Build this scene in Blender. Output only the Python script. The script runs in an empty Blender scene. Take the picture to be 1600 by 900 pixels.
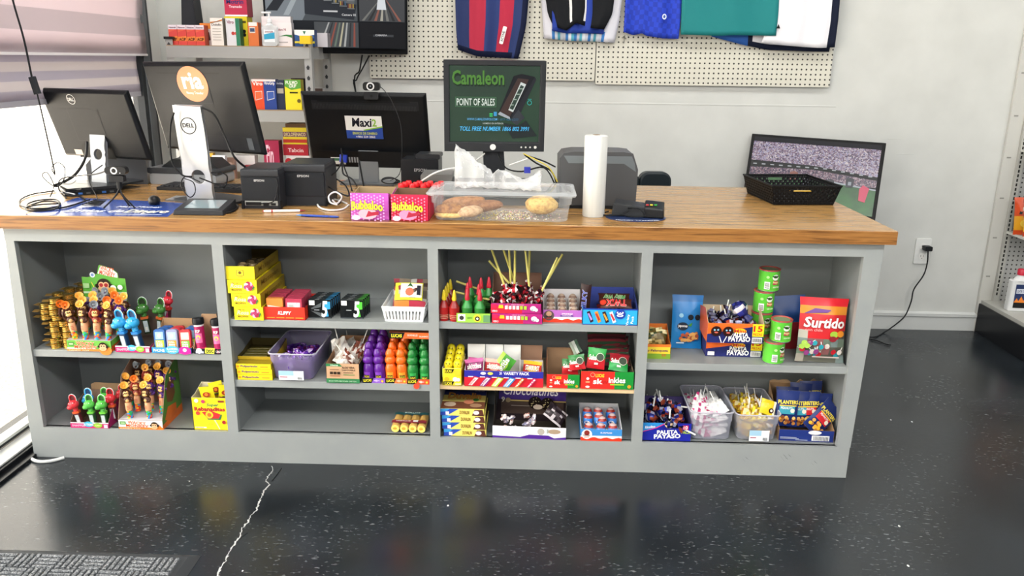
import bpy, bmesh, math, random
from mathutils import Vector as V, Matrix as Mx, noise
random.seed(7)
SC = bpy.context.scene
COL = SC.collection
PI = math.pi

# ------------------------------------------------------------------ camera
CAMF = 1275.47
cp, sp = math.cos(.2735), math.sin(.2735)
cy, sy = math.cos(-.0285), math.sin(-.0285)
cr, sr = math.cos(.0124), math.sin(.0124)
CF = V((sy*cp, cy*cp, -sp)); R0 = V((cy, -sy, 0)); U0 = R0.cross(CF)
CR = R0*cr + U0*sr; CU = U0*cr - R0*sr
CC = V((1.8585, -2.7291, 1.4622))
cam = bpy.data.cameras.new('camera'); camo = bpy.data.objects.new('camera', cam); COL.objects.link(camo)
m = Mx((CR, CU, -CF)).transposed().to_4x4(); m.translation = CC
camo.matrix_world = m
cam.sensor_width = 36; cam.lens = CAMF/1600*36; cam.clip_start = .05
SC.camera = camo

# ------------------------------------------------------------------ light
w = bpy.data.worlds.new('world'); SC.world = w; w.use_nodes = True
WB = w.node_tree.nodes['Background']
WB.inputs[0].default_value = (.97, .98, 1, 1); WB.inputs[1].default_value = .5
def area(name, loc, rot, sx, sy_, power, col=(1, 1, 1)):
    l = bpy.data.lights.new(name, 'AREA'); l.shape = 'RECTANGLE'; l.size = sx; l.size_y = sy_
    l.energy = power; l.color = col
    o = bpy.data.objects.new(name, l); COL.objects.link(o); o.location = loc; o.rotation_euler = rot
    return o
area('window_daylight', (-1.9, -1.6, 1.7), (0, -math.radians(90), 0), 2.4, 5.0, 90, (.97, .98, 1))
for x_, y_, p_ in ((.4, -2.65, 60), (2.6, -2.65, 60), (4.8, -2.65, 60), (1.5, -5.4, 60), (4.2, -5.4, 60), (.6, .55, 22), (2.8, .55, 22), (5., .55, 22)):
    area('ceiling_light', (x_, y_, 2.97), (0, 0, 0), 1.2, .55, p_, (1, .985, .96))
SC.view_settings.view_transform = 'Standard'; SC.view_settings.look = 'None'
SC.view_settings.gamma = 1; SC.view_settings.use_curve_mapping = False
SC.view_settings.exposure = 0.2

# ------------------------------------------------------------------ locating helpers
def at(u, v, x=None, y=None, z=None):
    d = CF + CR*((u-800)/CAMF) - CU*((v-450)/CAMF)
    if x is not None: t = (x-CC.x)/d.x
    elif y is not None: t = (y-CC.y)/d.y
    else: t = (z-CC.z)/d.z
    return CC + d*t

# ------------------------------------------------------------------ materials
MC = {}
def lin(h):
    r = []
    for i in (0, 2, 4):
        c_ = int(h[i:i+2], 16)/255
        r.append(c_/12.92 if c_ <= .04045 else ((c_+.055)/1.055)**2.4)
    return (r[0], r[1], r[2], 1)
def newmat(name):
    m_ = bpy.data.materials.new(name); m_.use_nodes = True
    nt = m_.node_tree
    return m_, nt, nt.nodes['Principled BSDF']
def c(h, rough=.45, metal=0, emit=0, trans=0, alpha=1, coat=0, ior=1.45):
    k = (h, rough, metal, emit, trans, alpha, coat)
    if k in MC: return MC[k]
    m_, nt, b = newmat('m_'+h)
    b.inputs['Base Color'].default_value = lin(h); b.inputs['Roughness'].default_value = rough
    b.inputs['Metallic'].default_value = metal; b.inputs['IOR'].default_value = ior
    if emit:
        b.inputs['Base Color'].default_value = (.01, .01, .012, 1); b.inputs['Emission Color'].default_value = lin(h); b.inputs['Emission Strength'].default_value = emit*.8+.22
    if max(lin(h)[:3]) < .06: b.inputs['Specular IOR Level'].default_value = .22
    if trans: b.inputs['Transmission Weight'].default_value = trans
    if alpha < 1: b.inputs['Alpha'].default_value = alpha
    if coat: b.inputs['Coat Weight'].default_value = coat
    # faint surface unevenness
    if not emit and not trans and alpha == 1 and rough > .2:
        n = nt.nodes.new('ShaderNodeTexNoise'); n.inputs['Scale'].default_value = 60
        mr = nt.nodes.new('ShaderNodeMapRange'); mr.inputs[3].default_value = rough*.85; mr.inputs[4].default_value = min(1, rough*1.15)
        nt.links.new(n.outputs[0], mr.inputs[0]); nt.links.new(mr.outputs[0], b.inputs['Roughness'])
    MC[k] = m_
    return m_
def clear(h='ffffff', alpha=.16, rough=.08):
    "thin clear or frosted plastic: mostly see-through, a little glossy"
    k = ('clear', h, alpha, rough)
    if k in MC: return MC[k]
    m_, nt, b = newmat('plastic_'+h)
    b.inputs['Base Color'].default_value = lin(h); b.inputs['Roughness'].default_value = rough
    b.inputs['Alpha'].default_value = 1
    t = nt.nodes.new('ShaderNodeBsdfTransparent'); mx = nt.nodes.new('ShaderNodeMixShader')
    lw = nt.nodes.new('ShaderNodeLayerWeight'); lw.inputs[0].default_value = .35
    mr = nt.nodes.new('ShaderNodeMapRange'); mr.inputs[3].default_value = alpha; mr.inputs[4].default_value = min(1, alpha+.5)
    nt.links.new(lw.outputs['Facing'], mr.inputs[0]); nt.links.new(mr.outputs[0], mx.inputs[0])
    nt.links.new(t.outputs[0], mx.inputs[1]); nt.links.new(b.outputs[0], mx.inputs[2])
    nt.links.new(mx.outputs[0], nt.nodes['Material Output'].inputs[0])
    MC[k] = m_
    return m_
def noisecol(name, stops, scale, rough=.5, stretch=(1, 1, 1), detail=6, bump=0, metal=0, kind='noise', emit=0, coords='Object', spread=1, distortion=0):
    m_, nt, b = newmat(name)
    tc = nt.nodes.new('ShaderNodeTexCoord'); mp = nt.nodes.new('ShaderNodeMapping'); mp.inputs['Scale'].default_value = stretch
    nt.links.new(tc.outputs[coords], mp.inputs[0])
    if kind == 'noise':
        n = nt.nodes.new('ShaderNodeTexNoise'); n.inputs['Detail'].default_value = detail; n.inputs['Distortion'].default_value = distortion; out = n.outputs[0]
    else:
        n = nt.nodes.new('ShaderNodeTexVoronoi'); sep = nt.nodes.new('ShaderNodeSeparateColor'); nt.links.new(n.outputs['Color'], sep.inputs[0]); out = sep.outputs[0]
    n.inputs['Scale'].default_value = scale; nt.links.new(mp.outputs[0], n.inputs['Vector'])
    r = nt.nodes.new('ShaderNodeValToRGB')
    while len(r.color_ramp.elements) < len(stops): r.color_ramp.elements.new(.5)
    for e, (p, h) in zip(r.color_ramp.elements, stops): e.position = p; e.color = lin(h)
    nt.links.new(out, r.inputs[0]); nt.links.new(r.outputs[0], b.inputs['Base Color'])
    b.inputs['Roughness'].default_value = rough; b.inputs['Metallic'].default_value = metal
    if emit:
        nt.links.remove(b.inputs['Base Color'].links[0]); b.inputs['Base Color'].default_value = (.01, .01, .012, 1)
        nt.links.new(r.outputs[0], b.inputs['Emission Color']); b.inputs['Emission Strength'].default_value = emit
    if bump:
        bp = nt.nodes.new('ShaderNodeBump'); bp.inputs['Strength'].default_value = bump; bp.inputs['Distance'].default_value = .01
        nt.links.new(out, bp.inputs['Height']); nt.links.new(bp.outputs[0], b.inputs['Normal'])
    return m_, nt, b

# ------------------------------------------------------------------ mesh builder
TX = {}
def glyphs(s, bold=0., shear=0.):
    k = (s, bold, shear)
    if k in TX: return TX[k]
    def mk(off):
        cu = bpy.data.curves.new('t', 'FONT'); cu.body = s; cu.resolution_u = 2; cu.offset = off; cu.shear = shear
        o = bpy.data.objects.new('t', cu); me = bpy.data.meshes.new_from_object(o)
        vs = [(v.co.x, v.co.y) for v in me.vertices]; fs = [tuple(p.vertices) for p in me.polygons]
        bpy.data.objects.remove(o); bpy.data.curves.remove(cu); bpy.data.meshes.remove(me)
        return vs, fs
    v0, _ = mk(0)
    xs = [q[0] for q in v0] or [0, 1]; ys = [q[1] for q in v0] or [0, 1]
    v, f = mk(bold*.5)
    TX[k] = (v, f, min(xs), min(ys), max(xs)-min(xs) or 1, max(ys)-min(ys) or 1)
    return TX[k]

class MB:
    def __init__(s):
        s.v = []; s.f = []; s.m = []; s.s = []; s.mats = []; s.T = Mx.Identity(4); s.W = None; s.k = 0; s.py = 0
    def mi(s, m_):
        if isinstance(m_, str): m_ = c(m_)
        if m_ not in s.mats: s.mats.append(m_)
        return s.mats.index(m_)
    def add(s, vs, fs, m_, smooth=False):
        b0 = len(s.v)
        for q in vs:
            q = V(q)
            if s.W: q = V(s.W(q))
            s.v.append(s.T @ q)
        i = s.mi(m_)
        for f in fs:
            s.f.append([b0+j for j in f]); s.m.append(i); s.s.append(smooth)
    def box(s, x0, y0, z0, x1, y1, z1, m_):
        vs = [(x, y, z) for z in (z0, z1) for y in (y0, y1) for x in (x0, x1)]
        s.add(vs, [(0, 2, 3, 1), (4, 5, 7, 6), (0, 1, 5, 4), (2, 6, 7, 3), (0, 4, 6, 2), (1, 3, 7, 5)], m_)
    def rbox(s, x0, y0, z0, x1, y1, z1, m_, r=.006, n=4, axis='y'):
        "box with four rounded edges running along the axis"
        def rr(a0, b0, a1, b1):
            p = []
            for cx_, cy_, st in ((a1-r, b1-r, 0), (a0+r, b1-r, 1), (a0+r, b0+r, 2), (a1-r, b0+r, 3)):
                for i in range(n+1):
                    t = (st+i/n)*PI/2; p.append((cx_+r*math.cos(t), cy_+r*math.sin(t)))
            return p
        if axis == 'y': o = rr(x0, z0, x1, z1); P0 = [(a, y0, b) for a, b in o]; P1 = [(a, y1, b) for a, b in o]
        elif axis == 'z': o = rr(x0, y0, x1, y1); P0 = [(a, b, z0) for a, b in o]; P1 = [(a, b, z1) for a, b in o]
        else: o = rr(y0, z0, y1, z1); P0 = [(x0, a, b) for a, b in o]; P1 = [(x1, a, b) for a, b in o]
        k = len(o)
        s.add(P0+P1, [tuple(range(k)), tuple(range(2*k-1, k-1, -1))]+[(i, k+i, k+(i+1) % k, (i+1) % k) for i in range(k)], m_, True)
    def quad(s, p, m_): s.add(p, [(0, 1, 2, 3)], m_)
    def panel(s, p, t, mo, mi_=None):
        "a thin sheet: p = 4+ points, offset by vector t; outer face mo, others mi_"
        mi_ = mi_ or mo; n = len(p); t = V(t); q = [V(a)+t for a in p]
        s.add(p, [tuple(range(n))], mo); s.add(q, [tuple(range(n-1, -1, -1))], mi_)
        for i in range(n):
            j = (i+1) % n; s.add([p[i], q[i], q[j], p[j]], [(0, 1, 2, 3)], mi_)
    def prism(s, pts, y0, y1, m_, ms=None):
        "outline in x,z pushed along y"
        n = len(pts); ms = ms or m_
        s.add([(a, y0, b) for a, b in pts], [tuple(range(n))], m_); s.add([(a, y1, b) for a, b in pts], [tuple(range(n-1, -1, -1))], ms)
        s.add([(a, y0, b) for a, b in pts]+[(a, y1, b) for a, b in pts], [(i, n+i, n+(i+1) % n, (i+1) % n) for i in range(n)], ms)
    def tube(s, P, r, m_, seg=6, smooth_path=True, cap=True):
        P = [V(p) for p in P]
        if smooth_path and len(P) > 2:
            Q = []
            for i in range(len(P)-1):
                p0 = P[max(i-1, 0)]; p1 = P[i]; p2 = P[i+1]; p3 = P[min(i+2, len(P)-1)]
                for k in range(5):
                    t = k/5
                    Q.append(.5*((2*p1)+(p2-p0)*t+(2*p0-5*p1+4*p2-p3)*t*t+(3*p1-p0-3*p2+p3)*t**3))
            P = Q+[P[-1]]
        rr = r if isinstance(r, (list, tuple)) else None
        n = len(P); ref = V((.13, .31, .94)); vs = []
        for i, p in enumerate(P):
            d = (P[min(i+1, n-1)]-P[max(i-1, 0)]).normalized()
            a = d.cross(ref)
            if a.length < .05: a = d.cross(V((1, 0, 0)))
            a.normalize(); b = d.cross(a); b.normalize(); ref = b.cross(d)*-1 if False else ref
            R_ = rr[0]+(rr[1]-rr[0])*i/(n-1) if rr else r
            for k in range(seg):
                t = 2*PI*k/seg; vs.append(p+a*R_*math.cos(t)+b*R_*math.sin(t))
        fs = [(i*seg+k, i*seg+(k+1) % seg, (i+1)*seg+(k+1) % seg, (i+1)*seg+k) for i in range(n-1) for k in range(seg)]
        if cap: fs += [tuple(range(seg-1, -1, -1)), tuple((n-1)*seg+k for k in range(seg))]
        s.add(vs, fs, m_, True)
    def lathe(s, prof, m_, seg=16, o=(0, 0, 0), paint=None):
        "profile [(r,z)...] spun about z; m_ may be a list with one material per ring"
        o = V(o); vs = []
        for r, z in prof:
            for k in range(seg):
                t = 2*PI*k/seg; vs.append(o+V((r*math.cos(t), r*math.sin(t), z)))
        for i in range(len(prof)-1):
            mm = m_[i] if isinstance(m_, list) else m_
            s.add([vs[j] for j in range(i*seg, (i+2)*seg)], [(k, (k+1) % seg, seg+(k+1) % seg, seg+k) for k in range(seg)], mm, True)
    def ell(s, o, r, m_, seg=12, rings=7, jit=0, mats=None):
        o = V(o); r = V(r) if not isinstance(r, (int, float)) else V((r, r, r)); vs = []
        for i in range(rings+1):
            a = PI*i/rings
            for k in range(seg):
                t = 2*PI*k/seg; j = 1+(random.uniform(-jit, jit) if 0 < i < rings else 0)
                vs.append(o+V((r.x*math.sin(a)*math.cos(t)*j, r.y*math.sin(a)*math.sin(t)*j, -r.z*math.cos(a)*j)))
        for i in range(rings):
            for k in range(seg):
                f = [i*seg+k, i*seg+(k+1) % seg, (i+1)*seg+(k+1) % seg, (i+1)*seg+k]
                mm = random.choice(mats) if mats else m_
                s.add([vs[q] for q in f], [(0, 1, 2, 3)], mm, not jit) if mats else s.add([vs[q] for q in f], [(0, 1, 2, 3)], mm, True)
    def disc(s, x, z, r, m_, n=20, rz=None):
        s.k += 1; y = s.py-.00035*s.k; rz = rz or r
        s.add([(x+r*math.cos(2*PI*i/n), y, z+rz*math.sin(2*PI*i/n)) for i in range(n)], [tuple(range(n))], m_)
    def ring(s, x, z, r, t, m_, n=24):
        s.k += 1; y = s.py-.00035*s.k
        s.add([(x+q*math.cos(2*PI*i/n), y, z+q*math.sin(2*PI*i/n)) for q in (r-t, r) for i in range(n)], [(i, n+i, n+(i+1) % n, (i+1) % n)[::-1] for i in range(n)], m_)
    def rect(s, x0, z0, x1, z1, m_):
        s.k += 1; y = s.py-.00035*s.k
        if s.W:
            n = 8; vs = [(x0+(x1-x0)*i/n, y, z) for z in (z0, z1) for i in range(n+1)]
            s.add(vs, [(i, i+1, n+2+i, n+1+i) for i in range(n)], m_)
        else: s.add([(x0, y, z0), (x1, y, z0), (x1, y, z1), (x0, y, z1)], [(0, 1, 2, 3)], m_)
    def poly(s, pts, m_):
        s.k += 1; y = s.py-.00035*s.k
        s.add([(a, y, b) for a, b in pts], [tuple(range(len(pts)))], m_)
    def txt(s, t, x0, z0, x1, z1, m_, bold=.02, shear=0, bend=0, ang=0, out=None, ow=.05, fit=False):
        if out is not None: s.txt(t, x0, z0, x1, z1, out, bold+ow, shear, bend, ang, fit=fit)
        v_, f_, bx, by, bw, bh = glyphs(t, bold, shear)
        s.k += 1; y = s.py-.00035*s.k
        W_, H_ = x1-x0, z1-z0
        if fit: k = min(W_/bw, H_/bh); sx = sz = k
        else: sx, sz = W_/bw, H_/bh
        cx_, cz_ = (x0+x1)/2, (z0+z1)/2; ca, sa = math.cos(ang), math.sin(ang); vs = []
        for a, b in v_:
            px_ = (a-bx-bw/2)*sx; pz = (b-by-bh/2)*sz
            if bend: pz += bend*(1-(2*px_/W_)**2)
            vs.append((cx_+px_*ca-pz*sa, y, cz_+px_*sa+pz*ca))
        s.add(vs, f_, m_)
    def build(s, name, parent=None, mat=None, bevel=0, solid=0):
        me = bpy.data.meshes.new(name); me.from_pydata([tuple(q) for q in s.v], [], s.f)
        for m_ in s.mats: me.materials.append(m_)
        me.polygons.foreach_set('material_index', s.m); me.polygons.foreach_set('use_smooth', s.s)
        me.update()
        if any(s.s):
            bm = bmesh.new(); bm.from_mesh(me); bmesh.ops.remove_doubles(bm, verts=bm.verts, dist=1e-5); bm.to_mesh(me); bm.free()
            me.set_sharp_from_angle(angle=math.radians(50))
        o = bpy.data.objects.new(name, me); COL.objects.link(o)
        if parent: o.parent = parent
        if bevel:
            b = o.modifiers.new('bevel', 'BEVEL'); b.width = bevel; b.segments = 2; b.limit_method = 'ANGLE'
        if solid:
            b = o.modifiers.new('solid', 'SOLIDIFY'); b.thickness = solid; b.offset = 0
        return o

def tag(o, label=None, cat=None, group=None, kind=None):
    if label: o['label'] = label
    if cat: o['category'] = cat
    if group: o['group'] = group
    if kind: o['kind'] = kind
    return o
def thing(name, label, cat, loc=(0, 0, 0), rz=0, group=None):
    o = bpy.data.objects.new(name, None); COL.objects.link(o); o.empty_display_size = .05
    o.location = loc; o.rotation_euler = (0, 0, rz)
    return tag(o, label, cat, group)
def dup(o, loc=None, rot=None, label=None, group=None, scale=None):
    r = o.copy(); COL.objects.link(r)
    if loc is not None: r.location = loc
    if rot is not None: r.rotation_euler = rot
    if scale is not None: r.scale = (scale,)*3
    if label: r['label'] = label
    if group: r['group'] = group
    for ch in list(o.children):
        a = ch.copy(); COL.objects.link(a); a.parent = r
        for g in list(ch.children):
            b = g.copy(); COL.objects.link(b); b.parent = a
    return r
used = set()
def place(proto, loc, rot=(0, 0, 0), label=None, group=None, scale=None):
    "the first use moves the prototype itself, later uses copy it"
    if proto not in used:
        used.add(proto)
        proto.location = loc; proto.rotation_euler = rot
        if scale: proto.scale = (scale,)*3
        if label: proto['label'] = label
        if group: proto['group'] = group
        return proto
    return dup(proto, loc, rot, label, group, scale)
def struct(mb, name, **k): return tag(mb.build(name, **k), kind='structure')
def TR(x=0, y=0, z=0, rx=0, ry=0, rz=0):
    return Mx.Translation((x, y, z)) @ Mx.Rotation(rz, 4, 'Z') @ Mx.Rotation(rx, 4, 'X') @ Mx.Rotation(ry, 4, 'Y')
# ================================================================== the room
HT = .9264            # worktop top
# floor: glossy near-black painted concrete with scuffs
mfl, nt, b = noisecol('floor_paint', [(.3, '14181c'), (.7, '20262b')], 3.5, .23, detail=8)
tc = nt.nodes.new('ShaderNodeTexCoord')
n2 = nt.nodes.new('ShaderNodeTexNoise'); n2.inputs['Scale'].default_value = 75; n2.inputs['Detail'].default_value = 3
mp2 = nt.nodes.new('ShaderNodeMapping'); mp2.inputs['Scale'].default_value = (.6, 1.5, 1); nt.links.new(tc.outputs['Object'], mp2.inputs[0]); nt.links.new(mp2.outputs[0], n2.inputs['Vector'])
n3 = nt.nodes.new('ShaderNodeTexNoise'); n3.inputs['Scale'].default_value = 2.2; nt.links.new(tc.outputs['Object'], n3.inputs['Vector'])
mr = nt.nodes.new('ShaderNodeMapRange'); mr.inputs[1].default_value = .61; mr.inputs[2].default_value = .70
nt.links.new(n2.outputs[0], mr.inputs[0])
mr2 = nt.nodes.new('ShaderNodeMapRange'); mr2.inputs[1].default_value = .45; mr2.inputs[2].default_value = .7; nt.links.new(n3.outputs[0], mr2.inputs[0])
mu = nt.nodes.new('ShaderNodeMath'); mu.operation = 'MULTIPLY'; nt.links.new(mr.outputs[0], mu.inputs[0]); nt.links.new(mr2.outputs[0], mu.inputs[1])
mu2 = nt.nodes.new('ShaderNodeMath'); mu2.operation = 'MULTIPLY'; mu2.inputs[1].default_value = .62; nt.links.new(mu.outputs[0], mu2.inputs[0])
mixc = nt.nodes.new('ShaderNodeMix'); mixc.data_type = 'RGBA'; mixc.inputs['B'].default_value = lin('9a9ea0')
src = b.inputs['Base Color'].links[0].from_socket
nt.links.new(src, mixc.inputs['A']); nt.links.new(mu2.outputs[0], mixc.inputs['Factor']); nt.links.new(mixc.outputs['Result'], b.inputs['Base Color'])
mr3 = nt.nodes.new('ShaderNodeMapRange'); mr3.inputs[3].default_value = .16; mr3.inputs[4].default_value = .34; nt.links.new(n3.outputs[0], mr3.inputs[0]); nt.links.new(mr3.outputs[0], b.inputs['Roughness'])
bp = nt.nodes.new('ShaderNodeBump'); bp.inputs['Strength'].default_value = .12; bp.inputs['Distance'].default_value = .002
n4 = nt.nodes.new('ShaderNodeTexNoise'); n4.inputs['Scale'].default_value = 45; nt.links.new(tc.outputs['Object'], n4.inputs['Vector'])
nt.links.new(n4.outputs[0], bp.inputs['Height']); nt.links.new(bp.outputs[0], b.inputs['Normal'])
fb = MB(); fb.box(0, -5, -.1, 9, 1.9, 0, mfl); fb.box(-.19, -5, -.1, 0, 1.9, 0, mfl)
# the long crack
cr_px = [(425, 728), (427, 736), (418, 744), (416, 752), (422, 757), (412, 767), (408, 778), (404, 786), (401, 796), (392, 806), (388, 815), (379, 824), (376, 836), (366, 850), (362, 858), (356, 868), (351, 878), (344, 890), (338, 904), (330, 925), (318, 960)]
pp = [at(u, v, z=.0006) for u, v in cr_px]
for i in range(len(pp)-1):
    a, b2 = pp[i], pp[i+1]
    for k in range(3):
        p, q = a.lerp(b2, k/3), a.lerp(b2, (k+1)/3); wd = random.uniform(.0012, .0042)
        p = p+V((random.uniform(-.003, .003), 0, 0)); q = q+V((random.uniform(-.003, .003), 0, 0))
        fb.add([p+V((-wd, 0, 0)), p+V((wd, 0, 0)), q+V((wd*.7, 0, 0)), q+V((-wd*.7, 0, 0))], [(0, 3, 2, 1)], c('a7a9a8', .8))
for a, b2 in (((440, 731), (424, 752)), ((372, 843), (386, 832))):
    p, q = at(*a, z=.0006), at(*b2, z=.0006); fb.add([p, p+V((.004, 0, 0)), q+V((.004, 0, 0)), q], [(0, 3, 2, 1)], c('0c0e10', .8))
for u, v in ((226, 751), (260, 749), (296, 752), (1392, 656), (1425, 659), (379, 892), (1405, 822), (1419, 884), (700, 790)):
    p = at(u, v, z=.0006); r_ = random.uniform(.0015, .004)
    fb.add([p+V((r_*math.cos(t), r_*1.5*math.sin(t), 0)) for t in (0, 1, 2, 3, 4, 5)], [(0, 1, 2, 3, 4, 5)], c('c8cac8', .8))
struct(fb, 'floor')

mw, _, _ = noisecol('wall_paint', [(.3, 'c6c8c4'), (.7, 'cfd1cd')], 5, .38, bump=.06, detail=4)
wb = MB(); wb.box(-.2, 1.787, 0, 9, 1.9, 3, mw)
# trowel ridge across the wall
wb.box(.95, 1.7855, 1.235, 3.45, 1.79, 1.243, mw)
for z_, x0_, x1_ in ((1.07, 3.72, 3.84), (.99, 3.80, 3.9)): wb.box(x0_, 1.786, z_, x1_, 1.789, z_+.004, mw)
struct(wb, 'wall_back', bevel=.002)
bb = MB()
bb.add([(1.5, 1.787, 0), (4.38, 1.787, 0), (1.5, 1.772, 0), (4.38, 1.772, 0), (1.5, 1.772, .075), (4.38, 1.772, .075), (1.5, 1.766, .082), (4.38, 1.766, .082), (1.5, 1.766, .098), (4.38, 1.766, .098), (1.5, 1.787, .106), (4.38, 1.787, .106)],
       [(2, 3, 5, 4), (4, 5, 7, 6), (6, 7, 9, 8), (8, 9, 11, 10)], c('c9ccca', .35))
struct(bb, 'baseboard_back')
cb = MB(); cb.box(-.2, -6.5, 3.0, 9, 1.9, 3.1, c('c9c9c6', .8)); struct(cb, 'ceiling')
wl = MB(); MWL = c('dcdcd8', .5)
wl.box(-.26, 1.53, 0, -.18, 1.787, 3, MWL); wl.box(-.26, -4.5, 2.7, -.18, 1.53, 3, MWL); wl.box(-.26, -4.5, -.05, -.12, 1.53, .02, c('17191b', .4))
struct(wl, 'wall_left')
# storefront window: frame and pane
wf = MB(); MF = c('15181b', .35); MS = c('c9cbc9', .3)
wf.box(-.17, -4.5, 0, -.0, 1.53, .012, c('17191c', .3)); wf.box(-.15, -4.5, .012, -.03, 1.53, .028, MF); wf.box(-.12, -4.5, .028, -.045, 1.53, .036, MS)
wf.box(-.15, -4.5, .036, -.125, 1.53, .05, c('2b2e30', .3)); wf.box(-.165, -4.5, .05, -.12, 1.53, .062, MS)
wf.box(-.17, 1.40, .036, -.11, 1.53, 2.7, c('303336', .4)); wf.box(-.175, 1.435, .036, -.105, 1.50, 2.7, c('5b5f63', .4)); wf.box(-.17, -2.0, .036, -.11, -1.94, 2.7, MF)
wo = struct(wf, 'window_1', bevel=.002)
pn = MB(); pn.quad([(-.145, -4.5, .05), (-.145, 1.45, .05), (-.145, 1.45, 2.7), (-.145, -4.5, 2.7)], clear('ffffff', .03, .02)); pn.build('pane', wo)
# outside: pavement and a tall pale facade added to brighten the floor reflection
ms, _, _ = noisecol('paving', [(.35, 'b5aa99'), (.5, 'd0c6b6'), (.7, 'e2dccf')], 60, .9, detail=4, bump=.3)
sd = MB(); sd.box(-30, -20, -.12, -.27, 30, -.05, ms)
sd.box(-1.75, -20, -.05, -1.6, 30, -.035, c('8d867c', .9))
tag(sd.build('pavement'), kind='structure')
fa = MB(); mfa, _, _ = noisecol('stucco', [(.3, 'd8d4cc'), (.7, 'e6e3dc')], 2, .9); fa.box(-16.3, -30, -.12, -16, 60, 30, mfa); tag(fa.build('added_facade'), 'pale stucco building added far outside the left window to brighten the floor reflection', 'building')

# sunlight from beyond the roof: it falls on the far pavement only
sun = bpy.data.lights.new('sun', 'SUN'); sun.energy = 38; sun.angle = .02; sun.color = (1, .97, .92)
so = bpy.data.objects.new('sun', sun); COL.objects.link(so); so.rotation_euler = V((-.42, -.5, -.76)).to_track_quat('-Z', 'Y').to_euler()

# blind: zebra shade in two layers on the left window
bl = MB(); lite = None
def shade(h):
    m_, nt, b = newmat('shade_'+h); b.inputs['Base Color'].default_value = lin(h); b.inputs['Roughness'].default_value = .9
    t = nt.nodes.new('ShaderNodeBsdfTranslucent'); t.inputs[0].default_value = lin(h); mx = nt.nodes.new('ShaderNodeMixShader'); mx.inputs[0].default_value = .35
    nt.links.new(b.outputs[0], mx.inputs[1]); nt.links.new(t.outputs[0], mx.inputs[2]); nt.links.new(mx.outputs[0], nt.nodes['Material Output'].inputs[0]); return m_
def blind(mb, x, z0, z1, y0, y1, bands, bow):
    n = 24
    for k, (a, b_, m_) in enumerate(bands):
        vs = []
        for zz in (a, b_):
            for i in range(n+1):
                y = y0+(y1-y0)*i/n
                vs.append((x+.004*math.sin(zz*30)+.003*math.sin(y*9), y, zz))
        mb.add(vs, [(i, i+1, n+2+i, n+1+i) for i in range(n)], m_, True)
def bands(z0, z1, h, ma, mb_):
    r = []; z = z0; k = 0
    while z < z1:
        r.append((z, min(z+h, z1), (ma, mb_)[k % 2])); z += h; k += 1
    return r
bk = thing('window_blind', 'pale pleated zebra blind hanging in the window behind the left monitors', 'blind', (-.12, .2, 1.28))
bk.location = (0, 0, 0)
lo = MB(); blind(lo, -.13, 1.27, 1.5, -.5, 1.45, bands(1.285, 1.5, .036, shade('aeaab4'), shade('c4bfc0')), 0); lo.build('lower_panel', bk, solid=.002)
up = MB(); blind(up, -.105, 1.46, 2.6, -.5, 1.46, bands(1.463, 2.6, .085, shade('d8ccd0'), shade('c2b8bc')), 0); up.build('upper_panel', bk, solid=.002)
rl = MB(); rl.box(-.114, -.5, 1.455, -.098, 1.46, 1.465, c('dedada', .6)); rl.box(-.137, -.5, 1.262, -.125, 1.45, 1.285, c('a7a5ac', .6)); rl.build('bottom_rail', bk)

# ------------------------------------------------------------------ counter
MG, _, _ = noisecol('cabinet_paint', [(.3, '8e9394'), (.7, '969b9a')], 6, .42, detail=5)
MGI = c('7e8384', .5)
wood, ntw, bw_ = noisecol('laminate_wood', [(.30, '6f4e2c'), (.42, '94713f'), (.54, 'ab8450'), (.66, '8d6638'), (.78, '74512e')], 3.2, .22, stretch=(.9, 12, 22), detail=10, distortion=1.2)
cab = thing('shelf_counter', 'long grey open-fronted cabinet with four shelved bays under a wooden top', 'cabinet', (0, 0, 0))
W_ = 3.027; H_ = .880
XL = [at(22, 377, y=0).x, at(345, 383, y=0).x, at(685, 389, y=0).x, at(1021, 396, y=0).x]
div = [(.0, .042), (.7371, .7754), (1.4875, 1.5241), (2.2238, 2.2621), (2.968, 3.027)]
zt, zb = .8304, .1213
fr = MB()
# face frame: bottom rail, top rail, five stiles
fr.box(-.010, 0, 0, 3.012, .022, zb, MG); fr.box(.008, 0, zt, 3.036, .022, H_, MG)
fr.prism([(-.012, zb), (.043, zb), (.041, zt), (.010, zt)], 0, .022, MG)
for a, b_ in div[1:4]: fr.box(a, 0, zb, b_, .022, zt, MG)
fr.prism([(2.966, zb), (3.014, zb), (3.036, zt), (2.973, zt)], 0, .022, MG)
sc = fr
for u, v, l in ((1222, 716, 5), (1227, 712, 7), (1219, 712, 6), (1267, 722, 3), (1160, 716, 6)):
    for k in range(2):
        p = at(u+k*4, v-k*3, y=-.0005); sc.k += 1
        sc.add([p, p+V((.001, 0, -.001)), p+V((.012+k*.004, 0, -.014)), p+V((.006, 0, -.008))], [(0, 1, 2, 3)], c('6a6f71', .6))
fr.build('face_frame', cab)
D_ = .31
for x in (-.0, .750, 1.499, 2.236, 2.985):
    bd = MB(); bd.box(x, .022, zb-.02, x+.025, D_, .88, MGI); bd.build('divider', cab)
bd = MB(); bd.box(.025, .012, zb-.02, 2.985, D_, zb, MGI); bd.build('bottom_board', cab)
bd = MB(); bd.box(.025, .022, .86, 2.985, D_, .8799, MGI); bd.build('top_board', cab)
bk_ = MB(); bk_.box(0, D_, 0, 3.01, D_+.012, .8799, MGI); bk_.box(0.02, D_+.012, 0, .04, .84, .8799, MG); bk_.box(2.98, D_+.012, 0, 3.0, .84, .8799, MG); bk_.build('back_panel', cab)
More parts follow.
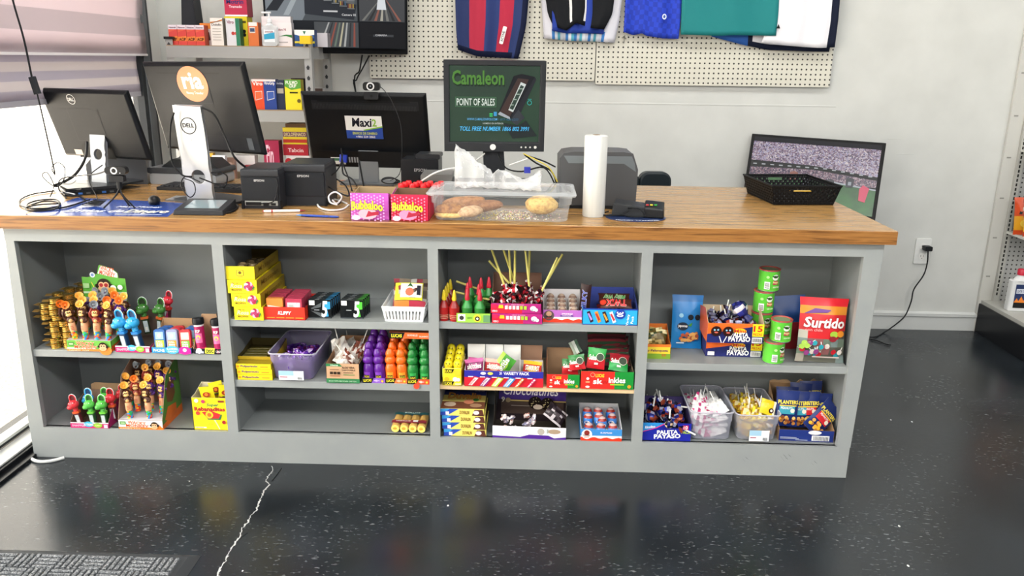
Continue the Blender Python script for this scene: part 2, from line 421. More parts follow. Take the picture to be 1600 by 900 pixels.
for x0, x1, z_, m_ in ((.043, .7371, .425, MG), (.7754, 1.4875, .557, MG), (.7754, 1.4875, .325, MG), (1.5241, 2.2238, .565, MG),
                       (1.5241, 2.2238, .325, c('d8bd93', .55)), (2.2621, 2.968, .428, MG)):
    s_ = MB(); s_.box(x0-.003, .010, z_-(.018 if m_ != MG else .027), x1+.003, D_, z_, m_); s_.build('shelf', cab, bevel=.0015)
edge_w, _, _ = noisecol('laminate_edge', [(.30, '5e3a17'), (.45, '8a5c2a'), (.6, '9c6c36'), (.75, '6e461e')], 5, .35, stretch=(1.2, 12, 26), detail=9, distortion=.8)
top = MB(); top.box(-.12, -.03, .8802, 3.062, .9135, HT, wood); top.quad([(-.12, -.0303, .8802), (3.062, -.0303, .8802), (3.062, -.0303, HT-.002), (-.12, -.0303, HT-.002)], edge_w)
tag(top.build('worktop', bevel=.003), 'long wood-grain laminate worktop lying on the grey cabinet', 'worktop')
# ================================================================== product builders
KR = c('a98b6a', .8); KRD = c('8d7152', .8); WH = c('eeeeea', .5)
def tray(label, pL, pR, z, d, hf, hb=None, co='ffffff', ci=None, pr=None, name='display_box', cat='box', rot=None, group=None, hm=None, side=None, back=True, y=None, fl=True, ps=None, hback=None):
    """open carton: pL/pR = front bottom corners in the photo, z = the board it stands on.
    hf = front height, hb = back height, hm = height of the sides at mid depth"""
    a = at(*pL, z=z); b_ = at(*pR, z=z)
    if rot is None: rot = 0
    w = (b_.x-a.x)/math.cos(rot)
    if y is not None:
        a = at(*pL, y=y); a.z = z; b_ = at(*pR, y=y); w = (b_.x-a.x)/math.cos(rot)
    a.y = max(a.y, .004)
    hb = hb or hf; mo = c(co) if isinstance(co, str) else co; mi_ = (c(ci, .8) if isinstance(ci, str) else ci) or KR
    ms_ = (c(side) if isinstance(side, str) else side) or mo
    r = thing(name, label, cat, (a.x, a.y, z), rot, group)
    mb = MB(); t = .0016; hm = hm if hm is not None else hf
    mb.panel([(0, 0, 0), (w, 0, 0), (w, 0, hf), (0, 0, hf)], (0, t, 0), mo, mi_)
    if back: mb.panel([(w, d, 0), (0, d, 0), (0, d, hb), (w, d, hb)], (0, -t, 0), hback or mo, mi_)
    yk = d*.35
    mb.panel([(0, d, 0), (0, 0, 0), (0, 0, hf), (0, yk, hm), (0, d, hb)], (t, 0, 0), ms_, mi_)
    mb.panel([(w, 0, 0), (w, d, 0), (w, d, hb), (w, yk, hm), (w, 0, hf)], (-t, 0, 0), ms_, mi_)
    if fl: mb.panel([(0, 0, .001), (0, d, .001), (w, d, .001), (w, 0, .001)], (0, 0, .001), mi_, mi_)
    if pr: pr(mb, w, hf)
    if ps:   # print on the right side
        mb.T = Mx.Translation((w, 0, 0)) @ Mx.Rotation(PI/2, 4, 'Z'); mb.k = 0; ps(mb, d, hf); mb.T = Mx.Identity(4)
    mb.build('carton', r)
    r['_w'] = w; r['_d'] = d
    return r
def inn(r, x, y, z=0):
    "point of a tray's inside, in the room"
    a = r.rotation_euler[2]; l = r.location
    return V((l.x+x*math.cos(a)-y*math.sin(a), l.y+x*math.sin(a)+y*math.cos(a), l.z+z))
def carton(label, pL, pR, z, d, h, co, pr=None, name='candy_box', cat='box', rot=0, group=None, top=None, side=None, y=None, pt=None, ps=None):
    "closed carton"
    a = at(*pL, z=z); b_ = at(*pR, z=z)
    if y is not None: a = at(*pL, y=y); b_ = at(*pR, y=y); a.z = z
    w = (b_.x-a.x)/math.cos(rot); a.y = max(a.y, .004)
    mb = MB(); mo = c(co) if isinstance(co, str) else co
    mb.box(0, 0, 0, w, d, h, mo)
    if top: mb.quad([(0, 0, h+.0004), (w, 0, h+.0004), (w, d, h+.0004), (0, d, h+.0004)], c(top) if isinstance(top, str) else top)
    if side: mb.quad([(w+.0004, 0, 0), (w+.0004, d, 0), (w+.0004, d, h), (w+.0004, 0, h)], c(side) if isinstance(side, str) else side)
    if pr: pr(mb, w, h)
    if pt: mb.T = Mx.Translation((0, 0, h)) @ Mx.Rotation(-PI/2, 4, 'X'); mb.k = 3; pt(mb, w, d); mb.T = Mx.Identity(4)
    if ps: mb.T = Mx.Translation((w, 0, 0)) @ Mx.Rotation(PI/2, 4, 'Z'); mb.k = 3; ps(mb, d, h); mb.T = Mx.Identity(4)
    o = mb.build(name); o.location = (a.x, a.y, z); o.rotation_euler = (0, 0, rot)
    tag(o, label, cat, group); o['_w'] = w
    return o
def pillow(w, h, t, paint, back='888888', nu=10, nv=12, seal=.08, over=None, crinkle=.004, rough=.3):
    "sealed foil bag standing in x,z; paint(u,v) gives the colour, over(mb) adds print"
    mb = MB(); rnd = random.Random(int(w*1e5)+int(h*1e4))
    cr_ = {}
    def yy(u, v):
        if v < seal or v > 1-seal: e = 0
        else:
            q = (v-seal)/(1-2*seal); e = (1-abs(2*q-1)**3)
        return t/2*e*(1-abs(2*u-1)**3)
    def pt(u, v, s_):
        k = (round(u, 3), round(v, 3), s_)
        if k not in cr_: cr_[k] = rnd.uniform(-crinkle, crinkle)
        pin = 1-.06*(1-abs(2*v-1)**4)
        return ((u-.5)*w*pin, s_*(yy(u, v)+.0008)+(cr_[k] if 0 < u < 1 else 0)*.6, v*h)
    for s_ in (-1, 1):
        for i in range(nu):
            for j in range(nv):
                q = [pt((i+a)/nu, (j+b_)/nv, s_) for a, b_ in ((0, 0), (1, 0), (1, 1), (0, 1))]
                if s_ > 0: q = q[::-1]
                col_ = paint((i+.5)/nu, (j+.5)/nv) if s_ < 0 else back
                mb.add(q, [(0, 1, 2, 3)], c(col_, rough) if isinstance(col_, str) else col_, True)
    if over:
        mb.py = -.0025; mb.W = lambda q: (q[0], q[1]-yy(min(max(q[0]/w+.5, 0), 1), min(max(q[2]/h, 0), 1))-crinkle*.4, q[2])
        over(mb, w, h); mb.W = None
    return mb
def put(o, loc_, rot=(0, 0, 0), label=None, cat=None, group=None):
    o.location = loc_; o.rotation_euler = rot; used.add(o)
    return tag(o, label, cat, group)

# ---- lollipop: wrapped head and a stick, drawn with the stick pointing up
def lolly(cols, stick='efefe8', sl=.075, hr=.015, flat=.75, sr=.0019, seed=0, skirt=True, name='lollipop'):
    random.seed(seed)
    r = thing(name, 'x', 'lollipop', (0, 0, 0))
    mb = MB(); ms_ = [c(q, .25, .25) for q in cols]
    mb.ell((0, 0, hr), (hr, hr*flat, hr*1.05), None, 9, 6, .12, ms_)
    if skirt:
        n = 10
        a = [(hr*.28*math.cos(2*PI*k/n), hr*.28*math.sin(2*PI*k/n), hr*1.85) for k in range(n)]
        b_ = [(hr*(.55+.35*random.random())*math.cos(2*PI*k/n), hr*(.5+.3*random.random())*math.sin(2*PI*k/n), hr*(2.3+random.random()*.6)) for k in range(n)]
        for k in range(n): mb.add([a[k], a[(k+1) % n], b_[(k+1) % n], b_[k]], [(0, 1, 2, 3)], random.choice(ms_), True)
    mb.build('wrapper', r)
    s_ = MB(); s_.tube([(0, 0, hr*1.2), (0, 0, hr*1.6+sl)], sr, c(stick, .5), 7); s_.build('stick', r)
    return r
def rnd(cols, seed, low=None):
    r = random.Random(seed); cache = {}
    def f(u, v):
        if low is not None and v < low: return cols[-1]
        k = (round(u, 3), round(v, 3))
        if k not in cache: cache[k] = r.choice(cols)
        return cache[k]
    return f
def lolly2(cols, stick, sl, w, h, seed, t=.016):
    "flat paper- or foil-wrapped lollipop: creased wrapper with ragged hem, stick out of it"
    random.seed(seed); r = thing('lollipop', 'x', 'lollipop'); mb = MB(); ms_ = [c(q, .35, .05) for q in cols]
    nu, nv = 6, 5; P = {}
    for s_ in (-1, 1):
        for i in range(nu+1):
            for j in range(nv+1):
                u, v = i/nu, j/nv; e = (1-abs(2*u-1)**2)*(1-abs(2*v-1)**3)
                edge = i in (0, nu) or j in (0, nv)
                if edge and s_ == 1: P[s_, i, j] = P[-1, i, j]; continue
                wd = w*(1-.25*v)+random.uniform(-.004, .004)
                P[s_, i, j] = ((u-.5)*wd, s_*t/2*e*random.uniform(.5, 1.4)+random.uniform(-.0035, .0035), h*v+random.uniform(-.005, .005))
    for s_ in (-1, 1):
        for i in range(nu):
            for j in range(nv):
                q = [P[s_, i, j], P[s_, i+1, j], P[s_, i+1, j+1], P[s_, i, j+1]]
                mb.add(q if s_ < 0 else q[::-1], [(0, 1, 2), (0, 2, 3)], random.choice(ms_), False)
    mb.build('wrapper', r)
    s2 = MB(); s2.tube([(0, 0, h*.7), (0, 0, h+sl)], .0018, c(stick, .5), 7); s2.build('stick', r)
    return r
# ---- small wrapped sweet / flat wrapper scrap
def packet(w, h, t, cols, over=None, seed=1, name='candy_packet', metal=0):
    random.seed(seed)
    def pc(u, v):
        return cols[int(v*len(cols)*.999)] if not callable(cols) else cols(u, v)
    mb = pillow(w, h, t, pc, back=cols[0] if not callable(cols) else '777777', nu=6, nv=8, over=over, crinkle=.003)
    return tag(mb.build(name), 'x', 'packet')

# ---- monkey candy toy: tube of beads, body, head and a raised suction cup
BEADS = ['d8322c', '2c8ad0', '2fae4a', 'f0c020', 'e87820', '35b5b0']
def monkey(body, cup, seed):
    random.seed(seed)
    r = thing('candy_toy', 'x', 'toy')
    t = MB(); BM = [c(q, .35) for q in BEADS]
    for i in range(6):
        a0 = i*.005
        for k in range(8):
            t0, t1 = 2*PI*k/8+i*.3, 2*PI*(k+1)/8+i*.3; rr = .0095
            t.add([(rr*math.cos(q), rr*math.sin(q), z_) for q, z_ in ((t0, a0), (t1, a0), (t1, a0+.005), (t0, a0+.005))], [(0, 1, 2, 3)], random.choice(BM), True)
    t.lathe([(0, .0001), (.0095, 0)], c('d0d0d0'), 8)
    t.build('candy_tube', r)
    l = MB(); l.lathe([(.0103, .028), (.0106, .03), (.0106, .054), (.0095, .056), (0, .056)], c('dba277', .5), 12)
    l.py = -.0106
    for z_ in (.034, .039, .044): l.rect(-.005, z_, .004, z_+.002, c('b5523a'))
    l.build('paper_band', r)
    bm_ = MB(); b1 = c(body, .4); b2 = c('e8b070', .5)
    bm_.ell((0, 0, .066), (.0125, .011, .013), b1, 10, 6); bm_.ell((0, -.006, .064), (.0075, .0065, .008), b2, 8, 5)
    bm_.tube([(.010, 0, .071), (.016, -.006, .064), (.008, -.013, .062)], .0036, b1, 6)
    bm_.tube([(-.010, 0, .071), (-.017, -.002, .082), (-.012, -.004, .1), (-.004, -.004, .112)], .0036, b1, 6)
    bm_.build('monkey_body', r)
    h = MB(); h.ell((0, -.001, .089), (.0145, .012, .014), b1, 12, 8); h.ell((-.0165, 0, .089), (.0045, .003, .005), b1, 8, 5); h.ell((.0165, 0, .089), (.0045, .003, .005), b1, 8, 5)
    h.ell((0, -.0075, .0845), (.0098, .0078, .0065), c('eec27c', .5), 10, 6); h.ell((-.0035, -.0085, .0925), (.0052, .0055, .006), c('eec27c', .5), 8, 5); h.ell((.0035, -.0085, .0925), (.0052, .0055, .006), c('eec27c', .5), 8, 5)
    h.ell((-.0032, -.0138, .0925), (.0017, .001, .0024), c('141414', .3), 6, 4); h.ell((.0032, -.0138, .0925), (.0017, .001, .0024), c('141414', .3), 6, 4)
    h.build('monkey_head', r)
    k = MB(); mc_ = c(cup, .35); ax = (random.uniform(-.5, .5), random.uniform(-.3, .5))
    k.T = TR(-.003, -.004, .118, 1.15+ax[1], 0, ax[0])
    k.lathe([(0, -.012), (.005, -.011), (.006, -.004), (.007, 0), (.0125, .003), (.0135, .0048), (.0115, .0045), (.006, -.001), (.0045, -.003), (.0035, .0005), (0, .001)], mc_, 16)
    k.build('suction_cup', r)
    return r
# ---- snapping dinosaur head toy
def snapper(col, dark, box='d07030'):
    r = thing('snapper_toy', 'x', 'toy'); m1 = c(col, .35); m2 = c(dark, .4)
    a = MB(); a.rbox(-.0105, -.008, 0, .0105, .008, .052, m2, .003, 3, 'z'); a.py = -.0082
    a.rect(-.007, .006, .007, .046, c('b8c4c8', .3)); a.rect(-.004, .012, .004, .024, c('e8e8e0')); a.build('candy_case', r)
    b_ = MB(); b_.rbox(-.0125, -.009, .052, .0125, .009, .060, c(box, .4), .002, 2, 'z')
    for k in range(3): b_.lathe([(.008, .060+k*.005), (.0095, .0625+k*.005), (.008, .065+k*.005)], m1, 12)
    b_.build('spring_neck', r)
    h = MB(); h.ell((0, -.002, .088), (.021, .016, .017), m1, 14, 8); h.ell((-.008, -.012, .082), (.013, .012, .010), m1, 12, 6)
    h.ell((-.0085, -.0105, .096), (.005, .005, .005), m1, 8, 5); h.ell((.0085, -.0105, .096), (.005, .005, .005), m1, 8, 5)
    h.ell((-.0085, -.0145, .097), (.002, .002, .002), c('f2f2f2'), 6, 4); h.ell((.0085, -.0145, .097), (.002, .002, .002), c('f2f2f2'), 6, 4)
    h.build('dinosaur_head', r)
    j = MB(); P = [(.003+x*.95, 0, .098+(z_-.096)*.85) for x, z_ in ((-.010, .096), (-.0125, .108), (-.010, .122), (0, .129), (.010, .122), (.0125, .108), (.010, .096))]
    j.tube(P, .0026, m1, 6); j.add([(x*1.0, .002, z_) for x, y_, z_ in P], [tuple(range(len(P)))], c(dark, .5)); j.build('open_jaw', r)
    e = MB(); e.tube([(x*1.18, -.0006, .108+(z_-.108)*1.14) for x, y_, z_ in P], .0011, c('e9f1ee', .4), 5); e.build('jaw_rim', r)
    return r
# ---- squeeze bottle with a knobbly cap (sour candy)
def squeeze(col, lab, rough=.25, h=.075, capc=None):
    r = thing('candy_bottle', 'x', 'bottle'); m1 = c(col, rough); cc_ = c(capc or col, rough)
    a = MB(); a.T = Mx.Diagonal((1, 1, 1.22, 1)); a.lathe([(0, 0), (.0135, .0005), (.015, .004), (.015, .030), (.0125, .038), (.010, .041)], m1, 16); a.build('bottle_body', r)
    b_ = MB(); b_.T = Mx.Diagonal((1, 1, 1.22, 1)); b_.lathe([(.0105, .0405), (.0145, .044), (.0155, .050), (.0125, .056), (.0105, .058), (.0125, .062), (.011, h*.9), (.006, h), (0, h+.001)], cc_, 14)
    b_.build('cap', r)
    l = MB(); l.py = -.0153; l.W = lambda q: (.0154*math.sin(q[0]/.0154), -.0154*math.cos(q[0]/.0154)+(q[1]+.0153), q[2])
    l.rect(-.0095, .006, .0095, .028, c(lab)); l.rect(-.008, .010, .008, .020, c('1d1d1d')); l.txt('LUCAS', -.0072, .0125, .0072, .0178, 'f4e43a', .03)
    l.build('bottle_label', r)
    return r
# ---- chocolate egg in printed foil
def egg(c1, c2, c3):
    mb = MB(); prof = [(0, 0), (.008, .001), (.0138, .006), (.0165, .014), (.0168, .020), (.0155, .030), (.0120, .038), (.0070, .0432), (0, .0452)]
    cols = [c1, c1, c1, c1, c1, c2, c3, c3]
    mb.lathe(prof, [c(q, .25) for q in cols], 16)
    mb.W = lambda q: ((.0172-abs(q[2]-.018)*.10)*math.sin(q[0]/.017), -(.0172-abs(q[2]-.018)*.10)*math.cos(q[0]/.017)+q[1], q[2]); mb.py = 0
    mb.disc(0, .016, .0098, c('f6f4f0', .3), 14, .0065); mb.txt('Kinder', -.0075, .0165, .0075, .0205, '2a2a2a', .02); mb.txt('JOY', -.0065, .0108, .0065, .0155, 'b3301f', .05)
    mb.W = None
    return tag(mb.build('chocolate_egg'), 'x', 'egg')
# ================================================================== bay 1 (left), upper shelf
Z = .4253
# bundles of gold foil coins
GOLD, _, _ = noisecol('gold_foil', [(.3, 'b08a42'), (.5, 'd8b860'), (.7, 'ecd488')], 40, .25, metal=.9)
cp_ = thing('coin_bundle', 'bundle of gold foil chocolate coins in the heap beside the monkey display', 'candy')
a = MB()
for k in range(3): a.lathe([(0, k*.0064), (.0165, k*.0064), (.0190, k*.0064+.0014), (.0190, k*.0064+.0045), (.0165, k*.0064+.0060), (0, k*.0064+.0060)], GOLD, 18)
a.build('coins', cp_)
a = MB(); a.panel([(-.040, -.012, .010), (-.018, -.014, .010), (-.018, .014, .0105), (-.041, .013, .0112)], (0, 0, .0008), c('b8934a', .35, .5)); a.build('wrapper_flap', cp_)
for (x, y, n, z0) in ((.118, .035, 5, 0), (.158, .04, 5, 0), (.105, .10, 5, 0), (.150, .10, 5, 0), (.085, .17, 5, 0), (.13, .18, 5, 0),
                      (.085, .045, 3, 5), (.128, .04, 4, 5), (.100, .11, 4, 5), (.150, .098, 4, 5), (.105, .18, 4, 5), (.15, .19, 4, 5), (.19, .19, 8, 0), (.12, .25, 9, 0), (.17, .25, 9, 0), (.23, .22, 9, 0)):
    for k in range(n):
        zz = Z+(z0+k)*.0212
        place(cp_, (x+random.uniform(-.004, .004), y+random.uniform(-.003, .003), zz), (0, 0, random.uniform(-.45, .45)), group='gold coin bundles')
# the monkey display box
MGRN = c('5cae3a', .45)
def monkeyface(mb, x, z, r, glasses=True):
    mb.disc(x-r*.95, z+r*.05, r*.3, '2a1d14', 12); mb.disc(x+r*.95, z+r*.05, r*.3, '2a1d14', 12)
    mb.disc(x, z+r*.1, r, '2a1d14', 20); mb.disc(x-r*.32, z+r*.2, r*.42, 'e9b98a', 14); mb.disc(x+r*.32, z+r*.2, r*.42, 'e9b98a', 14); mb.disc(x, z-r*.4, r*.85, 'e9b98a', 18, r*.55)
    if glasses:
        mb.disc(x-r*.34, z+r*.18, r*.28, 'a01c22', 12); mb.disc(x+r*.34, z+r*.18, r*.28, 'a01c22', 12)
    else:
        mb.disc(x-r*.3, z+r*.2, r*.16, '1a1a1a', 8); mb.disc(x+r*.3, z+r*.2, r*.16, '1a1a1a', 8)
    mb.rect(x-r*.4, z-r*.5, x+r*.4, z-r*.42, '5a2a18')
def monkey_front(mb, w, h):
    mb.rect(0, 0, w, h*.22, 'e8842e'); mb.rect(0, h*.22, w*.62, h*.34, 'f3efe6'); mb.disc(w*.86, h*.1, h*.55, 'e8842e', 16, h*.42)
    mb.rect(w*.04, h*.5, w*.17, h*.85, '3f8a34'); mb.rect(w*.06, h*.6, w*.15, h*.75, 'b8d8a0')
    mb.txt('WACKY', w*.22, h*.58, w*.62, h*.9, 'f0602c', .04, out='f4f0e4', ow=.06, ang=-.06); mb.txt('MONKEY', w*.18, h*.26, w*.68, h*.56, 'f0602c', .04, out='f4f0e4', ow=.06, ang=-.04)
    mb.txt('CANDY TOY', w*.04, h*.05, w*.5, h*.16, 'f6e6d0', .01)
    monkeyface(mb, w*.82, h*.48, h*.38, False)
def side_leaf(mb, d, h):
    mb.poly([(0, 0), (d, 0), (d, h*1.0), (d*.3, h*.6), (0, h*.5)], 'd0672a')
def mheader(r, w, d, z0, z1):
    h = MB(); t = .0018; H = z1-z0
    pts = [(0, 0), (w, 0), (w, H*.72), (w*.86, H*.73), (w*.86, H*.66), (w*.84, H*.84), (w*.72, H*.93), (w*.45, H), (w*.42, H*.98), (w*.36, H*.80), (w*.24, H*.83), (w*.19, H*.76), (w*.17, H*.74), (0, H*.74)]
    h.T = Mx.Translation((0, d, z0)); h.prism([(x, z_) for x, z_ in pts], 0, t, MGRN, KR)
    h.rect(0, H*.40, w, H*.44, 'cfe8c0'); h.rect(w*.12, H*.34, w*.60, H*.40, 'e9efe4')
    h.poly([(w*.47, H*.985), (w*.72, H*.92), (w*.835, H*.83), (w*.83, H*.74), (w*.66, H*.76), (w*.38, H*.82)], 'eaf3e6')
    h.txt('WACKY', w*.46, H*.87, w*.76, H*.96, 'e8592c', .04, ang=-.22); h.txt('MONKEY', w*.43, H*.775, w*.78, H*.865, 'e8592c', .04, ang=-.22)
    h.disc(w*.26, H*.79, w*.062, 'dfe9ee', 14); h.disc(w*.26, H*.79, w*.035, '6a8ac0', 12)
    monkeyface(h, w*.5, H*.56, H*.145); h.rect(w*.03, H*.52, w*.17, H*.62, '9fc98a'); h.poly([(w*.22, H*.66), (w*.24, H*.64), (w*.34, H*.44), (w*.31, H*.44)], 'e9cf3a')
    h.disc(w*.72, H*.53, w*.07, 'e6efe2', 12); h.disc(w*.88, H*.55, w*.06, 'e6efe2', 12)
    h.build('header_card', r)
md = tray('green monkey display box with a tall printed header, standing beside the gold coins', (97, 553.5), (165.5, 556.5), Z, .15, .041, .16, '6cb544', 'b8b4b8', monkey_front, 'display_box', hm=.045, ps=side_leaf)
w_ = md['_w']; mheader(md, w_, .151, .10, .285)
fl_ = MB(); fl_.box(.003, .003, .040, w_-.003, .148, .0412, c('bdb8bc', .5)); fl_.build('holder_card', md)
kinds = {}
def mk(b_, cu):
    if (b_, cu) not in kinds: kinds[(b_, cu)] = monkey(b_, cu, len(kinds)+3)
    return kinds[(b_, cu)]
def cname(b_, cu): return {'4a2618': 'brown', '4b2470': 'purple', '8e3426': 'rust'}[b_], {'ee7a26': 'orange', 'f0b048': 'yellow', '8d9399': 'grey'}[cu]
def monkeys(box, rows, where, grp, zb_=.0, sc_=1.22, kz=1):
    for (fx, fy, b_, cu, tilt, rz, dz) in rows:
        p = inn(box, box['_w']*fx, .145*fy, zb_+dz*kz); bn, cn = cname(b_, cu)
        place(mk(b_, cu), p, (-.08, tilt, rz), f'{bn} monkey candy toy with {cn} suction cup in the {where}', grp+f', {bn} with {cn} cups', sc_)
BR, PU, RB = '4a2618', '4b2470', '8e3426'; OR, YE, GR = 'ee7a26', 'f0b048', '8d9399'
monkeys(md, [(.16, .12, BR, OR, -.12, .5, 0), (.40, .10, BR, YE, -.06, -.2, 0), (.66, .10, RB, GR, .02, .3, 0), (.90, .10, BR, YE, .10, -.6, 0),
             (.0, .38, BR, OR, -.22, .9, .0), (.30, .36, BR, YE, 0, .2, .012), (.55, .38, PU, YE, 0, 0, .012), (.80, .40, RB, OR, .05, .4, .012), (1.0, .42, PU, OR, .12, 0, .008),
             (.2, .65, PU, YE, -.1, .5, .03), (.40, .66, PU, YE, 0, 0, .03), (.62, .62, BR, GR, 0, .7, .026), (.85, .66, PU, OR, .06, .2, .034), (1.02, .66, BR, YE, .1, -.2, .024),
             (.36, .9, BR, GR, 0, 0, .05), (.58, .9, PU, GR, 0, 0, .05), (.75, .9, BR, YE, 0, .4, .048)], 'box on the upper shelf', 'monkey toys on the upper shelf', .0415, 1.1, .35)
# blue, green and red snapper toys in a magenta tray
def snap_front(mb, w, h):
    mb.rect(0, h*.82, w, h, 'e8e8ee'); mb.rect(0, 0, w, h*.80, 'c81f6e')
    mb.txt('SNAPPER', w*.04, h*.25, w*.38, h*.62, 'f2c9de', .03); mb.disc(w*.48, h*.7, w*.13, '3fb0dd', 16, h*.5); mb.txt('X-TREME', w*.36, h*.45, w*.60, h*.85, 'f4f4f4', .03); mb.disc(w*.72, h*.55, w*.12, '8fc23a', 14, h*.45)
    mb.txt('CANDY', w*.66, h*.4, w*.79, h*.68, 'f4f4a0', .03); mb.rect(w*.88, h*.1, w*.98, h*.7, 'f2c9de')
sx = tray('low magenta tray of snapping dinosaur toys between the monkey display and the toy phones', (178, 552), (232.5, 553), Z, .17, .024, .11, 'c81f6e', '6b5a50', snap_front, rot=0, hm=.03)
ww = sx['_w']
sn = {}
def snap(col, dk, box, p, tilt, rz, label, sc_=1, rx=0):
    if (col) not in sn: sn[col] = snapper(col, dk, box)
    return place(sn[col], p, (rx, tilt, rz), label, None, sc_)
snap('2f9fd8', '1d3f66', '1f7ac0', inn(sx, ww*.25, .022, .003), -.10, -.2, 'bright blue snapping dinosaur toy, left of the two in the magenta tray', 1.22, .08)
snap('2f9fd8', '1d3f66', '1f7ac0', inn(sx, ww*.66, .022, .003), -.14, -.2, 'bright blue snapping dinosaur toy, right of the two in the magenta tray', 1.22, .08)
snap('3f7a33', '2b3a24', 'c8622c', inn(sx, ww*.48, .13, .03), -.1, .3, 'dark green snapping dinosaur toy, left of the two behind the blue ones', 1.1)
snap('3f7a33', '2b3a24', 'c8622c', inn(sx, ww*.86, .13, .03), .1, -.3, 'dark green snapping dinosaur toy, right of the two behind the blue ones', 1.1)
snap('cf2f3e', '5a1c22', 'd03a2a', at(262, 503, y=.18), .15, -.3, 'red snapping dinosaur toy standing behind the kraft phone carton', 1.0)
# toy phones
def phone(col, scr, key):
    r = thing('toy_phone', 'x', 'toy'); a = MB(); a.rbox(-.0165, -.006, 0, .0165, .006, .066, c(col, .3), .008, 5, 'y'); a.build('phone_body', r)
    b_ = MB(); b_.py = -.0061; b_.rect(-.012, .036, .012, .058, c(scr, .2)); b_.disc(0, .047, .006, c('d6ecf2', .3), 12); b_.build('screen', r)
    k = MB(); k.py = -.0061; k.rect(-.0125, .006, .0125, .033, key)
    for i in range(3):
        for j in range(3): k.rect(-.0095+i*.0068, .009+j*.0055, -.0045+i*.0068, .0125+j*.0055, c('e9f4f0', .3))
    k.txt('CALL', -.009, .0265, .009, .0315, 'ffffff', .03); k.build('keypad', r)
    return r
def ph_front(mb, w, h):
    mb.rect(0, 0, w*.36, h, '2596d4'); mb.txt('PHONE', w*.04, h*.2, w*.32, h*.75, 'dff2ff', .04); mb.disc(w*.51, h*.6, w*.17, '4fb4e6', 16, h*.75); mb.txt('SLAMMIN', w*.38, h*.62, w*.64, h*.95, 'f2fbff', .03); mb.txt('CANDY', w*.40, h*.2, w*.62, h*.5, 'f2fbff', .03)
    mb.disc(w*.83, h*.55, w*.15, 'd0269a', 16, h*.75); mb.rect(w*.68, 0, w*.98, h*.5, 'd0269a'); mb.disc(w*.83, h*.65, w*.05, 'f5d6ec', 10)
pt_ = tray('low tray of toy phones with blue and magenta front and torn kraft back', (234, 554), (298, 554.5), Z, .11, .021, .098, '2f6db8', 'b08c66', ph_front, hm=.03, side='3a3e52')
pw = pt_['_w']
pks = {}
ph_lab = {'2b62a8': 'blue', '8f93b8': 'lilac grey', 'c02c38': 'red'}
for col, scr, key, fx, fy, txt_ in (('2b62a8', '9cc4dc', 'b7d234', .19, .016, 'frontmost at the left'), ('8f93b8', 'a8d4e6', 'f0a02c', .50, .016, 'frontmost in the middle'), ('c02c38', 'cdd0c0', '7ab83a', .83, .016, 'frontmost at the right'),
                                    ('2b62a8', '9cc4dc', 'b7d234', .23, .036, 'second in the left row'), ('c02c38', 'cdd0c0', '7ab83a', .53, .036, 'second in the middle row'), ('2b62a8', '9cc4dc', 'b7d234', .90, .040, 'second in the right row'),
                                    ('2b62a8', '9cc4dc', 'b7d234', .27, .056, 'third in the left row'), ('c02c38', 'cdd0c0', '7ab83a', .56, .056, 'third in the middle row'), ('2b62a8', '9cc4dc', 'b7d234', .92, .062, 'third in the right row')):
    if col not in pks: pks[col] = phone(col, scr, key)
    place(pks[col], inn(pt_, pw*fx, fy, .003), (-.12, -.05, 0), f'{ph_lab[col]} toy phone of candy, {txt_} of the tray', None, 1.22)
# pink tubes with black lids
def pk_front(mb, w, h):
    mb.rect(0, 0, w, h, '22232a'); mb.disc(w*.2, h*.55, h*.55, 'e4e4ee', 12); mb.rect(w*.08, h*.1, w*.36, h*.5, 'c4c6e0'); mb.poly([(w*.40, h*.12), (w*.72, h*.05), (w*.76, h*1.15), (w*.42, h*1.2)], 'd8e04a'); mb.txt('DISC', w*.46, h*.3, w*.70, h*.85, '24241c', .06); mb.txt('CANDY', w*.79, h*.3, w*.98, h*.7, 'f0f0f0', .03)
kt = tray('low black tray of pink candy tubes pushed against the right post of the first bay', (301, 554), (346, 555), Z, .10, .02, .12, '22232a', 'a98868', pk_front, hm=.06)
kw = kt['_w']
def ptube():
    r = thing('candy_tube', 'x', 'candy tube'); a = MB(); a.lathe([(0, 0), (.0125, 0), (.0125, .012), (.0125, .068)], [c('d8246c', .3), c('d8246c', .3), c('a31a55', .3)], 16)
    a.W = lambda q: (.0128*math.sin(q[0]/.0128), -.0128*math.cos(q[0]/.0128)+q[1]+.0, q[2]); a.rect(-.010, .025, .010, .05, c('e86aa0', .4)); a.disc(0, .04, .006, 'f0d040', 12); a.txt('POP', -.006, .052, .006, .06, 'ffffff', .04); a.W = None
    a.build('tube_body', r)
    b_ = MB(); b_.lathe([(.0125, .068), (.0122, .072)], c('d8d8dc', .3), 16); b_.build('collar', r)
    k = MB(); k.lathe([(.0118, .072), (.0150, .074), (.0155, .084), (.0135, .090), (0, .091)], c('17181b', .35), 16); k.build('lid', r)
    return r
pt3 = ptube()
place(pt3, inn(kt, kw*.22, .02, .003), (-.1, -.08, 0), 'pink candy tube with black lid, at the left of its tray', None, 1.38)
place(pt3, inn(kt, kw*.86, .016, .003), (-.06, -.06, 0), 'pink candy tube with black lid, at the front right touching the post', None, 1.38)
place(pt3, inn(kt, kw*.90, .06, .02), (0, 0, 0), 'pink candy tube with black lid, standing behind the front right one', None, 1.38)

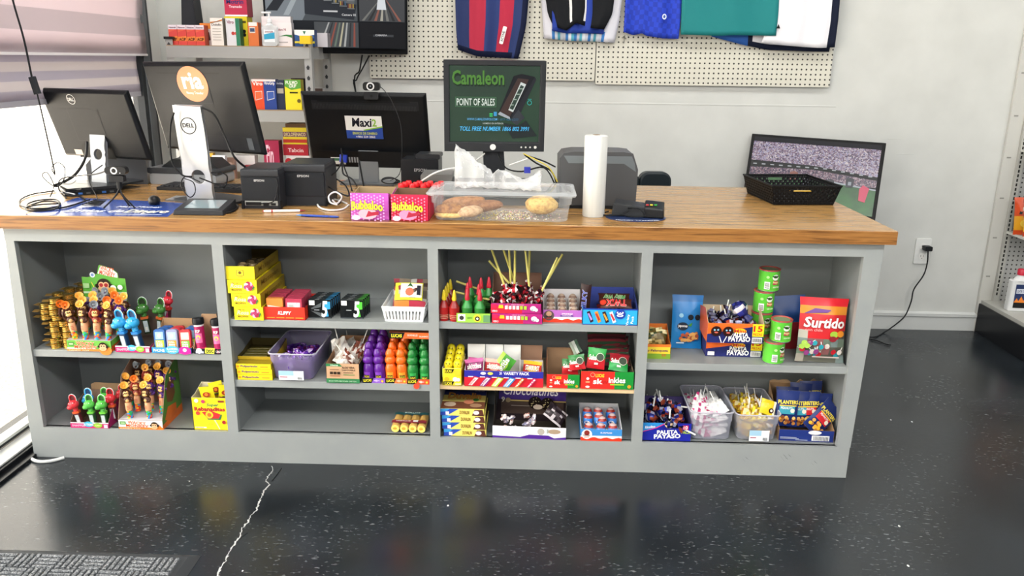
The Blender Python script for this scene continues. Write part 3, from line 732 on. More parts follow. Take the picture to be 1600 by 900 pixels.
# ================================================================== bay 1, floor board
Z = zb+.0003
sy2 = tray('magenta tray of snapping dinosaur toys standing on the bottom board at the far left', (106.5, 671.5), (167.5, 672), Z, .13, .022, .10, 'b8246c', '7a6252', snap_front, hm=.07)
wq = sy2['_w']; bkc = MB(); bkc.panel([(.02, .131, .0), (wq*1.1, .131, 0), (wq*1.1, .131, .125), (wq*.25, .131, .128), (.02, .131, .12)], (0, .0015, 0), KRD); bkc.build('back_flap', sy2)
for col, dk, bx, fx, fy, rx, ry, dz, lb in (('d5323c', '5a1c22', 'e05a2c', .22, .016, 0, -.22, 0, 'red snapping dinosaur toy at the front left of the bottom tray'),
        ('55b84a', '2b5a2c', '6ac040', .56, .016, 0, -.1, 0, 'light green snapping dinosaur toy in the front middle of the bottom tray'), ('55b84a', '2b5a2c', '6ac040', .86, .016, 0, -.06, 0, 'light green snapping dinosaur toy at the front right of the bottom tray'),
        ('2f9fd8', '1d3f66', '1f7ac0', .40, .055, 0, -.1, .008, 'blue snapping dinosaur toy behind the red and green ones'), ('55b84a', '2b5a2c', '6ac040', .72, .06, 0, .02, .01, 'light green snapping dinosaur toy in the back row of the bottom tray'),
        ('d5323c', '5a1c22', 'e05a2c', 1.0, .05, 0, -.1, .012, 'red snapping dinosaur toy behind the front right green one'), ('d5323c', '5a1c22', 'e05a2c', 1.12, .085, 0, .0, .015, 'red snapping dinosaur toy at the back right by the monkey display')):
    snap(col, dk, bx, inn(sy2, wq*fx, fy, .003+dz), ry, 0, lb, .98, rx)
def monkey_front2(mb, w, h): monkey_front(mb, w, h)
m2 = tray('tall-sided monkey display box standing on the bottom board of the left bay', (183.5, 672), (255.5, 671.5), Z, .17, .036, .235, 'f0eee8', '9a7a66', monkey_front2, hm=.19, side='4a7a3a', ps=side_leaf, rot=.0)
w2 = m2['_w']; h2 = MB(); h2.box(.003, .003, .036, w2-.003, .168, .0375, c('c9c6cc', .5)); h2.build('holder_card', m2)
sk = MB(); sk.T = Mx.Translation((w2+.0006, 0, 0)) @ Mx.Rotation(PI/2, 4, 'Z')
sk.poly([(.02, .03), (.06, .01), (.12, .02), (.12, .06), (.05, .07)], 'c4632c'); sk.poly([(.05, .09), (.09, .075), (.12, .1), (.115, .17), (.07, .16), (.05, .13)], '6a4630'); sk.build('side_print', m2)
monkeys(m2, [(.24, .12, BR, YE, -.06, .4, 0), (.66, .14, BR, YE, -.1, -.3, .0), (.30, .4, RB, OR, 0, .2, .01), (.6, .42, PU, YE, 0, 0, .012), (.86, .36, PU, YE, .05, -.3, .008),
             (.12, .5, BR, YE, -.05, .8, .015), (.18, .85, BR, GR, 0, 0, .04), (.45, .72, RB, YE, 0, .2, .038), (.7, .74, PU, YE, 0, -.2, .04), (.93, .6, PU, YE, .06, .5, .03),
             (.45, .92, BR, GR, 0, 0, .045), (.68, .92, BR, GR, 0, 0, .045), (.9, .9, PU, GR, .02, 0, .043)], 'box on the bottom board', 'monkey toys on the bottom board', .038, 1.08)
# watermelon lollipop box
def reb(mb, w, h):
    mb.txt('Super', w*.42, h*.72, w*.76, h*.83, '1f7a50', .05, shear=.2, out='f4e86a', ow=.02); mb.txt('Rebanaditas', w*.07, h*.60, w*.92, h*.715, 'b01f28', .05, out='e8505a', ow=.03)
    mb.poly([(w*.27, h*.56), (w*.55, h*.60), (w*.80, h*.50), (w*.74, h*.37), (w*.42, h*.36)], 'cf2f34'); mb.poly([(w*.80, h*.50), (w*.84, h*.50), (w*.78, h*.33), (w*.42, h*.33), (w*.42, h*.36), (w*.74, h*.37)], '2f7a4a')
    mb.disc(w*.48, h*.48, w*.11, 'f2c430', 18); mb.disc(w*.48, h*.48, w*.06, 'c86a2a', 10); mb.poly([(w*.60, h*.33), (w*.64, h*.33), (w*.76, h*.04), (w*.74, h*.03)], 'd8c8b8')
    mb.disc(w*.16, h*.53, w*.06, 'c8433a', 12); mb.disc(w*.88, h*.26, w*.055, 'a8242c', 12); mb.rect(w*.76, h*.88, w*.93, h*.94, '8a3a28'); mb.disc(w*.15, h*.92, w*.06, 'f4e6e8', 10); mb.disc(w*.34, h*.90, w*.055, 'c03a6a', 10)
    mb.rect(w*.06, h*.07, w*.38, h*.11, 'f6f2d8'); mb.rect(w*.08, h*.08, w*.3, h*.095, '3a3a2a'); mb.txt('CON CHILE', w*.40, h*.19, w*.6, h*.22, 'b07a30', .01)
rb = tray('yellow watermelon lollipop carton with opened top at the right end of the bottom board', (303.5, 671), (358.5, 672), Z, .10, .128, .15, 'f2e021', 'd8cfae', reb, hm=.13)
def sach(seed):
    return packet(.055, .066, .012, lambda u, v: 'e9d81e', over=lambda mb, w, h: (mb.disc(0, h*.56, w*.26, 'a8391f', 12, h*.16), mb.disc(0, h*.57, w*.12, 'e8842e', 10), mb.rect(-w*.42, h*.22, w*.42, h*.30, '7a2a20'), mb.rect(-w*.2, h*.30, w*.15, h*.36, '2f7a3a')), seed=seed)
s1 = sach(1); rw = rb['_w']
place(s1, inn(rb, rw*.42, .03, .098), (.1, -.12, 0), 'yellow lollipop sachet leaning out of the watermelon carton at its left')
s1b = place(s1, inn(rb, rw*.84, .045, .10), (.1, .1, .2), 'yellow lollipop sachet leaning out of the watermelon carton at its right')
place(s1, inn(rb, rw*.6, .07, .10), (0, -.25, 0), 'yellow lollipop sachet at the back of the watermelon carton')
# ================================================================== bay 2, upper shelf
Z = .5573
def rosa(mb, w, h):
    mb.rect(0, h*.94, w, h, 'e8cf1a'); mb.txt('de la', w*.14, h*.72, w*.36, h*.86, '8a6a1a', .01, shear=.3); mb.txt('Rosa', w*.10, h*.42, w*.50, h*.72, 'f6f0b8', .04, shear=.25, out='9a7a20', ow=.02); mb.txt('MAZAPAN', w*.13, h*.2, w*.48, h*.36, '8a6a1a', .03)
    x, z_ = w*.73, h*.56
    for k in range(7):
        t = k*.9; mb.disc(x+w*.085*math.cos(t), z_+h*.2*math.sin(t), h*.17, ('d0447a', 'e6b0c8', 'a82a4a', 'f0dfe6')[k % 4], 10)
    mb.disc(x, z_, h*.15, 'b03a6a', 10); mb.poly([(w*.86, h*.2), (w*.94, h*.5), (w*.92, h*.6), (w*.86, h*.45)], '3f7a3a'); mb.poly([(w*.56, h*.5), (w*.62, h*.72), (w*.58, h*.36)], '4a6ab0')
def rosatop(mb, w, h):
    mb.rect(0, 0, w, h, 'f2e01e'); mb.rect(w*.38, h*.28, w*.63, h*.72, '8a6a20'); mb.rect(w*.40, h*.31, w*.61, h*.69, 'eada30'); mb.disc(w*.5, h*.52, h*.12, '6a5218', 10); mb.rect(w*.42, h*.20, w*.6, h*.24, 'a08430')
def side_rosa(mb, d, h): mb.txt('Mazapan', d*.15, h*.25, d*.85, h*.8, '8a6a18', .03, out='d8c030', ow=.01)
hh = .0485; xL, xR = 363, 408.5
labs = ['lowest', 'second lowest', 'third lowest']
off = [(0, 0), (-.006, 0), (-.016, .0)]
for k in range(3):
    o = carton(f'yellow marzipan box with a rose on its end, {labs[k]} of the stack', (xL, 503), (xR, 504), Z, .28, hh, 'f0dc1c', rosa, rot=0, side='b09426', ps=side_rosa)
    o.location.x += off[k][0]; o.location.z = Z+k*(hh+.0006)
rt = tray('opened yellow marzipan candy box on top of the stack, filled with round sweets', (353.5, 444), (399, 444), Z+3*(hh+.0006), .27, .047, .047, 'f2e01e', '5a4a14', rosatop, y=.012, side='a8901e', ps=side_rosa)
rt.location.x -= .0
mz = MB(); mz.lathe([(0, 0), (.015, 0), (.0175, .003), (.0175, .011), (.015, .014), (0, .0145)], c('7a6a4c', .25, .3), 18); mz.lathe([(0, .0147), (.010, .0148)], c('a8906a', .4), 14)
mzo = tag(mz.build('marzipan_sweet'), 'round cellophane wrapped marzipan sweet in the opened yellow box', 'sweet', 'marzipan sweets')
rwid = rt['_w']
for i in range(3):
    for j in range(6):
        place(mzo, inn(rt, rwid*(.2+.3*i)+random.uniform(-.002, .002), .022+j*.042, .004), (0, 0, random.random()), group='marzipan sweets')
for i, j, t in ((.38, .05, .35), (.7, .08, -.3), (.5, .12, .2), (.4, .15, -.2), (.75, .14, .1), (.3, .09, .2)):
    place(mzo, inn(rt, rwid*i, j, .0225), (t, t*.6, 0), group='marzipan sweets')
# red gum tray
def gum(mb, w, h):
    mb.txt('KLIPPY', w*.34, h*.42, w*.66, h*.68, 'f4f0f4', .05, shear=.25, out='8a2a8a', ow=.02)
    for k in range(4): mb.rect(w*(.07+.23*k), h*.14, w*(.26+.23*k), h*.2, 'f0a030')
gt = tray('red tray of gum packs between the yellow boxes and the black gum packs', (413, 499), (479, 499), Z, .18, .047, .047, 'e6321f', 'c02a1e', gum, rot=0)
gw = gt['_w']
def gpack(col, side, orange):
    mb = MB(); mb.box(0, 0, 0, .058, .018, .074, c(col, .3))
    if orange: mb.rect(.004, .008, .052, .05, 'f2ead8'); mb.poly([(0, .05), (.058, .042), (.058, .074), (0, .074)], 'e88a3a'); mb.txt('TR!', .018, .014, .036, .044, '26261f', .05, ang=PI/2)
    else: mb.rect(.006, .012, .052, .060, 'd8c4cc'); mb.rect(.012, .018, .028, .052, 'a8b4b0'); mb.rect(.034, .04, .046, .054, 'e4e4e0'); mb.rect(.033, .014, .037, .06, 'f0e8ec')
    return tag(mb.build('gum_pack'), 'x', 'gum')
g1, g2 = gpack('e08a48', '', True), gpack('b8405a', '', False)
for k in range(6):
    place(g1 if k == 0 else g2, inn(gt, .010, .006+k*.022, .003), (0, 0, 0), 'orange gum pack with white panel at the front left of the red tray' if k == 0 else 'rose red gum pack in the left row behind the orange one', None if k == 0 else 'rose red gum packs, left row')
    place(g2, inn(gt, .078, .006+k*.022, .003), (0, 0, 0), 'rose red gum pack in the right row of the red tray', 'rose red gum packs, right row')
# black gum packs marked 5
def five(col, col2, w=.082, h=.068, d=.0135):
    mb = MB(); mb.box(0, 0, 0, w, d, h, c('141719', .25)); mb.quad([(0, 0, h+.0003), (w, 0, h+.0003), (w, d, h+.0003), (0, d, h+.0003)], c('2b3236', .3)); mb.rect(.0, .0, w, .004, c('3f474b', .3))
    mb.quad([(w*.72, .001, h+.0006), (w, .001, h+.0006), (w, d*.8, h+.0006), (w*.8, d*.8, h+.0006)], c(col, .3)); mb.quad([(w*.28, .003, h+.0006), (w*.5, .003, h+.0006), (w*.5, d*.6, h+.0006), (w*.3, d*.6, h+.0006)], c('c8ccd0', .3))
    mb.poly([(w*.12, h*.55), (w*.60, h*.86), (w*.56, h*.62), (w*.16, h*.48)] if col2 else [(0, 0), (.001, 0), (.001, .001)], '50575b'); mb.poly([(w*.12, h*.42), (w*.56, h*.30), (w*.60, h*.06), (w*.16, h*.38)] if col2 else [(0, 0), (.001, 0), (.001, .001)], '50575b')
    mb.poly([(w*.70, h*.9), (w*.98, h*.92), (w*.98, h*.52), (w*.84, h*.5), (w*.9, h*.12), (w*.66, h*.10), (w*.8, h*.4), (w*.78, h*.6), (w*.68, h*.62)], col)
    mb.txt('5', w*.60, h*.10, w*.84, h*.92, 'eef2f4', .05, shear=.12); mb.rect(w*.27, h*.44, w*.5, h*.48, 'a8aeb2')
    mb.rect(w*.06, h*.72, w*.30, h*.97, 'f0f2f2')
    return tag(mb.build('gum_pack'), 'x', 'gum')
f1, f2 = five('2f9fe0', True), five('52c43a', False)
for k in range(6):
    p = at(482, 497, z=Z)
    place(f1, (p.x+k*.0022, max(p.y, .03)+k*.0185, Z), (-.05, 0, 0), 'black gum pack with white 5 over a blue shape' if k == 0 else 'black gum pack edge behind the blue numbered pack', None if k == 0 else 'black gum packs of the blue row')
for k in range(5):
    p = at(532, 497.5, z=Z)
    place(f2, (p.x+k*.0022, max(p.y, .03)+k*.0185, Z), (-.05, 0, 0), 'black gum pack with white 5 over a green shape' if k == 0 else 'black gum pack edge behind the green numbered pack', None if k == 0 else 'black gum packs of the green row')
# white slatted basket
def wbasket(r, w, d, h, m_):
    sl = .010
    a = MB(); t = .0018
    n = 11
    def wall(p0, p1, q0, q1):   # bottom p0-p1, top q0-q1, slotted
        p0, p1, q0, q1 = map(V, (p0, p1, q0, q1)); L = (p1-p0).length; k = max(3, int(L/.011)); nrm = (p1-p0).cross(q0-p0).normalized()*t
        def g(u, v): return (p0.lerp(p1, u)).lerp(q0.lerp(q1, u), v)
        def cell(u0, v0, u1, v1): a.panel([g(u0, v0), g(u1, v0), g(u1, v1), g(u0, v1)], nrm, m_)
        cell(0, 0, 1, .14); cell(0, .74, 1, 1)
        for i in range(k):
            cell(i/k, .14, (i+.55)/k, .74)
        cell((k-.45)/k, .14, 1, .74)
    wall((sl, sl, 0), (w-sl, sl, 0), (0, 0, h), (w, 0, h)); wall((w-sl, d-sl, 0), (sl, d-sl, 0), (w, d, h), (0, d, h))
    wall((sl, d-sl, 0), (sl, sl, 0), (0, d, h), (0, 0, h)); wall((w-sl, sl, 0), (w-sl, d-sl, 0), (w, 0, h), (w, d, h))
    a.panel([(sl, sl, 0), (w-sl, sl, 0), (w-sl, d-sl, 0), (sl, d-sl, 0)], (0, 0, t), m_)
    a.build('basket_body', r)
    b_ = MB(); b_.tube([(0, 0, h), (w, 0, h), (w, d, h), (0, d, h), (0, 0, h)], .003, m_, 6, smooth_path=False); b_.build('rim', r)
WP = c('e6eaec', .4)
p = at(597, 507, z=Z); wb_ = thing('slatted_basket', 'white slatted plastic basket holding a cellophane candy bag at the right of the shelf', 'basket', (p.x-.004, .014, Z)); wbasket(wb_, .152, .22, .056, WP)
def pal(mb, w, h): mb.rect(-w*.42, h*.30, w*.36, h*.85, 'f0e832'); mb.rect(-w*.26, h*.38, w*.34, h*.82, 'f4f4ec'); mb.disc(0, h*.55, w*.12, 'd06a4a', 12); mb.poly([(-.01, h*.7), (0, h*.86), (.012, h*.7), (0, h*.74)], '2f6a34'); mb.rect(w*.2, h*.45, w*.3, h*.75, '2c2c3a'); mb.rect(-w*.42, h*.12, 0, h*.28, 'e08a3a'); mb.rect(0, h*.12, w*.45, h*.28, 'b8324a')
cb_ = packet(.13, .125, .035, rnd(['5b5348', '7a6e60', 'a8a8a4', '4a3a34', '8a3a44'], 3), over=pal, seed=9, name='candy_bag')
put(cb_, inn(wb_, .084, .075, .018), (-.6, 0, 0), 'clear cellophane candy bag with a yellow and white label lying in the white basket', 'bag')

# ================================================================== bay 2, middle shelf
Z = .3253
def pulp(mb, w, h): mb.rect(0, 0, w, h*.08, 'c9a818'); mb.txt('Pulparindo', w*.14, h*.28, w*.62, h*.76, '5a2a68', .05, out='f6ead0', ow=.02); mb.disc(w*.06, h*.5, h*.22, 'e89a20', 10); mb.rect(w*.70, h*.4, w*.92, h*.55, 'e88a2a')
for k in range(3):
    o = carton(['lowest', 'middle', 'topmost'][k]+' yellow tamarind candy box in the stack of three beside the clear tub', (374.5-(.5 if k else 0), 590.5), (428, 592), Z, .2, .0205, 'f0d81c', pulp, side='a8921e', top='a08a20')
    o.location.z = Z+k*.021; o.location.x += (-.003 if k == 2 else 0); o.location.y = .012
ob = tray('opened dark yellow candy box lying on the tamarind boxes', (371, 558), (428, 559), Z+.0635, .16, .014, .03, 'b89a1c', '4a3f12', None, y=.05)
bar = MB(); bar.rbox(0, 0, 0, .09, .018, .008, c('5a5222', .3), .003, 3, 'x'); br_ = tag(bar.build('tamarind_bar'), 'dark wrapped tamarind bar in the opened yellow box', 'candy bar', 'tamarind bars')
for k in range(4): place(br_, inn(ob, .015, .012+k*.025, .004), (0, 0, .04*k), group='tamarind bars')
# clear tubs
def tub(label, pL, pR, z, d, h, tint='b8b4cc', taper=.012, alpha=.34, y=None, rot=0, ribs=0, sticker=None, nrm=.10):
    a = at(*pL, z=z); b_ = at(*pR, z=z); w = (b_.x-a.x)+2*taper; a.y = max(a.y, .006) if y is None else y
    r = thing('plastic_tub', label, 'tub', (a.x-taper, a.y, z), rot)
    m_ = clear(tint, alpha, .22)
    mb = MB(); n = 4; rr = .018
    def loop(i, z_, g):
        x0, y0, x1, y1 = i, i, w-i, d-i; P = []
        for cx_, cy_, st in ((x1-rr, y1-rr, 0), (x0+rr, y1-rr, 1), (x0+rr, y0+rr, 2), (x1-rr, y0+rr, 3)):
            for k in range(n+1):
                t = (st+k/n)*PI/2; P.append((cx_+(rr+g)*math.cos(t), cy_+(rr+g)*math.sin(t), z_))
        return P
    L = [loop(taper+.004, 0.001, 0), loop(taper, .006, 0), loop(taper*.45, h*.62, 0), loop(taper*.35, h*.66, .002), loop(0, h, 0), loop(0, h, .004), loop(0, h-.004, .005)]
    k = len(L[0])
    for A, B in zip(L, L[1:]): mb.add(A+B, [(i, (i+1) % k, k+(i+1) % k, k+i) for i in range(k)], m_, True)
    mb.add(L[0], [tuple(range(k-1, -1, -1))], m_)
    mb.build('tub_body', r)
    rim = MB(); P = loop(0, h, .004); rim.tube(P+[P[0]], .0022, clear('dcdce8', .55, .2), 5, smooth_path=False, cap=False); rim.build('rim', r)
    if sticker:
        s_ = MB(); x0, z0, x1, z1 = sticker; yy_ = taper*(1-(z0+z1)/2/h)*.8
        s_.py = yy_-.004; X0, Z0, X1, Z1 = w*x0, h*z0, w*x1, h*z1
        s_.T = Mx.Translation((0, 0, 0)); s_.rect(X0, Z0, X1, Z1, 'e9edf0'); s_.rect(X0, Z0+(Z1-Z0)*.5, X0+(X1-X0)*.6, Z1, '9fc6de'); s_.rect(X0+.004, Z0+(Z1-Z0)*.28, X0+(X1-X0)*.35, Z0+(Z1-Z0)*.38, 'a8506a')
        for q in range(6): s_.rect(X1-.022+q*.0028, Z0+.003, X1-.0205+q*.0028, Z0+(Z1-Z0)*.35, '50545a')
        s_.build('price_sticker', r)
    r['_w'] = w; r['_d'] = d
    return r
t1 = tub('clear lilac-tinted plastic tub of purple wrapped candies on the middle shelf', (427, 594), (489, 594), Z, .26, .103, 'a89cc8', .012, .38, sticker=(.24, .10, .78, .44))
def crumple(w, h, cols, seed, nu=5, nv=4, amp=.35, name='candy_wrapper'):
    "a crumpled wrapper: creased closed shell"
    random.seed(seed); mb = MB(); ms_ = [c(q, .22, .2) for q in cols]
    n, m_ = 9, 5; P = []
    for i in range(m_+1):
        a = PI*i/m_
        for k in range(n):
            t = 2*PI*k/n; j = 1+random.uniform(-amp, amp) if 0 < i < m_ else 1
            P.append((w/2*math.sin(a)*math.cos(t)*j, h*.28*math.sin(a)*math.sin(t)*j, h/2-h/2*math.cos(a)*(1 if i in (0, m_) else j)))
    for i in range(m_):
        for k in range(n): mb.add([P[i*n+k], P[i*n+(k+1) % n], P[(i+1)*n+(k+1) % n], P[(i+1)*n+k]], [(0, 1, 2, 3)], random.choice(ms_), False)
    return tag(mb.build(name), 'x', 'candy')
def heap(protos, pts, label, grp, jitter=.5):
    for i, (p, rot) in enumerate(pts):
        place(protos[i % len(protos)], p, rot, label, grp)
PC = [crumple(.055, .028, ['5a2a9a', '3c1a70', '8a4ac0', '4a2080'], 21), crumple(.05, .03, ['6a34b0', 'a86ad0', '40207a', 'e0d0f0'], 22), crumple(.05, .026, ['3a1666', '7a2a6a', '5a2a9a'], 23)]
random.seed(31); pts = []
for lay in range(4):
    for i in range(3):
        for j in range(4):
            if lay == 3 and (i == 0 or j == 3): continue
            pts.append((inn(t1, .034+i*.042+random.uniform(-.006, .006), .036+j*.058, .002+lay*.019), (random.uniform(-.4, .4), random.uniform(-.4, .4), random.uniform(0, 3))))
heap(PC, pts, 'purple foil wrapped candy lying in the lilac tub', 'purple candies in the lilac tub')
# kraft aloe carton with spoons of paper-wrapped candy
def aloe(mb, w, h):
    mb.rect(0, 0, w, h*.23, '2f7a4a'); mb.rect(0, h*.86, w*.42, h, '2f7a4a'); mb.poly([(w*.4, h*1.0), (w*.5, h*.86), (w*.4, h*.86)], '2f7a4a'); mb.txt('Home', w*.14, h*.88, w*.36, h*.97, 'cfe8d0', .04, shear=.2)
    mb.txt('ALOE VERA', w*.48, h*.76, w*.86, h*.86, '4a3a2a', .05); mb.txt('DISPOSABLE', w*.48, h*.64, w*.88, h*.72, '4a3a2a', .03); mb.rect(w*.52, h*.53, w*.82, h*.56, '5a4a38'); mb.rect(w*.52, h*.42, w*.86, h*.46, '6a8a50')
    for k in range(3): mb.rect(w*(.12+.11*k), h*.46, w*(.21+.11*k), h*.60, '3a2e24')
    mb.rect(w*.12, h*.36, w*.42, h*.41, 'a06a4a'); mb.txt('MADE WITH RECYCLED CARTON', w*.08, h*.08, w*.9, h*.15, 'bfe0c0', .01); mb.rect(w*.12, h*.70, w*.4, h*.73, '7a5a40')
al = tray('kraft and green open carton full of paper wrapped lollipops beside the clear tub', (510, 598.5), (562, 599.5), Z, .24, .074, .10, 'c9a27e', '9a7250', aloe, hm=.08, side='2c3a30')
aw = al['_w']
L1 = lolly2(['dcd8cf', 'efece4', 'c9bfb2', 'e8e4dc'], 'f2f2ea', .05, .075, .07, 5, .03); L2 = lolly2(['8a4a3a', 'd8d0c8', '6a3a2a', 'efe9e0'], 'f2f2ea', .05, .06, .06, 6, .03)
random.seed(8)
for i, (x, y, z_, rx, ry) in enumerate(((.35, .05, .045, -.9, .5), (.62, .06, .05, -.5, -.8), (.5, .10, .055, -1.1, .6), (.72, .12, .055, -.3, .35), (.25, .13, .055, -.1, -.25), (.6, .16, .055, -1.2, .6), (.4, .18, .05, -1.0, -.6), (.75, .19, .05, -.5, .5),
                                        (.35, .04, .012, -1.3, .3), (.65, .05, .012, -1.3, -.4), (.5, .11, .012, -1.1, .2), (.3, .16, .012, -1.1, .5))):
    place((L1, L2)[i % 2], inn(al, aw*x, y, z_), (rx, ry, 0), ('white paper' if i % 2 == 0 else 'brownish')+' wrapped lollipop lying in the kraft carton', ('white' if i % 2 == 0 else 'brownish')+' lollipops in the kraft carton')
# squeeze bottles: purple, orange, green, each in a printed tray
def lucas(c0, c1):
    def f(mb, w, h):
        mb.rect(0, 0, w, h, c0); mb.poly([(0, 0), (w*.40, 0), (w*.50, h), (0, h)], '1c1c1c'); mb.txt('LUCAS', w*.05, h*.28, w*.40, h*.78, 'eadf2e', .06, ang=.08, out='1c1c1c', ow=.02)
        mb.disc(w*.62, h*.5, h*.28, c1, 14); mb.txt('MUECAS', w*.52, h*.42, w*.76, h*.62, 'f4eef8', .03); mb.disc(w*.88, h*.45, h*.26, 'e8a030', 12); mb.disc(w*.88, h*.45, h*.14, 'f4e04a', 10)
    return f
def ltray(label, pL, pR, col, c0, c1, grp, cname_, rows, cols_, z0=0, dx=0, tilt=-.05):
    r = tray(label, pL, pR, Z, .178, .019, .05, col, col, lucas(c0, c1)); wd = r['_w']
    b_ = squeeze(*{'purple': ('5a1f8c', '7a3ab0'), 'orange': ('ee6a1c', 'f09a2c'), 'green': ('1f7a34', '2fa04a')}[cname_])
    n = 0
    for j in range(rows):
        for i in range(cols_):
            n += 1
            place(b_, inn(r, wd*(i+.5)/cols_+random.uniform(-.002, .002), (.024+j*.042), .003+j*.011), (0, tilt+random.uniform(-.05, .05), random.uniform(-.3, .3)), f'shiny {cname_} squeeze bottle of sour candy in its {cname_} tray', grp, 1.32)
    return r
lt1 = ltray('purple tray of squeeze bottles beside the kraft carton', (566.5, 598), (601.5, 599.5), '6a3aa8', '8a5ac8', 'b08ae0', 'purple squeeze bottles', 'purple', 4, 2)
lt2 = ltray('orange tray of squeeze bottles, middle of the three squeeze bottle trays', (602.5, 598.5), (635.5, 601), 'e8622a', 'e8763a', 'f4b06a', 'orange squeeze bottles', 'orange', 4, 2)
lt3 = ltray('red-orange tray of green squeeze bottles beside the post', (636.5, 600), (670.5, 603), 'e84a2a', 'e8502e', 'f4c0a0', 'green squeeze bottles', 'green', 4, 2)
# closed box resting across the bottles
def lbox(mb, w, h): mb.poly([(0, 0), (w*.34, 0), (w*.40, h), (0, h)], '1c1c1c'); mb.txt('LUCAS', w*.06, h*.22, w*.32, h*.74, 'eadf2e', .06, out='1c1c1c', ow=.02); mb.txt('SKWINKLES', w*.46, h*.45, w*.72, h*.75, 'f6dcd0', .03); mb.txt('SALSAGHETI', w*.76, h*.3, w*.98, h*.55, 'f6dcd0', .02)
lb = carton('flat orange candy box lying across the tops of the squeeze bottles', (608, 527), (670, 529), .4225, .11, .0225, 'e8642c', lbox, top='6a3a24', y=.012)
lb.location.z = Z+.172
# clear strips across bottles are part of the tray wrap
rs = MB(); p = at(651, 603, y=.006); rs.T = Mx.Translation((p.x, .0032, p.z)); rs.lathe([(0, 0), (.011, 0), (.011, .0006), (0, .0006)], 'ee4a34', 20)
rs.v = [rs.T @ (Mx.Rotation(PI/2, 4, 'X') @ (rs.T.inverted() @ q)) for q in rs.v]
tag(rs.build('round_sticker'), 'round red price sticker on the shelf edge below the green bottles', 'sticker')

# ================================================================== bay 2, bottom: marzipan rolls
Z = zb+.0003
rl_ = thing('candy_roll_pack', 'clear pack of four round candy rolls with yellow ends alone on the empty bottom board', 'candy pack', (0, 0, 0))
p = at(611, 676, z=Z); q = at(665, 678, z=Z); rl_.location = (p.x, max(p.y, .02), Z); wd = q.x-p.x; r0 = wd/8
for k in range(4):
    a = MB(); a.T = TR((2*k+1)*r0, 0, r0+.001, -PI/2, 0, 0)
    a.lathe([(0, 0), (r0*.9, 0), (r0*.98, .002), (r0*.98, .105), (0, .106)], c('c9a25a', .4), 18); ro = a.build('candy_roll', rl_)
    b_ = MB(); b_.T = TR((2*k+1)*r0, -.0003, r0+.001, 0, 0, 0); b_.disc(0, 0, r0*.88, 'efdc72', 18); b_.disc(-.001, .001, r0*.45, 'e4b840', 12); b_.rect(-r0*.5, -.0008, r0*.4, .0012, 'a86a2a'); b_.build('roll_end', rl_)
cv = MB(); n = 12
def arc(y, lift): return [(wd*i/n, y, 2*r0+.0022+lift+.0022*abs(math.sin(PI*4*i/n/1.0))) for i in range(n+1)]
for y0, y1, m_ in ((.012, .036, '8a2f3a'), (.036, .041, 'b8862a'), (.085, .106, '24585a')):
    A, B = arc(y0, 0), arc(y1, 0); cv.add(A+B, [(i, i+1, n+2+i, n+1+i) for i in range(n)], c(m_, .35), True)
cv.quad([(wd*.62, .018, 2*r0+.006), (wd*.76, .018, 2*r0+.006), (wd*.76, .032, 2*r0+.006), (wd*.62, .032, 2*r0+.006)], c('f0ecec'))
cv.T = TR(wd*.12, .0, 2*r0+.0055, -PI/2); cv.txt('TORTA DE LECHE', 0, .020, wd*.42, .030, 'f0d8d0', .03); cv.txt('ROLLOS', wd*.18, .091, wd*.62, .101, 'd0e8e0', .03)
cv.build('printed_film', rl_)
# ================================================================== bay 3, upper shelf
Z = .5653
# red candy cones with yellow tops
def cone_toy(base, hat, top, hh_=.05, green=False):
    r = thing('candy_cup', 'x', 'candy cup'); a = MB(); a.lathe([(0, 0), (.0165, .0005), (.0185, .030), (.019, hh_), (.0165, hh_+.001)], c(base, .3), 18)
    for z_ in (.010, .016, .022): a.lathe([(.0177+z_*.03, z_), (.0182+z_*.03, z_+.0008), (.0177+z_*.03, z_+.0016)], c('c8b090' if not green else '8ac06a', .4), 18)
    a.build('cup', r)
    b_ = MB(); b_.lathe([(.0185, hh_), (.013, hh_+.012), (.006, hh_+.026), (.0035, hh_+.034), (0, hh_+.036)], c(hat, .3), 14); b_.build('dome', r)
    k = MB(); k.lathe([(.0075, hh_+.024), (.0085, hh_+.030), (.0065, hh_+.046), (.0035, hh_+.060), (0, hh_+.064)], c(top, .3), 10)
    for t in (0, 2, 4): k.ell((.006*math.cos(t), .006*math.sin(t), hh_+.030), (.0035, .0035, .007), c(top, .3), 6, 4)
    k.build('pointed_cap', r)
    return r
rc = cone_toy('a3201f', '8e1c1c', 'e0c62a'); gc = cone_toy('2c7a32', '2f8a3e', 'c22a3c', .045, True)
for i, (u, v, y, h_, lb) in enumerate(((694, 500, .03, 0, 'at the very front left'), (710, 500, .025, 0, 'second from the left post in front'), (697, 500, .075, 0, 'directly behind the leftmost'), (700, 500, .12, 0, 'third in the left row'), (704, 500, .17, 0, 'rearmost of the left row'))):
    p = at(u, v, y=y); place(rc, (p.x, y, Z), (0, 0, i), 'dark red candy cup with yellow pointed cap, '+lb, None, 1.0)
def fr_gr(mb, w, h):
    mb.rect(0, 0, w, h, '9ad04a'); mb.rect(w*.04, h*.15, w*.26, h*.9, 'eef2ea'); mb.disc(w*.15, h*.5, h*.25, '3a3a3a', 8); mb.txt('TARRITO', w*.3, h*.4, w*.46, h*.62, '4a8a2a', .02); mb.disc(w*.62, h*.5, h*.42, 'e2d23a', 12); mb.disc(w*.62, h*.45, h*.26, '2a2a22', 10); mb.disc(w*.62, h*.45, h*.12, 'f0f0e0', 8); mb.rect(w*.8, h*.1, w, h*.85, '6a9a6a')
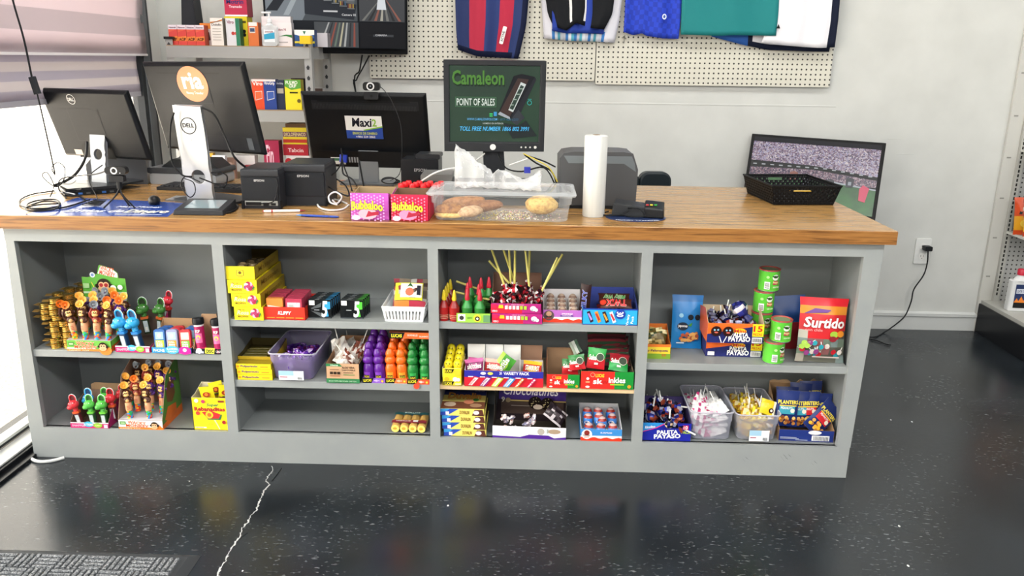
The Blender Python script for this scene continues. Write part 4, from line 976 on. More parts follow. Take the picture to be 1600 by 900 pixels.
gtr = tray('low lime green tray of green candy cups at the left of the upper shelf', (713.5, 503.5), (766, 503.5), Z, .15, .034, .034, '9ad04a', '4a6a3a', fr_gr)
gx = gtr['_w']
for i, (fx, fy, h_, lb) in enumerate(((.30, .025, 0, 'front left'), (.68, .022, 0, 'front right'), (.28, .065, .012, 'second row left'), (.62, .065, .008, 'second row right'), (.32, .11, .022, 'back row left'), (.66, .11, .02, 'back row right'), (.9, .12, .02, 'far right back'))):
    place(gc, inn(gtr, gx*fx, fy, .003+h_), (0, 0, i*.6), f'green candy cup with red pointed cap, {lb} of the lime tray', None, 1.05)
# two magenta boxes of lollipops with long sticks
def vero(mb, w, h):
    mb.rect(0, 0, w*.62, h*.72, 'd8203a'); mb.rect(0, h*.55, w*.12, h*.9, 'c81f50'); mb.poly([(w*.16, h*.85), (w*.24, h*.85), (w*.25, h*.5), (w*.15, h*.5)], 'e8c02a'); mb.txt('VERO', w*.02, h*.12, w*.13, h*.3, 'f4e8ee', .04)
    for k in range(6): mb.rect(w*(.28+.075*k), h*.42, w*(.335+.075*k), h*.78, 'f2e6ea' if k < 4 else 'a8c83a')
    mb.txt('VERO MANGO', w*.4, h*.86, w*.66, h*.94, 'f4dce8', .02); mb.disc(w*.84, h*.55, h*.30, 'f0ecf0', 14, h*.26); mb.disc(w*.90, h*.42, h*.18, 'e4e4ea', 10); mb.disc(w*.82, h*.40, h*.1, 'a0a8b0', 8)
v0 = carton('magenta and red lollipop box under the opened lollipop box', (768.5, 506), (847, 507), Z, .17, .036, 'b0247a', vero, rot=0, side='7a2a4a')
vt = tray('opened magenta lollipop box with raised kraft flap, full of dark lollipops on long sticks', (767, 489), (845.5, 489.5), Z+.0365, .17, .036, .105, 'b0247a', '7a5a4a', vero, y=.008, hback=KRD, hm=.036)
vw = vt['_w']
LV = [lolly(['3a1418', '8c1f2a', 'c8283a', 'efe9e6', '1c1012'], 'cfc66a', .16, .019, .7, .0042, 41), lolly(['1e1216', '4a1a2a', 'b0202c', 'd8d0d0', '3a2030'], 'd8cf74', .15, .018, .7, .004, 42)]
lv = [(.33, .09, .06, .1, -.35), (.38, .12, .06, -.1, -.05), (.45, .10, .06, 0, .0), (.60, .11, .055, .1, -.75), (.52, .14, .06, -.2, -.3), (.78, .10, .055, 0, -.12), (.72, .13, .06, 0, .03), (1.0, .06, .05, .15, .42), (1.02, .10, .05, .1, .5), (.2, .07, .045, .3, -1.45), (.25, .11, .05, .2, -1.3),
      ]
for i, (fx, fy, z_, rx, ry) in enumerate(lv):
    place(LV[i % 2], inn(vt, vw*min(fx, .9), fy, z_-.028), (-rx, ry, 0), 'dark and red wrapped lollipop with a long yellow-green stick in the magenta box', 'long-stick lollipops in the magenta box')
VS = [crumple(.045, .04, ['3a1418', '8c1f2a', 'c8283a', 'efe9e6', '1c1012'], 43, name='wrapped_lollipop'), crumple(.04, .038, ['1e1216', 'b0202c', 'd8d0d0', '3a2030', '5a1a24'], 44, name='wrapped_lollipop')]
for k in range(12): place(VS[k % 2], inn(vt, vw*(.2+.2*(k % 4)), .025+(k//4)*.035, .02+.008*(k//4)), (random.random(), random.random(), k), 'dark red foil lollipop head low in the magenta box', 'foil lollipop heads in the magenta box')
for q_ in VS: q_['category'] = 'lollipop'
# pink tray of chocolate eggs
def kinder(c0):
    def f(mb, w, h):
        mb.rect(0, h*.44, w, h, c0); mb.rect(0, 0, w, h*.44, 'f4f2f0'); n = 14
        mb.poly([(0, 0), (w, 0)]+[(w*(1-i/n), h*(.24+.07*math.sin(i*1.5)+.03*i/n)) for i in range(n+1)], 'e03a20')
        mb.disc(w*.15, h*.55, h*.42, 'f0ece8' if c0 == '3a8ad0' else '5a4a4a', 16); mb.disc(w*.15, h*.68, h*.22, '8a2a22' if c0 == '3a8ad0' else 'c89a7a', 12); mb.txt('Kinder', w*.07, h*.42, w*.23, h*.56, '1a1a1a', .04); mb.txt('JOY', w*.09, h*.24, w*.21, h*.38, 'c03020', .05)
        mb.txt('SPRINKLE' if c0 != '3a8ad0' else 'SURPRISE', w*.48, h*.66, w*.76, h*.78, 'f4f0f8', .03)
        if c0 != '3a8ad0': mb.rect(w*.44, h*.5, w*.78, h*.62, '6a4a9a'); mb.txt('COCOA', w*.5, h*.52, w*.72, h*.6, 'f4f0f8', .03)
    return f
ke = tray('pink and white tray of pale foil eggs between the lollipops and candy bars', (848.5, 493.5), (909, 494.5), Z, .17, .045, .075, 'c26ab0', 'd8d4d4', kinder('b86ac0'), hm=.05, y=.03)
ke.location.z = Z; kw_ = ke['_w']
ep = egg('d8cfc8', '8a6a5a', 'b09a88'); eb = egg('3a7ac8', '9a2c24', 'c8b0b0')
n = 0
for j in range(4):
    for i in range(3):
        place(ep, inn(ke, kw_*(.2+.3*i), .022+j*.042, .006+j*.004), (-.1, 0, random.uniform(-.2, .2)), 'pale brown foil chocolate egg in the pink tray', 'pale foil eggs in the pink tray')
# blue 30-bar variety box
def var30(mb, w, h):
    mb.rect(0, h*.92, w, h, '1c3aa0'); mb.rect(0, 0, w, h*.05, '1c3a90')
    for k, (x, cl, c2) in enumerate(((.07, '3a2030', 'b08ad0'), (.21, 'd8902a', 'b03020'), (.35, '3a2420', 'e09a40'), (.48, 'e8e8f0', 'c8323a'))):
        x0 = w*x; mb.poly([(x0, h*.78), (x0+w*.055, h*.86), (x0+w*.13, h*.22), (x0+w*.075, h*.12)], cl); mb.poly([(x0+w*.015, h*.68), (x0+w*.045, h*.72), (x0+w*.11, h*.34), (x0+w*.08, h*.26)], c2)
    mb.disc(w*.68, h*.70, h*.30, '1c3aa0', 20); mb.txt('30', w*.63, h*.50, w*.72, h*.88, 'f4f6ff', .05, ang=-PI/2)
    mb.txt('Variety', w*.715, h*.26, w*.93, h*.44, 'f2fbff', .02, ang=PI/2-.1); mb.txt('Pack', w*.83, h*.30, w*.97, h*.44, 'f2fbff', .02, ang=PI/2-.1)
vb = tray('bright blue variety box of chocolate bars at the right end of the upper shelf', (910, 507), (996, 509.5), Z, .16, .060, .095, '2aa6e0', '2a3a80', var30, hm=.07)
vw2 = vb['_w']
def cbar(c0, over, L=.115, W2=.038, T=.016, seed=3):
    mb = pillow(L, W2, T, lambda u, v: c0, back=c0, nu=8, nv=6, seal=.02, over=over, crinkle=.0012)
    return tag(mb.build('chocolate_bar'), 'x', 'candy bar')
tw = cbar('4a2018', lambda mb, w, h: (mb.txt('TWIX', -w*.30, h*.16, w*.30, h*.82, 'd8202a', .06, shear=.15, out='f4ece4', ow=.03, ang=PI), mb.disc(-w*.4, h*.5, h*.3, 'b8321c', 10)), seed=2)
mw = cbar('3a1e16', lambda mb, w, h: (mb.txt('Milky Way', -w*.34, h*.2, w*.34, h*.8, '4a9a4a', .03, shear=.3, out='efe8dc', ow=.04, ang=PI),), seed=4)
mu_ = cbar('2c1a1a', lambda mb, w, h: (mb.txt('MILKY', -w*.36, h*.3, w*.3, h*.74, '3a4aa8', .05, out='e8e4ee', ow=.03),), seed=5)
put(tw, inn(vb, vw2*.62, .035, .052), (-.85, 0, 0), 'brown bar with upside-down red lettering at the front of the blue box'); put(mw, inn(vb, vw2*.60, .072, .062), (-.85, 0, 0), 'brown bar with green script lettering behind the red lettered one')
put(mu_, inn(vb, vw2*.14, .035, .08), (-.35, -PI/2+.05, 0), 'dark brown bar with blue lettering standing on end at the left of the blue box')
for k in range(3): place(tw, inn(vb, vw2*.6, .05+k*.035, .016), (-1.2, 0, 0), 'brown chocolate bar lying low in the blue variety box', 'buried chocolate bars')

# ================================================================== bay 3, middle shelf
Z = .3253
def lucy(mb, w, h):
    mb.rect(0, h*.5, w*.04, h, 'c8d060')
    for z0 in (0, h*.5):
        mb.poly([(w*.05, z0+h*.02), (w*.5, z0+h*.02), (w*.62, z0+h*.24), (w*.05, z0+h*.24)] if z0 == 0 else [(w*.12, z0+h*.24), (w*.5, z0+h*.24), (w*.62, z0+h*.46), (w*.12, z0+h*.46)], '1e1e1a')
        mb.txt('LUCAS', w*.12, z0+(h*.05 if z0 == 0 else h*.28), w*.48, z0+(h*.2 if z0 == 0 else h*.42), 'eee232', .06)
    mb.disc(w*.22, h*.38, h*.13, 'c8b020', 12); mb.disc(w*.66, h*.38, w*.13, 'f2f2e8', 12); mb.disc(w*.82, h*.36, w*.1, 'dce0ea', 12); mb.rect(w*.66, h*.06, w*.96, h*.16, 'f0f0a0'); mb.rect(w*.66, h*.62, w*.96, h*.9, 'e8c830')
yl = tray('yellow printed tray of round yellow candy figures at the left of the pale wood shelf', (690.5, 605), (721, 605), Z, .17, .066, .06, 'e6d428', 'e8e4d0', lucy)
yw = yl['_w']
ch = thing('candy_figure', 'x', 'candy figure'); a = MB(); a.lathe([(0, 0), (.013, 0), (.0155, .006), (.0155, .024), (.0135, .030)], c('e8d020', .25), 16); a.build('candy_jar', ch)
b_ = MB(); b_.lathe([(.0135, .030), (.016, .034), (.016, .044), (.0125, .053), (.006, .058), (0, .059)], c('f0dc24', .25), 16); b_.ell((-.006, -.014, .045), (.002, .0015, .003), c('2a2218'), 6, 4); b_.ell((.005, -.0145, .045), (.002, .0015, .003), c('2a2218'), 6, 4); b_.ell((0, -.016, .038), (.003, .002, .002), c('e07a2a'), 6, 4); b_.build('round_cap', ch)
for j in range(4):
    for i in range(2):
        place(ch, inn(yl, yw*(.28+.48*i), .02+j*.038, .034+j*.006), (-.06, 0, 0), f'yellow round-capped candy figure, {"left" if i == 0 else "right"} column of the yellow tray, {["front", "second", "third", "back"][j]} row', None, 1.0)
fc = MB(); fc.box(.003, .003, .032, yw-.003, .167, .0335, c('d8d4c8')); fc.build('holder_card', yl)
# skittles-style 20 pack
def sk20(mb, w, h):
    mb.rect(0, h*.58, w, h, '2a2a9a'); mb.rect(0, 0, w, h*.58, 'd01f30')
    mb.txt('20', w*.445, h*.78, w*.475, h*.94, 'f0f0ff', .03); mb.txt('VARIETY PACK', w*.50, h*.78, w*.82, h*.95, 'f4f4ff', .05); mb.disc(w*.24, h*.84, w*.035, 'e8e0f0', 14, h*.09); mb.disc(w*.33, h*.84, w*.035, 'f0e060', 14, h*.09)
    for k, cl in enumerate(('c8283a', '8a2a7a', 'b8c83a', '2a8ac8', 'd87a2a', 'c82a6a')):
        x = w*(.04+.15*k); wd_ = w*(.09 if k < 4 else .045)
        mb.poly([(x, h*.06), (x+wd_*.8, h*.01), (x+wd_*.8+w*.09, h*.56), (x+w*.09, h*.66)], cl); mb.poly([(x+wd_*.12, h*.08), (x+wd_*.62, h*.06), (x+wd_*.6+w*.085, h*.54), (x+w*.095, h*.58)], 'f0ece8'); mb.txt('Skittles' if k < 4 else 'STAR', x+wd_*.1-w*.005, h*.22, x+wd_*.1+w*.11, h*.36, cl, .03, ang=.9)
        mb.rect(x+w*.01, h*.60, x+w*.075, h*.66, 'f0d8e8')
sb = tray('purple and red variety pack carton with four open compartments', (724.5, 607), (848.5, 607.5), Z, .12, .060, .060, 'd01f30', 'd8d2cc', sk20, fl=True)
sw = sb['_w']
for i, (x0, x1, cl) in enumerate(((.01, .235, WH), (.245, .47, WH), (.48, .70, WH), (.71, .985, c('8a6a54', .8)))):
    dv = MB(); dv.panel([(sw*x0, .119, 0), (sw*x1, .119, 0), (sw*x1, .119, .118), (sw*x0, .119, .118)], (0, .0015, 0), cl); 
    if i < 3: dv.panel([(sw*x1, .004, 0), (sw*x1, .119, 0), (sw*x1, .119, .118), (sw*x1, .004, .062)], (.0012, 0, 0), WH)
    dv.build('compartment', sb)
def spk(c0, c2, word, seed, w=.07, h=.055):
    return packet(w, h, .014, lambda u, v: c0 if v < .8 else c2, over=lambda mb, W2, H2: (mb.disc(0, H2*.45, W2*.3, c2, 12, H2*.22), mb.txt(word, -W2*.36, H2*.34, W2*.36, H2*.66, 'f6f6f0', .05, out='2a2a2a', ow=.03)), seed=seed)
q1 = spk('7a1f5a', 'c85a9a', 'skittles', 11); q2_ = spk('b8282c', 'e8b0a0', 'skittles', 12); q3 = spk('3f8f2c', '9ac83a', 'skitls', 13, .08, .06); q4 = spk('c8281f', 'e8b82a', 'STARBURST', 14)
put(q1, inn(sb, sw*.13, .04, .032), (-.4, -.15, 0), 'purple candy packet in the first compartment'); put(q2_, inn(sb, sw*.36, .04, .032), (-.4, .1, 0), 'red candy packet in the second compartment')
put(q3, inn(sb, sw*.58, .045, .050), (-.25, -1.0, 0), 'green candy packet tilted on its side in the third compartment'); put(q4, inn(sb, sw*.85, .05, .024), (-.5, .1, 0), 'red and yellow candy packet in the kraft compartment')
for k in range(2): place(q1, inn(sb, sw*.13, .06+k*.02, .02), (-.5, .1, 0), 'purple packet behind another in the first compartment', 'hidden purple packets')
# two salsagheti boxes
def skw(big):
    def f(mb, w, h):
        mb.rect(w*.64, 0, w, h, '168a34'); mb.rect(0, 0, w*.64, h, 'e02a22')
        mb.txt('LUCAS', w*.28, h*.68, w*.44, h*.86, 'eedc30', .06, out='3a2a10', ow=.02); mb.txt('sk', w*.24, h*.30, w*.40, h*.58, 'f6f2f0', .07); mb.txt('w', w*.40, h*.32, w*.52, h*.5, 'c01a1a', .07, out='f04a3a', ow=.02); mb.txt('inkles', w*.53, h*.38, w*.84, h*.68, 'f6f2f0', .06)
        mb.rect(w*.56, h*.24, w*.82, h*.32, '9ac83a'); mb.disc(w*.92, h*.18, h*.1, 'e89a2a', 10); mb.ring(w*.22, h*.82, h*.12, h*.015, 'f0d0a0'); mb.disc(w*.13, h*.6, h*.08, 'f2eee8', 8); mb.rect(w*.09, h*.38, w*.17, h*.44, 'f0b080'); mb.disc(w*.13, h*.14, h*.12, 'f0eeea', 10, h*.06)
    return f
ss = tray('small red and green chili candy carton with kraft back, left of the larger one', (854, 606.5), (905, 607), Z, .14, .052, .105, 'e02a22', '8a6c50', skw(0), hm=.055)
sB = tray('larger red and green chili candy carton at the right of the pale shelf', (907, 607), (989, 608.5), Z, .16, .067, .07, '168a34', '6a5a48', skw(1))
def sachet(c0, c2, seed, w=.068, h=.075):
    return packet(w, h, .013, lambda u, v: c2 if v > .55 else c0, over=lambda mb, W2, H2: (mb.ring(W2*.18, H2*.58, W2*.22, W2*.02, 'f0eee0'), mb.disc(W2*.18, H2*.58, W2*.19, '3a4a3a', 12), mb.txt('Salsa', -W2*.4, H2*.42, -W2*.02, H2*.66, 'f4f4ec', .05), mb.rect(-W2*.1, H2*.2, W2*.1, H2*.3, 'f0e8e0')), seed=seed)
sa, sbb = sachet('c8202a', '1f9a3e', 51), sachet('1a9a44', '9a1f2a', 52, .072, .065)
bw2 = sB['_w']
put(sa, inn(sB, bw2*.28, .045, .060), (-.3, .12, 0), 'red and green chili candy sachet leaning at the left of the larger carton'); put(sbb, inn(sB, bw2*.72, .045, .052), (-.65, .15, 0), 'dark red and green chili candy sachet lying at the right of the larger carton')
cl_ = sachet('c02028', '2a7a3a', 53, .06, .055); put(cl_, inn(ss, ss['_w']*.72, .05, .035), (-.35, 0, 0), 'red sachet standing inside the smaller chili candy carton'); place(cl_, inn(ss, ss['_w']*.95, .03, .06), (-.3, -.15, 0), 'red sachet leaning between the two chili candy cartons')
stk = packet(.15, .10, .012, lambda u, v: ('5a2028', '2a4a34', '7a2a34', '3a2024')[(int(v*8)) % 4], seed=54); 
for k in range(5): place(stk, inn(sB, bw2*.55+random.uniform(-.006, .006), .07+k*.014, .065+k*.012), (-1.05, 0, random.uniform(-.05, .05)), 'shiny dark red and green sheet of candy sachets stacked behind the chili carton', 'stacked sachet sheets')
fl2 = packet(.035, .05, .006, lambda u, v: ('8a9a8a', 'c0c8c0', '3a5a44')[int(u*3) % 3], seed=55, name='torn_wrapper'); put(fl2, inn(sB, -.005, .12, .09), (-.4, -.5, 0), 'torn silvery wrapper end sticking up left of the chili carton')

# ================================================================== bay 3, bottom
Z = zb+.0003
def duv(mb, w, h):
    mb.rect(0, 0, w, h, 'e8dc70'); mb.poly([(0, 0), (w*.16, 0), (w*.42, h), (0, h)], '2a4ab0'); mb.poly([(0, h*.5), (w*.14, h*.6), (w*.22, h), (0, h)], '3a9ad8'); mb.rect(w*.12, h*.1, w*.2, h*.6, 'e8dcea'); mb.txt('DUVALIN', w*.44, h*.25, w*.66, h*.75, '8a5a24', .05); mb.poly([(w*.72, h*.05), (w*.78, h*.9), (w*.96, h*.95), (w, 0)], '5a3024'); mb.disc(w*.82, h*.5, w*.07, 'e8d8dc', 12, h*.3)
def duvtop(mb, w, d):
    mb.rect(0, d*.72, w, d, '1e2a6a'); mb.rect(0, d*.36, w, d*.72, 'c8bc6a'); mb.rect(0, 0, w, d*.36, '7a4a34')
    mb.txt('Duvalin', w*.12, d*.52, w*.88, d*.84, 'c88a3a', .06, out='2a1c14', ow=.03); mb.disc(w*.2, d*.2, w*.14, 'd0b8a0', 14, d*.12); mb.disc(w*.62, d*.34, w*.12, 'd88a6a', 12, d*.12); mb.disc(w*.78, d*.45, w*.07, '3a7a3a', 10, d*.08); mb.disc(w*.8, d*.14, w*.14, 'b08a6a', 14, d*.1); mb.txt('18 PIEZAS', w*.72, d*.9, w*.95, d*.96, 'c0c0e0', .01)
hh = .0265
for k, (dx, nm) in enumerate(((0, 'lowest'), (-.004, 'second lowest'), (-.004, 'second highest'), (-.008, 'topmost'))):
    o = carton(f'yellow blue and brown candy spread box, {nm} of the stack of four', (694-k*.6, 679), (760, 680), Z, .17, hh, 'e8dc70', duv, pt=duvtop if k == 3 else None, side='4a2c20')
    o.location.z = Z+k*(hh+.0006); o.location.x += dx; o.location.y = .016
# chocolate flat-bottomed box with big printed back
def choc(mb, w, h):
    mb.rect(0, 0, w, h, 'eceaf0'); mb.poly([(0, 0), (w, 0), (w, h*.22), (w*.84, h*.10), (w*.76, h*.32), (w*.5, h*.34), (w*.38, h*.12), (0, h*.18)], '4a1f8a'); mb.disc(w*.66, h*.62, w*.05, 'b0aaa0', 10); mb.disc(w*.84, h*.66, w*.09, 'a8937a', 12, h*.2); mb.rect(w*.74, h*.5, w*.76, h*.85, 'a0a8a0')
cx_ = tray('wide white and purple chocolate cookie box with tall dark printed back on the bottom board', (769.5, 683), (884, 688), Z, .15, .047, .175, 'eceaf0', '3a342e', choc, hm=.05, side='2a2426', back=False, rot=-.03)
cw = cx_['_w']; k_ = MB(); k_.T = Mx.Translation((0, .15, 0)); k_.panel([(0, 0, 0), (cw, 0, 0), (cw, 0, .19), (.01, 0, .19)], (0, .0016, 0), c('2a2226', .4))
k_.rect(.012, .088, cw, .19, '40287a'); k_.rect(.02, .03, cw-.01, .08, '4a3a34'); k_.rect(.05, .082, cw, .087, 'b8a060'); k_.txt('Chocolatines', .03, .108, cw-.03, .146, 'e8e2ea', .02, shear=.3, fit=False); k_.txt('9', .022, .078, .034, .098, 'd0c8b8', .03); k_.disc(.047, .086, .010, '8a7a5a', 14)
for dx in (0, .046):
    k_.disc(cw*.56+dx, .078, .026, '1c1210', 20)
    rr = random.Random(4)
    for _ in range(22):
        t, q = rr.random()*6.28, rr.random()**.5*.023; k_.disc(cw*.56+dx+q*math.cos(t), .078+q*math.sin(t), .0017, 'd8c890', 6)
k_.disc(cw*.60, .068, .018, 'c8b8a8', 16, .010); k_.rect(.06, .07, .13, .073, '8a8078'); k_.build('printed_back', cx_)
wb2 = packet(.085, .06, .02, rnd(['3a3034', '241c22', '4a4044', '1c161a', 'c8c0c4'], 4, .14), seed=61, name='chocolate_bag'); put(wb2, inn(cx_, cw*.80, .05, .05), (-.7, .7, 0), 'dark foil chocolate bag with silver seams leaning at the right of the cookie box', 'bag')
MC1 = crumple(.026, .024, ['e8d8d4', 'c8b0b4', 'f4ece8', 'b87a6a'], 62); MC2 = crumple(.026, .026, ['b0a0b0', 'e8e0e4', '8a8aa8'], 63)
random.seed(64); pts = []
for k in range(14):
    gx2 = (.14, .23, .46, .53, .49)[k % 5]; pts.append((inn(cx_, cw*gx2+random.uniform(-.008, .008), .03+random.uniform(0, .03), .012+(k//5)*.022), (random.random(), random.random(), random.random()*3)))
heap([MC1, MC2], pts, 'small pale wrapped sweet in the chocolate cookie box', 'pale sweets in the cookie box')
# blue kinder tray
kb = tray('blue white and red tray of six chocolate eggs at the right of the bottom board', (907, 689), (971, 689.5), Z, .17, .046, .075, '3a8ad0', 'd8dade', kinder('3a8ad0'), hm=.055)
kbw = kb['_w']
for i, (fx, fy, dz) in enumerate(((.2, .024, .008), (.5, .024, .008), (.8, .024, .008), (.2, .08, .02), (.47, .07, .028), (.55, .055, .02), (.8, .085, .02), (.47, .115, .03), (.8, .13, .024), (.2, .13, .024))):
    place(eb, inn(kb, kbw*fx, fy, dz), (-.15, 0, (i % 3-1)*.2), 'blue white and red foil chocolate egg in the blue tray', 'blue and red foil eggs in the blue tray', 1.12)
# ================================================================== bay 4, upper shelf
Z = .4283
def pala(mb, w, h): mb.rect(0, h*.82, w, h, 'e87a2a'); mb.rect(0, 0, w, h*.36, '7aa02c'); mb.txt('y Palanqueta', w*.03, h*.46, w*.88, h*.66, '6a2a5a', .04); mb.txt('25', w*.62, h*.2, w*.8, h*.34, 'c83a2a', .04)
py_ = tray('yellow green and orange carton of peanut brittle at the left edge of the last bay', (1011, 546), (1048, 547.5), Z, .12, .055, .095, 'ecd03a', 'd8762c', pala, y=.05, hm=.06, hback=c('d8702a'))
pyw = py_['_w']; pb = packet(.07, .06, .018, rnd(['b8a060', '6a5a2a', 'efe6b0', '3a4a2a', '8a7a40'], 5), seed=71); put(pb, inn(py_, pyw*.42, .04, .04), (-.5, -.2, 0), 'crinkled gold and green candy packet in the peanut brittle carton', None); tag(pb, None, 'packet')
place(pb, inn(py_, pyw*.5, .07, .03), (-.4, .2, 0), 'crinkled gold packet behind another in the peanut brittle carton')
def bluebag(mb, w, h):
    mb.disc(w*.08, h*.59, w*.09, '1a2028', 14); mb.disc(w*.30, h*.59, w*.09, '1a2028', 14); mb.disc(-w*.22, h*.62, w*.07, '8ac0dc', 10); mb.disc(-w*.16, h*.42, w*.17, '1e2a3a', 18, h*.075); mb.txt('japones', -w*.30, h*.39, -w*.02, h*.45, 'f0f0f0', .04); mb.poly([(0, h*.44), (w*.14, h*.5), (w*.1, h*.42)], '3a8a2a')
    rr = random.Random(2)
    for _ in range(26): mb.disc(rr.uniform(-w*.25, w*.30), h*(.13+rr.random()*.17), w*.06, rr.choice(['d8823a', 'c86a34', 'e0a860', 'a85030']), 8)
    mb.rect(-w*.34, h*.10, -w*.1, h*.12, 'e8f0f4')
bb_ = packet(.118, .20, .035, lambda u, v: '1c7ac0' if v < .93 else '1566a8', over=bluebag, seed=72, name='snack_bag'); p = at(1071, 545, z=Z); put(bb_, (p.x, max(p.y, .06), Z+.002), (-.22, .03, .05), 'blue bag of japanese style peanuts leaning beside the lollipop boxes', 'bag')
# mini paleta payaso boxes
def payaso(top_):
    def f(mb, w, h):
        mb.rect(0, 0, w, h, '1c2468'); mb.poly([(0, h), (w, h), (w*.8, h*.86), (w*.35, h*.62), (0, h*.44)] if top_ else [(0, h), (w, h), (w*.7, h*.75), (w*.35, h*.55), (0, h*.4)], 'ee6a22')
        mb.rect(w*.80, h*.36, w, h, 'f2e01e'); mb.txt('15', w*.82, h*.62, w*.97, h*.90, 'c82a1c', .06); mb.txt('PIEZAS', w*.815, h*.42, w*.975, h*.54, 'c82a1c', .03)
        mb.rect(w*.80, h*.04, w*.98, h*.32, 'e8e8e8')
        for q in range(9): mb.rect(w*(.815+q*.017), h*.09, w*(.823+q*.017), h*.28, '3a3a3a')
        mb.disc(w*.57, h*.64, w*.12, 'f2c21e', 18, h*.14); mb.txt('Mini', w*.47, h*.57, w*.67, h*.73, 'c8341c', .05)
        mb.txt('PALETA', w*.42, h*.36, w*.72, h*.56, 'f4f4f4', .07); mb.txt('PAYASO', w*.38, h*.12, w*.76, h*.36, 'f4f4f4', .08)
        if top_:
            for x in (.15, .36):
                mb.disc(w*x, h*.62, w*.095, '2c1410', 20); mb.disc(w*(x-.03), h*.68, w*.018, '8ac0e0', 8); mb.disc(w*(x+.03), h*.69, w*.018, '8ac0e0', 8); mb.disc(w*x, h*.56, w*.035, 'e06a5a', 10, h*.035)
            mb.poly([(w*.2, h*.38), (w*.215, h*.38), (w*.26, h*.05), (w*.245, h*.05)], 'f0f0f0'); mb.poly([(w*.33, h*.38), (w*.345, h*.38), (w*.29, h*.05), (w*.275, h*.05)], 'f0f0f0')
        else: mb.rect(w*.03, h*.08, w*.15, h*.28, 'f4f4f4'); mb.txt('Ricolino', w*.38, h*.78, w*.56, h*.88, 'f4e8e0', .03, shear=.3, ang=.1)
    return f
def psd(mb, d, h): mb.rect(0, 0, d*.25, h, 'e8c82a')
b0 = tray('navy and orange mini lollipop box marked 15, under the opened one', (1102, 556), (1190, 559.5), Z, .19, .072, .072, '1c2468', '3a2a24', payaso(False), side='3a3a7a', rot=-.02)
lid0 = MB(); lid0.box(.002, .002, .0722, b0['_w']-.002, .188, .0728, c('3a3f78')); lid0.build('lid', b0)
b1 = tray('opened navy and orange mini lollipop box marked 15, full of dark lollipops', (1105, 523), (1192, 527), Z+.0735, .19, .073, .085, '1c2468', 'c8b090', payaso(True), side='d8602c', rot=-.02, hm=.11, y=.03)
b1w = b1['_w']
LP_ = [lolly(['1c1a30', '2a2a6a', '4a1f1c', '8a8aa8', '14121c'], 'f4f4f0', .05, .02, .8, .0024, 73), lolly(['2c1a20', '1a1a4a', 'a8402a', 'c8c8d8', '241420'], 'f4f4f0', .05, .021, .7, .0024, 74)]
random.seed(75)
for k in range(26):
    i, j, l = k % 4, (k//4) % 4, k//16
    place(LP_[k % 2], inn(b1, b1w*(.16+.23*i)+random.uniform(-.006, .006), .03+j*.042, .02+l*.03+.0), (random.uniform(-1.4, -.5), (1.5-i)*.5+random.uniform(-.4, .4), 0), 'dark blue and brown foil lollipop in the opened navy box', 'dark lollipops in the opened navy box')
bl_ = lolly(['2a2f7a', '3a3fa0', '8a2f1f', 'd8d0d8', '20245a'], 'f6f6f2', .05, .03, .75, .0028, 76); put(bl_, inn(b1, b1w*.52, .055, .135), (.2, 2.5, .3), 'large blue foil lollipop lying on top of the heap in the navy box', 'lollipop')
# chip cans
def can():
    r = thing('chip_can', 'x', 'can'); R_ = .0375; H2 = .083
    a = MB(); a.lathe([(0, 0), (R_*.96, 0), (R_, .002), (R_, .004)], c('c8cac8', .25, .8), 28); a.lathe([(R_, .004), (R_, H2-.006)], c('5cbf3a', .4), 28); a.lathe([(R_, H2-.006), (R_+.0006, H2-.004), (R_+.0006, H2-.002)], c('d0d2d0', .25, .8), 28)
    a.py = 0; a.W = lambda q: ((R_-q[1])*math.sin(q[0]/R_), -(R_-q[1])*math.cos(q[0]/R_), q[2])
    a.W = lambda q: ((R_+.0004-q[1])*math.sin(q[0]/R_), -(R_+.0004-q[1])*math.cos(q[0]/R_), q[2])
    def D(x, z, r_, m_, rz=None, n=16): a.disc(x, z, r_, c(m_, .4), n, rz)
    D(.010, .056, .0125, 'f2f0ec', .011); D(.010, .060, .0128, '1c1a1a', .0035); D(.006, .058, .004, '1c1a1a', .003); D(.014, .058, .004, '1c1a1a', .003); D(.010, .0505, .008, 'f2f0ec', .003)
    a.rect(-.0, .030, .020, .044, c('b82a4a', .4)); a.txt('Pringles', -.0, .032, .020, .0425, 'f4e8a0', .05, out='8a2038', ow=.02)
    a.rect(-.028, .012, -.010, .040, c('eef0ee', .4))
    for q in range(5): a.rect(-.026, .016+q*.004, -.012, .018+q*.004, c('3a3a3a', .4))
    a.txt('SOUR CREAM', .0, .018, .022, .024, 'dff0c8', .04); D(-.018, .058, .005, 'a8e08a'); a.W = None
    a.build('can_body', r)
    l = MB(); l.lathe([(R_+.001, H2-.004), (R_+.0018, H2-.001), (R_+.001, H2), (R_-.004, H2), (R_-.006, H2-.003), (0, H2-.003)], c('b8544a', .35), 28); l.lathe([(R_-.007, H2-.0026), (R_*.5, H2-.0024), (0, H2-.0024)], c('8aa07a', .3), 28); l.build('lid', r)
    return r
cn = can(); H2 = .0836
p1 = at(1207, 560, y=.055); p2 = at(1212, 524, y=.055); sc_ = .97
place(cn, (p1.x, .050, Z), (0, 0, .35), 'green chip can at the bottom front beside the navy boxes', None, sc_)
place(cn, (p1.x+.018, .052, Z+H2*sc_), (0, 0, .0), 'green chip can with red lid set on the front bottom can', None, sc_)
p3 = at(1193, 470, y=.13)
place(cn, (p3.x, .135, Z), (0, 0, .1), 'green chip can at the bottom of the tall rear stack', None, sc_)
place(cn, (p3.x, .135, Z+H2*sc_), (0, 0, .1), 'green chip can with reddish lid, second in the tall rear stack', None, sc_)
place(cn, (p3.x+.002, .135, Z+2*H2*sc_), (0, 0, .05), 'green chip can second from the top of the tall rear stack', None, sc_)
